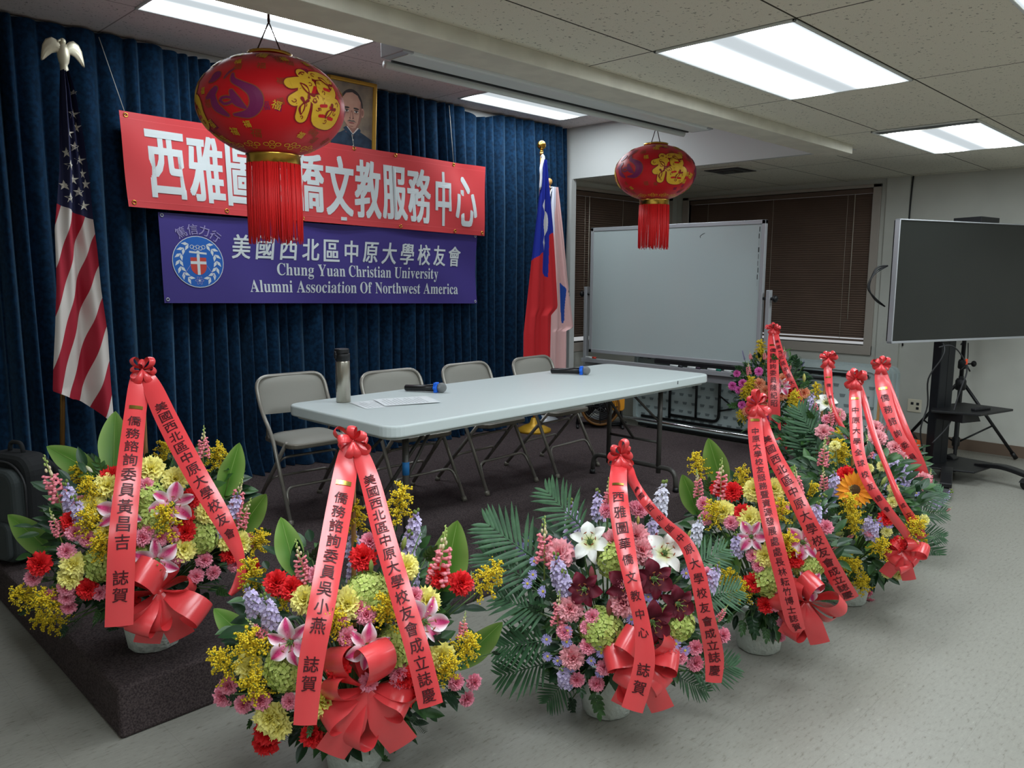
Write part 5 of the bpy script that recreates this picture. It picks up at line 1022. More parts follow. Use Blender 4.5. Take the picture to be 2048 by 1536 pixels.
BQ['D'] = dict(pos=(2.946,1.458,0), to=(-0.896,-0.444,0), rl=0.38, rd=0.32, rz=0.38, zc=0.45, top=(-0.037,0.037,1.034), bow=((-0.177,-0.269,0.327),0.13),
 fl=[('Y',(-0.286,0.03,0.643),(-0.901,-0.22,0.375)),('Y',(-0.271,-0.072,0.636),(-0.868,-0.351,0.352)),('Y',(-0.28,-0.147,0.51),(-0.875,-0.444,0.191)),('Y',(-0.208,-0.057,0.732),(-0.798,-0.332,0.503)),('Y',(-0.171,-0.117,0.741),(-0.747,-0.414,0.52)),('R',(-0.232,0.085,0.717),(-0.849,-0.132,0.511)),('R',(-0.237,0.023,0.717),(-0.842,-0.224,0.49)),('R',(-0.27,-0.042,0.654),(-0.87,-0.313,0.38)),('R',(-0.296,-0.116,0.398),(-0.909,-0.412,0.057)),('R',(-0.256,-0.15,0.307),(-0.882,-0.467,-0.06)),('R',(-0.218,-0.238,0.509),(-0.806,-0.56,0.192)),('P',(-0.271,0.13,0.65),(-0.908,-0.072,0.413)),('P',(-0.299,-0.107,0.504),(-0.9,-0.396,0.184)),('P',(-0.293,-0.129,0.468),(-0.895,-0.424,0.141)),('P',(-0.241,-0.177,0.311),(-0.864,-0.501,-0.055)),('P',(-0.141,-0.193,0.187),(-0.78,-0.57,-0.258)),('P',(-0.178,-0.19,0.222),(-0.815,-0.547,-0.192)),('P',(-0.083,-0.131,0.114),(-0.734,-0.52,-0.437)),('P',(-0.297,-0.011,0.61),(-0.905,-0.276,0.322)),('P',(-0.099,-0.296,0.615),(-0.661,-0.664,0.349)),('P',(-0.195,-0.163,0.684),(-0.774,-0.47,0.424)),('P',(-0.3,0.1,0.603),(-0.935,-0.125,0.332)),('P',(-0.247,-0.197,0.377),(-0.856,-0.516,0.03)),('L',(-0.289,-0.094,0.574),(-0.886,-0.378,0.27)),('L',(-0.191,-0.248,0.566),(-0.773,-0.576,0.266)),('L',(-0.185,-0.273,0.404),(-0.783,-0.619,0.063)),('H',(-0.273,-0.165,0.411),(-0.879,-0.471,0.072)),('H',(-0.18,-0.279,0.479),(-0.768,-0.621,0.158)),('G',(-0.167,0.208,0.743),(-0.781,0.074,0.621)),('G',(-0.3,0.051,0.614),(-0.921,-0.194,0.337)),('G',(-0.04,0.081,0.695),(-0.802,-0.265,0.535)),('G',(-0.302,-0.07,0.346),(-0.932,-0.361,-0.009)),('G',(0.147,-0.109,0.629),(-0.674,-0.563,0.478)),('G',(-0.215,-0.166,0.654),(-0.798,-0.47,0.378)),('G',(-0.234,-0.208,0.545),(-0.821,-0.52,0.235)),('G',(-0.32,-0.03,0.385),(-0.95,-0.309,0.04)),('V',(-0.313,-0.048,0.533),(-0.92,-0.324,0.22)),('V',(-0.121,-0.26,0.654),(-0.686,-0.609,0.398)),('V',(0.189,-0.15,0.59),(-0.642,-0.629,0.439)),('V',(-0.095,0.136,0.647),(-0.866,-0.192,0.462))],
 sp=[('S',(-0.243,0.068,0.69),(-0.245,0.069,0.846)),('S',(-0.23,0.172,0.666),(-0.239,0.181,0.779)),('S',(-0.118,-0.188,0.718),(-0.132,-0.174,0.842)),('B',(-0.184,-0.206,0.63),(-0.177,-0.214,0.674),'g'),('B',(-0.204,-0.189,0.621),(-0.211,-0.182,0.656),'g'),('B',(-0.179,-0.265,0.493),(-0.163,-0.282,0.519),'g'),('T',(-0.125,0.125,0.683),(-0.145,0.186,0.891)),('T',(-0.194,0.195,0.568),(-0.213,0.255,0.742)),('T',(-0.178,0.028,0.347),(-0.08,0.121,0.481)),('T',(0.051,-0.051,0.723),(0.102,-0.063,0.773)),('F',(-0.225,0.129,0.684),(-0.253,0.115,0.756)),('F',(-0.231,-0.085,0.237),(-0.248,-0.108,0.157)),('F',(-0.217,-0.041,0.199),(-0.248,-0.05,0.147)),('F',(-0.206,-0.147,0.249),(-0.22,-0.174,0.226)),('F',(-0.166,-0.112,0.178),(-0.191,-0.127,0.126)),('F',(-0.179,-0.162,0.227),(-0.186,-0.196,0.194)),('F',(-0.306,0.074,0.537),(-0.356,0.083,0.519)),('F',(-0.09,-0.269,0.632),(-0.084,-0.316,0.668)),('F',(-0.244,-0.005,0.225),(-0.282,-0.007,0.2)),('F',(-0.149,-0.253,0.31),(-0.158,-0.285,0.278)),('E',(-0.269,0.133,0.466),(-0.277,0.21,0.371)),('E',(-0.233,0.138,0.302),(-0.242,0.194,0.239)),('E',(-0.059,-0.281,0.356),(0.096,-0.268,0.23)),('E',(-0.095,-0.276,0.41),(0.071,-0.258,0.273)),('E',(-0.13,0.131,0.185),(-0.161,0.162,0.104))],
 rib=[([(-0.057,0.032,1.029,0.016),(-0.071,0.027,0.984,0.026),(-0.125,-0.01,0.907,0.029),(-0.245,-0.108,0.767,0.03),(-0.34,-0.204,0.618,0.031),(-0.343,-0.26,0.456,0.032),(-0.31,-0.286,0.312,0.031),(-0.286,-0.299,0.267,0.022)],'中原大學校友服務暨資源發展處處長林耘竹博士誌賀',0.1,0.99),
  ([(-0.05,0.025,1.029,0.014),(-0.056,-0.001,0.956,0.024),(-0.122,-0.079,0.867,0.029),(-0.173,-0.18,0.767,0.03),(-0.198,-0.275,0.64,0.031),(-0.138,-0.333,0.487,0.033),(-0.007,-0.365,0.325,0.034)],'美國西北區中原大學校友會成立誌慶',0.14,0.99)])
BQ['E'] = dict(pos=(3.698,1.392,0), to=(-0.936,-0.352,0), rl=0.4, rd=0.34, rz=0.38, zc=0.46, top=(-0.017,0.017,1.076), bow=((-0.195,-0.294,0.362),0.1),
 fl=[('R',(-0.269,-0.062,0.683),(-0.864,-0.278,0.419)),('R',(-0.21,-0.281,0.401),(-0.826,-0.562,0.042)),('R',(-0.247,-0.239,0.517),(-0.848,-0.493,0.194)),('y',(-0.291,-0.1,0.623),(-0.887,-0.322,0.331)),('y',(-0.248,-0.244,0.457),(-0.857,-0.502,0.117)),('y',(-0.173,-0.236,0.245),(-0.819,-0.541,-0.193)),('y',(-0.123,-0.268,0.235),(-0.764,-0.605,-0.222)),('y',(-0.098,-0.296,0.251),(-0.729,-0.654,-0.201)),('y',(-0.182,0.03,0.784),(-0.774,-0.157,0.614)),('y',(-0.197,-0.241,0.638),(-0.785,-0.501,0.364)),('y',(-0.22,-0.248,0.584),(-0.814,-0.506,0.285)),('y',(-0.171,-0.291,0.327),(-0.798,-0.599,-0.066)),('y',(-0.175,-0.18,0.724),(-0.756,-0.43,0.494)),('y',(-0.119,-0.35,0.503),(-0.714,-0.674,0.19)),('y',(-0.215,-0.138,0.713),(-0.801,-0.372,0.468)),('O',(-0.285,-0.112,0.624),(-0.881,-0.337,0.333)),('G',(-0.02,0.059,0.688),(-0.828,-0.231,0.512)),('G',(-0.314,-0.109,0.543),(-0.916,-0.334,0.224)),('G',(-0.315,-0.128,0.476),(-0.923,-0.359,0.139)),('G',(-0.265,-0.122,0.265),(-0.916,-0.373,-0.148)),('G',(-0.177,-0.129,0.168),(-0.851,-0.411,-0.329)),('G',(-0.253,-0.222,0.371),(-0.875,-0.484,0.003)),('G',(-0.029,0.068,0.71),(-0.813,-0.209,0.543)),('G',(-0.171,-0.32,0.457),(-0.778,-0.617,0.12)),('G',(-0.298,-0.088,0.306),(-0.942,-0.325,-0.086)),('V',(-0.302,-0.029,0.637),(-0.905,-0.239,0.353)),('V',(-0.337,0.013,0.552),(-0.951,-0.193,0.241),'w'),('V',(-0.28,-0.198,0.464),(-0.888,-0.442,0.124)),('V',(0.156,-0.118,0.656),(-0.715,-0.482,0.506)),('V',(-0.289,-0.181,0.482),(-0.895,-0.421,0.148)),('V',(-0.345,0.027,0.509),(-0.967,-0.177,0.185),'w'),('A',(-0.309,-0.038,0.619),(-0.911,-0.25,0.328)),('A',(-0.313,-0.056,0.598),(-0.915,-0.272,0.298)),('A',(-0.259,-0.225,0.506),(-0.862,-0.475,0.18)),('A',(-0.243,-0.249,0.488),(-0.848,-0.507,0.157)),('A',(-0.327,-0.033,0.57),(-0.933,-0.246,0.262)),('A',(-0.273,-0.207,0.423),(-0.886,-0.458,0.073)),('A',(-0.196,-0.263,0.316),(-0.827,-0.556,-0.079)),('A',(-0.265,-0.219,0.486),(-0.87,-0.468,0.153)),('P',(0.066,-0.067,0.034),(-0.574,-0.412,-0.708)),('P',(0.052,-0.052,0.045),(-0.594,-0.38,-0.709)),('P',(0.076,-0.077,-0.012),(-0.57,-0.418,-0.708)),('P',(-0.343,-0.022,0.447),(-0.966,-0.237,0.103)),('P',(-0.157,0.011,0.121),(-0.865,-0.213,-0.455)),('P',(-0.284,-0.191,0.453),(-0.894,-0.434,0.11))],
 sp=[('S',(-0.257,0.045,0.698),(-0.256,0.044,0.834)),('S',(-0.311,0.011,0.6),(-0.32,0.019,0.714)),('S',(-0.31,-0.05,0.341),(-0.281,-0.079,0.425)),('S',(-0.309,-0.106,0.407),(-0.282,-0.133,0.438)),('T',(-0.117,-0.047,0.281),(0.115,-0.077,0.32)),('B',(-0.214,-0.195,0.647),(-0.199,-0.211,0.688),'g'),('B',(-0.22,-0.224,0.599),(-0.193,-0.251,0.624),'g'),('B',(-0.326,-0.043,0.406),(-0.291,-0.078,0.427),'g'),('F',(-0.326,-0.006,0.502),(-0.319,-0.053,0.531)),('F',(-0.183,-0.168,0.223),(-0.202,-0.188,0.181)),('F',(-0.184,-0.14,0.205),(-0.171,-0.192,0.248)),('F',(-0.284,-0.119,0.353),(-0.276,-0.166,0.342)),('F',(-0.149,0.15,-0.003),(-0.144,0.106,-0.025)),('F',(-0.309,-0.048,0.361),(-0.378,-0.018,0.35)),('E',(-0.246,-0.089,0.597),(-0.091,-0.077,0.628)),('E',(-0.204,-0.108,0.655),(-0.064,-0.093,0.69)),('E',(0.168,-0.17,0.149),(0.125,-0.126,0.091))],
 rib=[([(-0.038,0.011,1.067,0.014),(-0.056,0.002,1.005,0.025),(-0.154,-0.049,0.885,0.027),(-0.247,-0.105,0.772,0.026),(-0.312,-0.183,0.664,0.023),(-0.291,-0.254,0.566,0.019),(-0.224,-0.309,0.464,0.017),(-0.171,-0.33,0.378,0.013),(-0.186,-0.327,0.314,0.011),(-0.247,-0.308,0.299,0.017)],'中原大學全球校友總會',0.12,0.66),
  ([(-0.031,0.004,1.067,0.012),(-0.041,-0.034,0.984,0.014),(-0.131,-0.121,0.846,0.013),(-0.197,-0.211,0.715,0.011),(-0.223,-0.279,0.601,0.015),(-0.17,-0.318,0.509,0.021),(-0.103,-0.343,0.421,0.02)],'成立誌慶',0.72,0.97)])
BQ['F'] = dict(pos=(4.68,2.02,0), to=(-0.918,-0.396,0), rl=0.34, rd=0.27, rz=0.36, zc=0.46, top=(0.041,-0.041,1.052), bow=None,
 fl=[('W',(-0.066,-0.089,0.791),(-0.652,-0.389,0.651)),('K',(-0.082,-0.17,0.737),(-0.684,-0.511,0.521)),('K',(-0.191,-0.137,0.642),(-0.835,-0.434,0.338)),('P',(-0.168,-0.165,0.65),(-0.806,-0.475,0.354)),('P',(-0.157,-0.192,0.629),(-0.793,-0.514,0.328)),('P',(-0.147,-0.129,0.712),(-0.78,-0.433,0.452)),('G',(-0.059,0.099,0.768),(-0.759,-0.109,0.641)),('G',(-0.163,-0.205,0.593),(-0.802,-0.528,0.281)),('G',(0.024,0.015,0.817),(-0.488,-0.199,0.85)),('V',(-0.13,-0.227,0.615),(-0.759,-0.569,0.317)),('V',(0.036,0.004,0.671),(-0.817,-0.369,0.443),'w'),('V',(0.009,0.03,0.769),(-0.728,-0.27,0.63))],
 sp=[('S',(-0.142,-0.152,0.683),(-0.142,-0.152,0.807)),('S',(-0.207,-0.149,0.553),(-0.178,-0.178,0.638)),('S',(-0.22,-0.144,0.476),(-0.224,-0.14,0.569)),('S',(-0.135,-0.059,0.749),(-0.144,-0.05,0.835)),('S',(-0.11,-0.185,0.684),(-0.103,-0.192,0.769)),('N',(-0.184,-0.124,0.545),(-0.202,0.049,0.79)),('N',(-0.193,-0.114,0.387),(-0.182,0.029,0.56)),('N',(-0.212,-0.087,0.457),(-0.212,0.063,0.679)),('N',(-0.178,-0.149,0.486),(-0.162,-0.001,0.729)),('N',(-0.183,-0.097,0.327),(-0.158,0.019,0.47)),('F',(-0.109,-0.218,0.626),(-0.096,-0.271,0.663)),('F',(-0.257,-0.034,0.487),(-0.302,-0.029,0.532)),('F',(-0.171,-0.054,0.705),(-0.217,-0.047,0.765)),('F',(-0.232,-0.04,0.602),(-0.282,-0.03,0.623)),('E',(-0.143,0.039,0.705),(-0.149,0.098,0.779)),('E',(-0.221,-0.061,0.43),(-0.169,0.029,0.454)),('E',(-0.213,0,0.593),(-0.18,0.074,0.617))],
 rib=[([(0.022,-0.047,1.036,0.015),(0.006,-0.058,0.968,0.024),(-0.082,-0.115,0.846,0.018),(-0.125,-0.176,0.739,0.012),(-0.114,-0.261,0.601,0.015)],'僑務',0.24,0.55)])
BQ['G'] = dict(pos=(4.42,1.56,0), to=(-0.943,-0.333,0), rl=0.33, rd=0.26, rz=0.32, zc=0.46, top=(-0.001,0.001,1.074), bow=None,
 fl=[('K',(-0.16,-0.062,0.701),(-0.813,-0.295,0.502)),('K',(-0.158,-0.182,0.61),(-0.816,-0.465,0.344)),('K',(-0.094,-0.28,0.495),(-0.746,-0.641,0.183)),('K',(-0.148,-0.152,0.658),(-0.798,-0.427,0.425)),('K',(-0.114,-0.03,0.746),(-0.744,-0.247,0.621)),('V',(0.022,0.016,0.695),(-0.784,-0.264,0.563)),('V',(-0.169,-0.201,0.549),(-0.836,-0.489,0.25)),('V',(-0.155,-0.227,0.515),(-0.823,-0.531,0.202)),('V',(0.271,-0.273,0.316),(-0.117,-0.983,-0.139)),('V',(-0.208,-0.161,0.5),(-0.886,-0.429,0.175)),('V',(-0.218,-0.147,0.438),(-0.907,-0.412,0.089)),('V',(-0.252,-0.065,0.465),(-0.945,-0.302,0.126)),('A',(-0.227,-0.122,0.508),(-0.908,-0.376,0.185)),('A',(-0.214,-0.155,0.463),(-0.898,-0.422,0.124)),('A',(-0.176,-0.209,0.467),(-0.854,-0.503,0.131)),('A',(-0.217,-0.077,0.608),(-0.89,-0.315,0.331)),('A',(-0.122,-0.261,0.43),(-0.794,-0.603,0.077)),('y',(-0.21,-0.136,0.556),(-0.883,-0.393,0.254)),('y',(-0.021,-0.241,0.256),(-0.671,-0.689,-0.274)),('y',(0.211,-0.213,0.191),(-0.26,-0.842,-0.473)),('y',(-0.21,-0.157,0.499),(-0.889,-0.423,0.174)),('G',(0.137,-0.138,0.144),(-0.407,-0.651,-0.641)),('G',(0.176,-0.177,0.091),(-0.384,-0.683,-0.622))],
 sp=[('S',(-0.048,-0.296,0.471),(-0.045,-0.299,0.557)),('S',(-0.136,-0.215,0.35),(-0.149,-0.203,0.423)),('S',(-0.217,-0.054,0.604),(-0.24,-0.032,0.726)),('S',(-0.087,-0.08,0.737),(-0.073,-0.093,0.811)),('S',(0.293,-0.295,0.25),(0.318,-0.32,0.277)),('B',(-0.167,-0.204,0.5),(-0.187,-0.185,0.549),'g'),('B',(-0.183,-0.092,0.642),(-0.207,-0.068,0.703),'m'),('B',(-0.193,-0.121,0.599),(-0.212,-0.102,0.648),'m'),('N',(-0.057,-0.234,0.362),(0.164,-0.311,0.384)),('N',(0.177,-0.179,0.236),(0.302,-0.305,0.237)),('N',(0.182,-0.184,0.144),(0.302,-0.304,0.092)),('N',(0.166,-0.168,0.105),(0.29,-0.292,-0.014)),('N',(0.158,-0.159,0.091),(0.219,-0.22,-0.028)),('N',(-0.07,-0.236,0.39),(0.12,-0.275,0.435)),('F',(-0.202,-0.109,0.575),(-0.258,-0.092,0.617)),('E',(0.005,-0.267,0.406),(0.157,-0.289,0.406)),('E',(-0.197,-0.074,0.543),(-0.125,-0.01,0.569)),('E',(-0.213,-0.048,0.504),(-0.138,0.008,0.556))],
 rib=[([(-0.023,0,1.057,0.022),(-0.038,-0.021,0.978,0.035),(-0.1,-0.08,0.856,0.034),(-0.14,-0.158,0.725,0.029),(-0.125,-0.232,0.615,0.026),(-0.063,-0.266,0.512,0.024)],'僑務諮詢委員',0.22,0.85),
  ([(-0.015,-0.008,1.057,0.014),(-0.04,-0.08,0.917,0.016),(-0.105,-0.181,0.75,0.018),(-0.085,-0.249,0.598,0.023),(-0.041,-0.271,0.509,0.021)],'',0,0)])
BQ['H'] = dict(pos=(5.62,2.785,0.185), to=(-0.896,-0.444,0), rl=0.33, rd=0.28, rz=0.36, zc=0.52, top=(-0.002,0.002,0.961), bow=((0.095,-0.096,0.151),0.11),
 fl=[('D',(-0.277,-0.045,0.573),(-0.927,-0.328,0.182)),('D',(-0.266,-0.089,0.523),(-0.912,-0.391,0.123)),('D',(-0.208,-0.192,0.504),(-0.835,-0.541,0.101)),('D',(-0.074,-0.297,0.512),(-0.657,-0.745,0.115)),('D',(-0.244,-0.094,0.39),(-0.91,-0.412,-0.039)),('D',(-0.196,-0.19,0.618),(-0.811,-0.535,0.237)),('D',(-0.258,0.048,0.355),(-0.976,-0.195,-0.1)),('R',(-0.27,-0.072,0.478),(-0.926,-0.371,0.07)),('R',(-0.17,-0.233,0.515),(-0.786,-0.607,0.114)),('m',(-0.256,0.187,0.532),(-0.987,0.062,0.151)),('m',(-0.285,0.086,0.565),(-0.974,-0.131,0.182)),('m',(-0.282,0.117,0.509),(-0.991,-0.078,0.112)),('m',(-0.261,-0.027,0.661),(-0.908,-0.3,0.293)),('m',(-0.255,0.154,0.63),(-0.959,0,0.285)),('m',(-0.268,0.092,0.395),(-0.992,-0.119,-0.045)),('m',(-0.204,-0.089,0.302),(-0.89,-0.422,-0.172)),('m',(-0.277,0.004,0.421),(-0.964,-0.264,-0.002)),('G',(-0.29,0.023,0.518),(-0.965,-0.232,0.12)),('G',(-0.287,0.006,0.559),(-0.952,-0.256,0.168)),('G',(-0.035,0.076,0.789),(-0.812,-0.248,0.528)),('G',(-0.214,0.106,0.292),(-0.971,-0.078,-0.225)),('G',(-0.156,-0.24,0.456),(-0.777,-0.628,0.042)),('G',(-0.026,0.067,0.729),(-0.854,-0.304,0.422)),('G',(-0.288,0.053,0.476),(-0.98,-0.186,0.067)),('G',(-0.241,-0.139,0.483),(-0.882,-0.465,0.075)),('L',(-0.208,-0.189,0.562),(-0.829,-0.533,0.169))],
 sp=[('Q',(-0.213,0.112,0.729),(-0.23,0.128,0.802)),('Q',(-0.25,0.021,0.68),(-0.258,0.029,0.719)),('Q',(-0.041,-0.256,0.697),(-0.032,-0.264,0.746)),('S',(-0.267,0.046,0.631),(-0.274,0.053,0.738)),('S',(-0.215,0.064,0.743),(-0.224,0.073,0.811)),('S',(-0.124,-0.157,0.763),(-0.131,-0.15,0.849)),('S',(-0.201,-0.043,0.75),(-0.211,-0.034,0.827)),('S',(-0.138,-0.208,0.682),(-0.133,-0.213,0.73)),('B',(-0.061,-0.287,0.586),(-0.064,-0.284,0.654),'y'),('F',(-0.086,-0.233,0.689),(-0.117,-0.242,0.788)),('F',(-0.237,0.13,0.382),(-0.325,0.179,0.396)),('F',(-0.108,-0.247,0.625),(-0.103,-0.292,0.667)),('F',(-0.089,-0.272,0.549),(-0.065,-0.337,0.601)),('F',(-0.164,0.165,0.267),(-0.174,0.134,0.202)),('F',(-0.153,-0.22,0.598),(-0.135,-0.279,0.631)),('F',(-0.239,0.122,0.661),(-0.3,0.143,0.684)),('F',(-0.174,-0.123,0.725),(-0.224,-0.114,0.795)),('E',(-0.108,-0.207,0.631),(0.041,-0.199,0.764)),('E',(-0.213,0.146,0.437),(-0.249,0.216,0.493)),('E',(-0.027,-0.265,0.523),(0.113,-0.26,0.547)),('E',(-0.124,-0.15,0.705),(-0.061,-0.075,0.762)),('E',(-0.226,0.115,0.601),(-0.219,0.164,0.656))],
 rib=[([(-0.018,-0.007,0.947,0.03),(-0.064,-0.031,0.864,0.038),(-0.263,-0.14,0.682,0.04),(-0.335,-0.195,0.476,0.04),(-0.334,-0.212,0.277,0.04),(-0.327,-0.218,0.185,0.04)],'僑務諮詢委員陳紀昭 誌賀',0.18,0.92),
  ([(-0.01,-0.015,0.947,0.019),(-0.091,-0.089,0.832,0.026),(-0.179,-0.19,0.698,0.026),(-0.174,-0.264,0.558,0.025),(-0.103,-0.299,0.418,0.026)],'美國西北區中原大學校友',0.12,0.97)])
def petal_mat(name, c0, c1, lo=.3, hi=.8, edge=None, spots=None, rough=.6):
    """colour runs from c0 at the base (tc.x = 0) to c1 at the tip; edge = colour of the rim across (tc.y)"""
    m = bpy.data.materials.new(name); m.use_nodes = True; nt = m.node_tree; b = nt.nodes['Principled BSDF']; b.inputs['Roughness'].default_value = rough; b.inputs['Specular IOR Level'].default_value = .25
    at = nd(nt, 'ShaderNodeAttribute', attribute_name='tc'); sp = nd(nt, 'ShaderNodeSeparateXYZ'); nt.links.new(at.outputs['Vector'], sp.inputs[0])
    mr = nd(nt, 'ShaderNodeMapRange'); mr.inputs[1].default_value = lo; mr.inputs[2].default_value = hi; nt.links.new(sp.outputs[0], mr.inputs[0])
    c = mixc(nt, mr.outputs[0], rgb(c0), rgb(c1))
    if spots:
        n = nd(nt, 'ShaderNodeTexNoise'); n.inputs['Scale'].default_value = 320; nt.links.new(nd(nt, 'ShaderNodeTexCoord').outputs['Object'], n.inputs['Vector'])
        c = mixc(nt, mth(nt, 'MULTIPLY', mth(nt, 'GREATER_THAN', n.outputs['Fac'], .63), .8), c, rgb(spots))
    if edge:
        e = mth(nt, 'ABSOLUTE', mth(nt, 'SUBTRACT', sp.outputs[1], .5)); mr2 = nd(nt, 'ShaderNodeMapRange'); mr2.inputs[1].default_value = .12; mr2.inputs[2].default_value = .46; nt.links.new(e, mr2.inputs[0])
        c = mixc(nt, mr2.outputs[0], c, rgb(edge))
    nt.links.new(c, b.inputs['Base Color']); return m
G_leaf = mat('leaf_green', (62, 100, 48), .42, noise=(7, (46, 82, 40), .4, .62)); G_dark = mat('leaf_dark', (36, 70, 38), .4, noise=(9, (26, 52, 32), .4, .62)); G_stem = mat('stem_green', (84, 112, 62), .6)
G_broad = petal_mat('broad_leaf', (70, 116, 42), (98, 140, 54), 0, 1, edge=(126, 156, 80), rough=.36); G_palm = mat('palm_green', (66, 104, 70), .5, noise=(6, (50, 84, 56), .4, .6)); G_bud = petal_mat('bud_green', (120, 140, 70), (150, 160, 90), 0, 1)
F_yel = petal_mat('carnation_yellow', (250, 234, 112), (255, 246, 150)); F_red = petal_mat('carnation_red', (206, 24, 36), (236, 44, 48)); F_pnk = petal_mat('carnation_pink', (240, 96, 134), (252, 164, 186)); F_sal = petal_mat('carnation_salmon', (236, 130, 146), (248, 176, 184))
F_pal = petal_mat('carnation_pale', (240, 170, 190), (248, 200, 208)); F_org = petal_mat('carnation_orange', (236, 128, 90), (246, 168, 130)); F_mag = petal_mat('carnation_magenta', (204, 66, 160), (232, 112, 190)); F_py = petal_mat('mini_yellow', (238, 226, 110), (244, 238, 160))
F_lily = petal_mat('lily_pink', (236, 150, 176), (206, 60, 118), 0, .5, edge=(246, 234, 238), spots=(164, 24, 72)); F_wht = petal_mat('lily_white', (214, 214, 140), (238, 238, 232), .02, .35); F_mar = petal_mat('lily_maroon', (60, 10, 24), (104, 20, 40), 0, .8)
F_gold = mat('goldenrod_yellow', (230, 200, 40), .7); F_hyd = petal_mat('hydrangea_green', (168, 190, 84), (204, 216, 128), 0, 1); F_sna = mat('snapdragon_pink', (238, 138, 150), .6); F_snb = mat('snapdragon_bud', (222, 206, 166), .6); F_sng = mat('snapdragon_tip', (164, 184, 100), .6)
F_lav = petal_mat('stock_lavender', (186, 168, 222), (220, 208, 240), 0, .9); F_stw = petal_mat('stock_white', (206, 206, 226), (228, 226, 238), 0, .9); F_ast = mat('aster_lilac', (168, 158, 220), .6); F_asc = mat('aster_centre', (214, 190, 70), .7)
F_ant = mat('anther_brown', (140, 70, 30), .7); F_sun = petal_mat('sunflower_orange', (226, 120, 20), (238, 160, 40), 0, 1); F_suc = mat('sunflower_centre', (70, 48, 24), .9); F_lia = mat('liatris_purple', (112, 60, 168), .7); F_sor = mat('snapdragon_orange', (236, 120, 96), .6)
F_bm = petal_mat('bud_maroon', (120, 90, 60), (132, 60, 68), 0, .8); F_by = petal_mat('bud_yellow', (190, 186, 96), (214, 206, 120), 0, 1); F_bc = petal_mat('bud_cream', (196, 200, 140), (236, 232, 206), 0, .7)
M_rib = mat('red_satin', (230, 70, 74), .27, spec=.8); M_char = mat('brush_ink', (74, 22, 28), .5); M_foil = mat('gold_foil', (210, 180, 90), .22, 1)
M_pot = mat('white_pot', (206, 212, 204), .75, bump=(55, .8)); M_bam = mat('bamboo', (156, 112, 60), .55)
rf = random.Random(11)
def as_mesh(mb, name, mats):
    o = mb.build(name, mats); me = o.data; bpy.data.objects.remove(o); return me
def carnation(name, m, seed):
    r = random.Random(seed); b = MB()
    for th, n, L, z0 in ((6, 9, 1.0, -.05), (28, 8, 1.0, .0), (48, 8, .92, .05), (66, 7, .84, .08), (82, 6, .78, .08)):
        off = r.random()*6; t = radians(th)
        for k in range(n):
            a = off+2*pi*k/n+r.uniform(-.12, .12); ph = r.uniform(0, 6); LL = L*r.uniform(.9, 1.06)
            def f(u, v, a=a, ph=ph, LL=LL, t=t, z0=z0):
                w = (v-.5)*2; ue = u*(1+.13*sin(w*10+ph)*u); rad = LL*ue*cos(t); z = z0+LL*ue*sin(t)*.85-.10*u*u+.17*sin(w*5.5+ph)*u*u
                s = w*.54*u**.8; return (rad*cos(a)-s*sin(a), rad*sin(a)+s*cos(a), z)
            b.grid(f, 3, 6, 0)
    b.tube([(0, 0, .05), (0, 0, -.5), (0, 0, -.9)], [.24, .22, .08], 8, 1)
    return as_mesh(b, name, [m, G_stem])
def lily(name, m, seed, L=.078, W=.026):
    r = random.Random(seed); b = MB()
    for k in range(6):
        a = k*pi/3+r.uniform(-.1, .1); in_ = k % 2; w0 = W*(1 if in_ else .72); cur = r.uniform(.85, 1.15)
        def f(u, v, a=a, w0=w0, in_=in_, cur=cur):
            x = (v-.5)*2; rad = L*(.12+.95*u-.05*u*u); z = L*(.55*u*(1.5-u)*1.1-.62*cur*max(0, u-.45)**1.6*1.5)+(.002 if in_ else 0)
            s = x*w0*sin(pi*min(1, .06+u*.94)**.85)**.8*(1 if u < .98 else .2); z += .010*(1-x*x)*-1*sin(pi*u)+.003*sin(9*u+3*x)
            return (rad*cos(a)-s*sin(a), rad*sin(a)+s*cos(a), z)
        b.grid(f, 10, 6, 0)
    b.tube([(0, 0, .012), (0, 0, -.03)], [.010, .005], 8, 1)
    c = MB()
    for k in range(6):
        a = k*pi/3+.3; p = [(.002*cos(a), .002*sin(a), .005), (.010*cos(a), .010*sin(a), .03), (.022*cos(a), .022*sin(a), .052)]
        c.tube(p, .0009, 5, 0); q = p[-1]; c.tube([(q[0]-.006*sin(a), q[1]+.006*cos(a), q[2]), q, (q[0]+.006*sin(a), q[1]-.006*cos(a), q[2])], [.001, .0022, .001], 6, 1)
    c.tube([(0, 0, .0), (0, 0, .06)], [.0015, .0015], 6, 0); c.sph((0, 0, .061), .003, 8, 6, 0)
    return (as_mesh(b, name, [m, G_stem]), as_mesh(c, 'stamens', [G_bud, F_ant]))
def goldenrod(name, seed):
    r = random.Random(seed); b = MB(); b.tube([(0, 0, -.07), (0, 0, .03), (.004, 0, .11)], [.0022, .002, .001], 5, 1)
    for k in range(24):
        t = k/24; z = -.025+.115*t; a = k*2.4+r.uniform(-.3, .3); L = .042*(1-.7*t)+.010
        for j in range(8):
            s = (j+1)/8; rr = L*s; zz = z+.026*s-.020*s*s
            for q in range(3): b.octa((rr*cos(a)+r.uniform(-.006, .006), rr*sin(a)+r.uniform(-.006, .006), zz+r.uniform(-.006, .006)), r.uniform(.0024, .0042), 0)
        b.tube([(0, 0, z), (L*.6*cos(a), L*.6*sin(a), z+.010), (L*cos(a), L*sin(a), z+.008)], .0009, 4, 1)
    return as_mesh(b, name, [F_gold, G_stem])
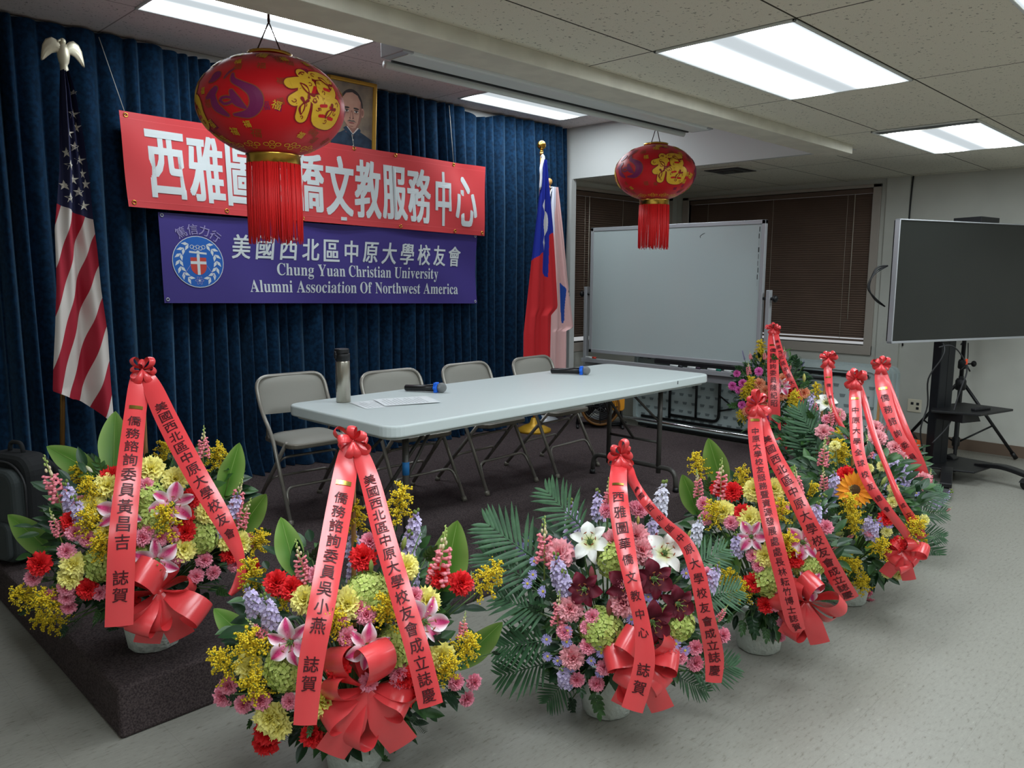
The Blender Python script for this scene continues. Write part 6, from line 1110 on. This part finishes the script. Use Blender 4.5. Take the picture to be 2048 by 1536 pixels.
def floret(b, P, n, sz, mat, r, np_=4, tcs=True):
    n = V(n).normalized(); x = n.orthogonal().normalized(); y = n.cross(x); o = r.uniform(0, 6); P = V(P)
    for k in range(np_):
        a = o+2*pi*k/np_; d = x*cos(a)+y*sin(a); s = n.cross(d); up = r.uniform(.05, .3)
        vs = [P, P+d*sz*.55+s*sz*.42+n*sz*.18, P+d*sz+n*sz*up, P+d*sz*.55-s*sz*.42+n*sz*.18]
        b.add(vs, [(0, 1, 2, 3)], mat, True, [(0, .5, 0), (.6, .5, 0), (1, .5, 0), (.6, .5, 0)])
def hydrangea(name, seed):
    r = random.Random(seed); b = MB()
    for k in range(120):
        z = 1-1.35*(k+.5)/120; a = k*2.39996; s = sqrt(max(0, 1-z*z)); n = V((s*cos(a), s*sin(a), z)); rr = .058*r.uniform(.86, 1.06); floret(b, n*rr, n+V((r.uniform(-.3, .3), r.uniform(-.3, .3), 0)), .0155*r.uniform(.85, 1.2), 0, r)
    b.tube([(0, 0, .02), (0, 0, -.08)], [.03, .003], 8, 1)
    return as_mesh(b, name, [F_hyd, G_stem])
def spike(name, seed, mats):
    """snapdragon of unit length: open flowers below, buds above"""
    r = random.Random(seed); b = MB(); b.tube([(0, 0, -.35), (0, 0, .5), (.01, .01, .98)], [.018, .014, .006], 6, 2)
    for k in range(24):
        t = k/24; z = .0+.98*t; a = k*2.2; d = V((cos(a), sin(a), 0))
        if t < .55:
            sz = .105*(1-.45*t); c = V((0, 0, z))+d*(.10*(1-.5*t)); R = Matrix.Rotation(a, 3, 'Z')
            b.tube([V((0, 0, z-.01)), c, c+d*sz*.5+V((0, 0, .02))], [.016, sz*.36, sz*.42], 7, 0)
            for q in (-1, 0, 1): b.sph(c+d*sz*.65+V((-d.y, d.x, 0))*q*sz*.42+V((0, 0, .035 if q else -.045)), (sz*.38, sz*.42, sz*.30), 8, 5, 0, R.to_4x4())
        else:
            m = 1 if t < .78 else 2; sz = .075*(1.25-t); c = V((0, 0, z))+d*(.075*(1.25-t)); b.sph(c+V((0, 0, .01)), (sz*.62, sz*.62, sz), 7, 5, m)
    return as_mesh(b, name, mats)
def stock(name, seed, m):
    r = random.Random(seed); b = MB(); b.tube([(0, 0, -.09), (0, 0, .065)], [.003, .002], 5, 1)
    for k in range(26):
        t = k/26; a = k*2.4; rr = .026*(1-.55*t); n = V((cos(a), sin(a), .35+.9*t)); floret(b, (rr*cos(a), rr*sin(a), -.05+.105*t), n, .019*(1-.3*t)*r.uniform(.9, 1.15), 0, r); 
        if k % 2: floret(b, (rr*.8*cos(a), rr*.8*sin(a), -.048+.105*t), n, .011, 0, r)
    for k in range(6): a = k*2.1; b.sph((.007*cos(a), .007*sin(a), .06+.005*k), (.005, .005, .008), 7, 5, 1 if k > 2 else 0)
    return as_mesh(b, name, [m, G_bud])
def aster(name, seed):
    r = random.Random(seed); b = MB(); b.sph((0, 0, .001), (.0045, .0045, .003), 8, 5, 1)
    for k in range(17):
        a = 2*pi*k/17+r.uniform(-.1, .1); L = .0165*r.uniform(.9, 1.1); d = V((cos(a), sin(a), 0)); s = V((-d.y, d.x, 0))*.0019; b.add([d*.003-s*.6, d*.003+s*.6, d*L+s+V((0, 0, .002)), d*L-s+V((0, 0, .002))], [(0, 1, 2, 3)], 0, True)
    return as_mesh(b, name, [F_ast, F_asc])
def bud(name, m):
    b = MB()
    def f(u, v):
        a = v*2*pi; rr = .17*sin(pi*min(1, u*.97+.02))**.75*(1+.08*cos(3*a)); return (rr*cos(a), rr*sin(a), u)
    b.grid(f, 12, 18); b.tube([(0, 0, .03), (0, 0, -.6)], [.035, .025], 6, 1)
    return as_mesh(b, name, [m, G_stem])
def broad(name, seed):
    r = random.Random(seed); b = MB(); bend = r.uniform(.06, .16); tw = r.uniform(-.25, .25)
    def f(u, v):
        x = (v-.5)*2; w = .235*sin(pi*min(1, .04+.96*u)**.9)**.75*(1 if u < .99 else 0); s = x*w
        return (s*cos(tw*u)-0, .05*abs(x)*-1*sin(pi*u)*.6+bend*u*u*-1+s*sin(tw*u)*.6+.006*sin(16*u)*abs(x), u)
    b.grid(f, 20, 10); b.tube([(0, .004, 0), (0, -bend*.25+.002, .5), (0, -bend*.92+.001, .96)], [.012, .007, .001], 5, 0); b.tube([(0, 0, .02), (0, 0, -.3)], [.012, .010], 6, 1)
    return as_mesh(b, name, [G_broad, G_stem])
def palm(name, seed):
    r = random.Random(seed); b = MB(); b.tube([(0, 0, -.2), (0, -.01, .45), (0, -.06, .80)], [.011, .008, .003], 6, 0)
    n = 12
    for k in range(n):
        t = k/(n-1); z = .12+.68*t; yb = -.08*t*t
        for s in (-1, 1):
            L = (.42*sin(pi*(.18+.72*t))**.8+.08)*r.uniform(.92, 1.08); an = radians(62-36*t+r.uniform(-5, 5))
            def f(u, v, z=z, s=s, L=L, an=an, yb=yb):
                w = (v-.5)*.046*sin(pi*min(1, .12+.88*u))**.7; x = s*(L*u*sin(an)+w*cos(an)); return (x, yb-.10*L*u*u+abs(v-.5)*.012, z+L*u*cos(an)-w*sin(an)-.05*u*u)
            b.grid(f, 5, 2)
    return as_mesh(b, name, [G_palm])
def leaf_at(b, P, d, nrm, L, W, mat, curl=.12):
    d = V(d).normalized(); s = d.cross(V(nrm)); s = s.normalized() if s.length > 1e-6 else d.orthogonal().normalized(); n = s.cross(d); P = V(P)
    def f(u, v):
        x = (v-.5)*2; w = W*sin(pi*min(1, .04+.96*u)**.85)**.85*.5*(1 if u < .99 else .05); return P+d*(L*u)+s*(x*w)+n*(abs(x)*w*.35-curl*L*u*u)
    b.grid(f, 5, 4, mat)
def sprig(name, seed, m):
    r = random.Random(seed); b = MB(); b.tube([(0, 0, -.5), (0, 0, .4), (0, -.03, .75)], [.012, .010, .005], 5, 1)
    for k in range(8):
        t = k/8; s = -1 if k % 2 else 1; leaf_at(b, (0, -.03*t, .02+.66*t), (s*.85, r.uniform(-.25, .1), .55+.5*t), (0, -1, .1), .36*r.uniform(.85, 1.1), .20, 0)
    leaf_at(b, (0, -.03, .72), (0, -.05, 1), (0, -1, .1), .36, .20, 0)
    return as_mesh(b, name, [m, G_stem])
def fern(name, seed):
    r = random.Random(seed); b = MB(); b.tube([(0, 0, -.3), (0, 0, .4), (0, -.06, .98)], [.010, .008, .003], 5, 0)
    for k in range(13):
        t = k/13; y = -.06*t*t
        for s in (-1, 1):
            L = .30*(1-t)**.8+.03; d = V((s*.86, -.12, .5)).normalized(); P = V((0, y, .10+.88*t)); q = V((0, 0, 1))
            for j in range(6):
                p = P+d*(L*j/6); w = .055*(1-j/7)*(1-.5*t)
                for e in (-1, 1):
                    dd = (d*.5+q*e*.8).normalized(); b.add([p, p+dd*w*.6+d*.012, p+dd*w+d*.006, p+dd*w*.6-d*.012], [(0, 1, 2, 3)], 0, True)
    return as_mesh(b, name, [G_dark])
def sunflower(name):
    b = MB(); r = random.Random(2)
    for k in range(26):
        a = 2*pi*k/26*1.0+.02*k; L = .072*r.uniform(.88, 1.05); lay = k % 2
        leaf_at(b, (.012*cos(a), .012*sin(a), .004*lay), (cos(a), sin(a), .14+.12*lay), (0, 0, 1), L, .024, 0, .12)
    b.sph((0, 0, .004), (.024, .024, .010), 16, 8, 1)
    return as_mesh(b, name, [F_sun, F_suc])
def liatris(name):
    b = MB(); r = random.Random(4); b.tube([(0, 0, -.5), (0, 0, .95)], [.02, .012], 5, 1)
    for k in range(120):
        t = k/120; a = k*2.4; d = V((cos(a), sin(a), .6)); P = V((0, 0, .98*t)); L = .14*(1-.6*t)*r.uniform(.8, 1.2); q = P+d.normalized()*L; s = V((-d.y, d.x, 0))*.016; b.add([P, q+s, q+d*.03, q-s], [(0, 1, 2, 3)], 0, True)
    return as_mesh(b, name, [F_lia, G_stem])
def two(fn, *a): return [fn(*a[:1], s, *a[1:]) for s in (1, 2)]
KIND = {}
def kd(k, name, meshes, size, label=None): KIND[k] = (name, meshes, size, label)
kd('Y', 'carnation', [carnation('carnation', F_yel, s) for s in (1, 2, 3)], .041, 'yellow carnation'); kd('R', 'carnation', [carnation('carnation', F_red, s) for s in (4, 5)], .034, 'red carnation'); kd('P', 'mini_carnation', [carnation('mini_carnation', F_pnk, s) for s in (6, 7, 8)], .026, 'small pink carnation')
kd('K', 'carnation', [carnation('carnation', F_sal, s) for s in (9, 10)], .044, 'salmon pink carnation'); kd('D', 'carnation', [carnation('carnation', F_org, s) for s in (11, 12)], .046, 'orange carnation'); kd('m', 'mini_carnation', [carnation('mini_carnation', F_mag, s) for s in (13,)], .030, 'magenta mini carnation'); kd('y', 'mini_carnation', [carnation('mini_carnation', F_py, s) for s in (14,)], .024, 'pale yellow mini carnation')
kd('L', 'lily', [lily('lily', F_lily, s) for s in (1, 2)], 1.0, 'pink lily with white edges'); kd('W', 'lily', [lily('lily', F_wht, 3, .072, .024)], 1.0, 'white lily'); kd('M', 'lily', [lily('lily', F_mar, 4, .070, .026)], 1.0, 'dark maroon lily')
kd('G', 'goldenrod_spray', [goldenrod('goldenrod_spray', s) for s in (1, 2, 3)], 1.0); kd('H', 'hydrangea', [hydrangea('hydrangea', s) for s in (1, 2)], 1.0); kd('S', 'snapdragon_spike', [spike('snapdragon_spike', s, [F_sna, F_snb, F_sng]) for s in (1, 2)], 0)
kd('V', 'stock_spike', [stock('stock_spike', s, F_lav) for s in (1, 2)], 1.0, 'lavender stock flower'); kd('Vw', 'stock_spike', [stock('stock_spike', 3, F_stw)], 1.0, 'white stock flower'); kd('A', 'aster', [aster('aster', s) for s in (1, 2)], 1.0); kd('O', 'sunflower', [sunflower('sunflower')], 1.1)
for c, m in (('g', G_bud), ('m', F_bm), ('y', F_by), ('c', F_bc)): kd('B'+c, 'lily_bud', [bud('lily_bud', m)], 0)
kd('T', 'broad_leaf', [broad('broad_leaf', s) for s in (1, 2, 3)], 0); kd('N', 'palm_frond', [palm('palm_frond', s) for s in (1, 2)], 0); kd('F', 'leaf_sprig', [sprig('leaf_sprig', s, m) for s, m in ((1, G_leaf), (2, G_dark))], 0); kd('E', 'fern_frond', [fern('fern_frond', 1)], 0); kd('Q', 'liatris_spike', [liatris('liatris_spike')], 0)

def place(root, k, P, z, yref, sc, var=0, roll=None):
    name, meshes, size, label = KIND[k]; me = meshes[var % len(meshes)]; sub = None
    if isinstance(me, tuple): me, sub = me
    o = bpy.data.objects.new(name, me); COL.objects.link(o); o.parent = root
    z = V(z).normalized(); y = V(yref)*-1; y = y-z*y.dot(z); y = y.normalized() if y.length > 1e-4 else z.orthogonal().normalized(); x = y.cross(z)
    R = Matrix((x, y, z)).transposed()
    if roll is not None: R = R @ Matrix.Rotation(roll, 3, 'Z')
    o.rotation_mode = 'QUATERNION'; o.rotation_quaternion = R.to_quaternion(); o.location = P; o.scale = (sc, sc, sc)
    if label: o['label'] = label
    if sub is not None:
        c = bpy.data.objects.new('stamens', sub); COL.objects.link(c); c.parent = o
    return o
def strip(b, path, acr, hw, nrm, mat=0, bow=.006, n=6, jag=0):
    """a band along path; acr(i), nrm(i) give the across and facing vectors"""
    k = len(path); vs = []
    for i in range(k):
        for j in range(n+1):
            x = j/n*2-1; vs.append(V(path[i])+V(acr[i])*(x*hw[i])+V(nrm[i])*(bow*(1-x*x)))
    b.add(vs, [(i*(n+1)+j, i*(n+1)+j+1, (i+1)*(n+1)+j+1, (i+1)*(n+1)+j) for i in range(k-1) for j in range(n)], mat, True)
def make_bow(root, name, C, to, s, nl, hw, seed, tails=2, up=0):
    r = random.Random(seed); b = MB(); n = V(to).normalized(); rt = V((0, 0, 1)).cross(n).normalized()*-1; upv = rt.cross(n)*-1; upv = V((0, 0, 1))-n*n.z; upv.normalize(); rt = upv.cross(n); C = V(C)
    for k in range(nl):
        a = 2*pi*(k+.25)/nl+r.uniform(-.32, .32) if not up else radians(-35+250*k/max(1, nl-1)+r.uniform(-12, 12)); d = (rt*cos(a)+upv*sin(a)+n*r.uniform(.0, .75)).normalized(); L = s*r.uniform(.7, 1.2); w = d.cross(n).normalized()
        ro = r.uniform(.5, 1.15)*r.choice((-1, 1)); w = (w*cos(ro)+w.cross(d)*sin(ro)).normalized(); nn = w.cross(d).normalized()
        prof = [(0, 0, .22), (.22, .10, .5), (.5, .24, .92), (.80, .28, 1), (.99, .17, 1), (1.02, .0, 1), (.95, -.14, 1), (.7, -.20, .95), (.35, -.12, .55), (0, 0, .22)]
        pp_ = smoothpath(prof, 3); path = [C+d*(L*t)+nn*(L*h) for t, h, _ in pp_]; hws = [hw*q for _, _, q in pp_]; ac = []; nm = []
        for i in range(len(path)):
            T = (path[min(i+1, len(path)-1)]-path[max(i-1, 0)]); ac.append(w); nm.append(w.cross(T).normalized() if T.length > 1e-6 else nn)
        strip(b, path, ac, hws, nm, 0, .002, 4)
    for k in range(tails):
        a = radians(-90+(k-(tails-1)/2)*46+r.uniform(-8, 8)); d = (rt*cos(a)+upv*sin(a)).normalized(); L = s*r.uniform(1.15, 1.4); w = d.cross(n).normalized(); m = 9
        path = [C+d*(L*i/m)+n*(.02+.015*sin(4*i/m)) for i in range(m+1)]; strip(b, path, [w]*(m+1), [hw*min(1, .3+1.6*i/m) for i in range(m+1)], [n]*(m+1), 0, .005, 4)
    b.sph(C+n*.010, (hw*.34, hw*.34, hw*.42), 12, 8)
    o = b.build(name, M_rib, root); return o
def arrangement(key, label, seed):
    q = BQ[key]; r = random.Random(seed); root = empty('flower_arrangement', q['pos'], label, 'flowers', 'congratulatory flower arrangements'); to = V(q['to']); rt = V((to.y*-1, to.x, 0))
    rl, rd, rz, zc = q['rl'], q['rd'], q['rz'], q['zc']
    b = MB(); ph = r.uniform(0, 6); b.lathe([(.076, 0), (.086, .006), (.094, .06), (.104, .13), (.116, .185), (.119, .20), (.110, .205), (.10, .19), (.095, .16)], 30, fn=lambda a, z: 1+.018*sin(7*a+ph)+.012*sin(13*a+40*z)); b.build('pot', M_pot, root)
    b = MB(); t = V(q['top']); b.cyl((0, 0, .10), t*1.0-V((0, 0, .005)), .0075, 8); b.build('bamboo_stake', M_bam, root)
    ctr = V((0, 0, .17)); st = MB()
    def stem(P, rr=.0028):
        P = V(P); m1 = ctr.lerp(P, .55)+V((0, 0, .03)); pa = [ctr.lerp(P, .12), m1, P]; st.tube(pa, [rr*1.2, rr, rr*.8], 5)
    for i, fl in enumerate(q['fl']):
        k, P, ax = fl[0], fl[1], fl[2]; kk = k
        if k == 'V':
            kk = 'Vw' if len(fl) > 3 else 'V'; ax = (V(ax)*.6+V((0, 0, .8))).normalized()
        if k == 'G': ax = (V(ax)*.6+V((0, 0, .55))).normalized()
        size = KIND[kk][2]*r.uniform(.9, 1.1)*(.9 if k in 'LMV' else 1); P = V(P)
        if k in 'YRPKDmy': P = P-V(ax)*size*.25
        if k == 'H': P = P-V(ax)*.045
        place(root, kk, P, ax, to, size, i, r.uniform(0, 6.28)); stem(P-V(ax)*.01)
    for i, sp in enumerate(q['sp']):
        k, P, Q = sp[0], V(sp[1]), V(sp[2]); L = (Q-P).length; d = Q-P
        if k == 'N': L *= 1.04
        kk = 'B'+sp[3] if k == 'B' else k
        yr = to if k != 'N' else to*.8+V((0, 0, .5))
        if k == 'T': yr = to+rt*r.uniform(-.35, .35)
        place(root, kk, P, d, yr, L, i, r.uniform(0, 6.28) if k in 'SBQ' else None); stem(P, .004 if k in 'TN' else .0025)
    st.build('stems', G_stem, root)
    # the mass of small green leaves that fills the arrangement
    b = MB()
    for i in range(520):
        z = r.uniform(-.95, .9); a = r.uniform(0, 2*pi); s = sqrt(1-z*z); k = r.uniform(.45, .97)**.6; n = V((s*cos(a), s*sin(a), z)); P = rt*(n.x*rl*k*.83)+to*(n.y*rd*k*.86)+V((0, 0, zc-.02+n.z*rz*k*.86))
        if P.z < .10: continue
        d = rt*n.x+to*n.y+V((0, 0, n.z*.6+.25))+V((r.uniform(-.7, .7), r.uniform(-.7, .7), r.uniform(-.6, .5)))
        L = r.uniform(.045, .085); leaf_at(b, P, d, V((r.uniform(-.4, .4), r.uniform(-.4, .4), 1))+to*.6, L, L*r.uniform(.38, .55), 0 if r.random() < .62 else 1)
    for i in range(26):
        a = r.uniform(0, 2*pi); P = V((.10*cos(a), .10*sin(a), .20)); leaf_at(b, P, (cos(a), sin(a), r.uniform(-.9, .2)), (0, 0, 1), r.uniform(.09, .14), .05, 1)
    o = b.build('foliage', [G_dark, G_leaf], root); o['kind'] = 'stuff'
    # lettered ribbons
    for ri, (pts, txt, t0, t1) in enumerate(q['rib']):
        P = smoothpath(pts, 8); path = [V(p[:3]) for p in P]; hw = [p[3] for p in P]; n = len(path); ac = []; nm = []; arcs = [0]
        for i in range(n):
            T = (path[min(i+1, n-1)]-path[max(i-1, 0)]).normalized(); A = T.cross(to); A = A.normalized() if A.length > .05 else rt
            if A.dot(rt) > 0 and False: pass
            rgt = V((0, 0, 1)).cross(to)
            if A.dot(rgt) < 0: A = -A
            if ac and A.dot(ac[-1]) < 0: A = -A
            N = A.cross(T); N = N if N.dot(to) > 0 else -N
            ac.append(A); nm.append(N.normalized())
            if i: arcs.append(arcs[-1]+(path[i]-path[i-1]).length)
        b = MB(); strip(b, path, ac, hw, nm, 0, .005, 8); tot = arcs[-1]
        def at(s):
            s = min(max(s, 0), tot-1e-6); i = 0
            lo, hi = 0, n-1
            while hi-lo > 1:
                mid = (lo+hi)//2
                if arcs[mid] <= s: lo = mid
                else: hi = mid
            f = (s-arcs[lo])/max(1e-9, arcs[hi]-arcs[lo]); return path[lo].lerp(path[hi], f), ac[lo].lerp(ac[hi], f), nm[lo].lerp(nm[hi], f), hw[lo]+(hw[hi]-hw[lo])*f
        def onr(x, s, off):
            p, A, N, w = at(s); e = max(-1, min(1, x/w)); return p+A*x+N*(.005*(1-e*e)+off)
        if txt:
            cnt = len(txt); step = (t1-t0)*tot/cnt
            for i, ch in enumerate(txt):
                if ch == ' ': continue
                s = t0*tot+(i+.5)*step; w = at(s)[3]; sz = min(step*.84, w*1.25)
                put_glyph(b, ch, lambda x, y, k, s=s: onr(x, s-y, .0016+.0001*k), 0, 0, sz*.95, sz, 1, bold=.012, rot=r.uniform(-.04, .04))
        rb = b.build('lettered_ribbon', [M_rib, M_char], root)
        if ri == 0:
            s = tot*(t0-.035); w = at(s)[3]; b = MB(); b.grid(lambda u, v: onr((u-.5)*w*1.25, s+(v-.5)*w*.42, .0022), 6, 2); b.build('foil_sticker', M_foil, rb)
    make_bow(root, 'top_bow', V(q['top'])+to*.012, to, .052, 7, .012, seed+5, tails=2, up=1)
    if q['bow']: make_bow(root, 'bow', V(q['bow'][0])-to*.03, to, q['bow'][1]*.98, 7, q['bow'][1]*.28, seed+9, tails=2)
    return root
arrangement('A', 'flower arrangement with pink lilies on the stage corner, in front of the striped flag', 21)
arrangement('B', 'large flower arrangement with pink lilies on the floor, cut off by the bottom edge', 22)
arrangement('C', 'flower arrangement with white and maroon lilies and palm fronds, in the middle front', 23)
arrangement('D', 'flower arrangement with long lettered ribbons and yellow carnations, right of the one with palm fronds', 24)
arrangement('E', 'flower arrangement with an orange sunflower and goldenrod, at the front of the right hand cluster', 25)
arrangement('F', 'flower arrangement with dark palm fronds and a white lily, behind the one with the sunflower', 26)
arrangement('G', 'flower arrangement with pale pink carnations and palms, closest to the television stand', 27)
arrangement('H', 'flower arrangement with orange carnations and purple spikes on the stage, before the whiteboard', 28)
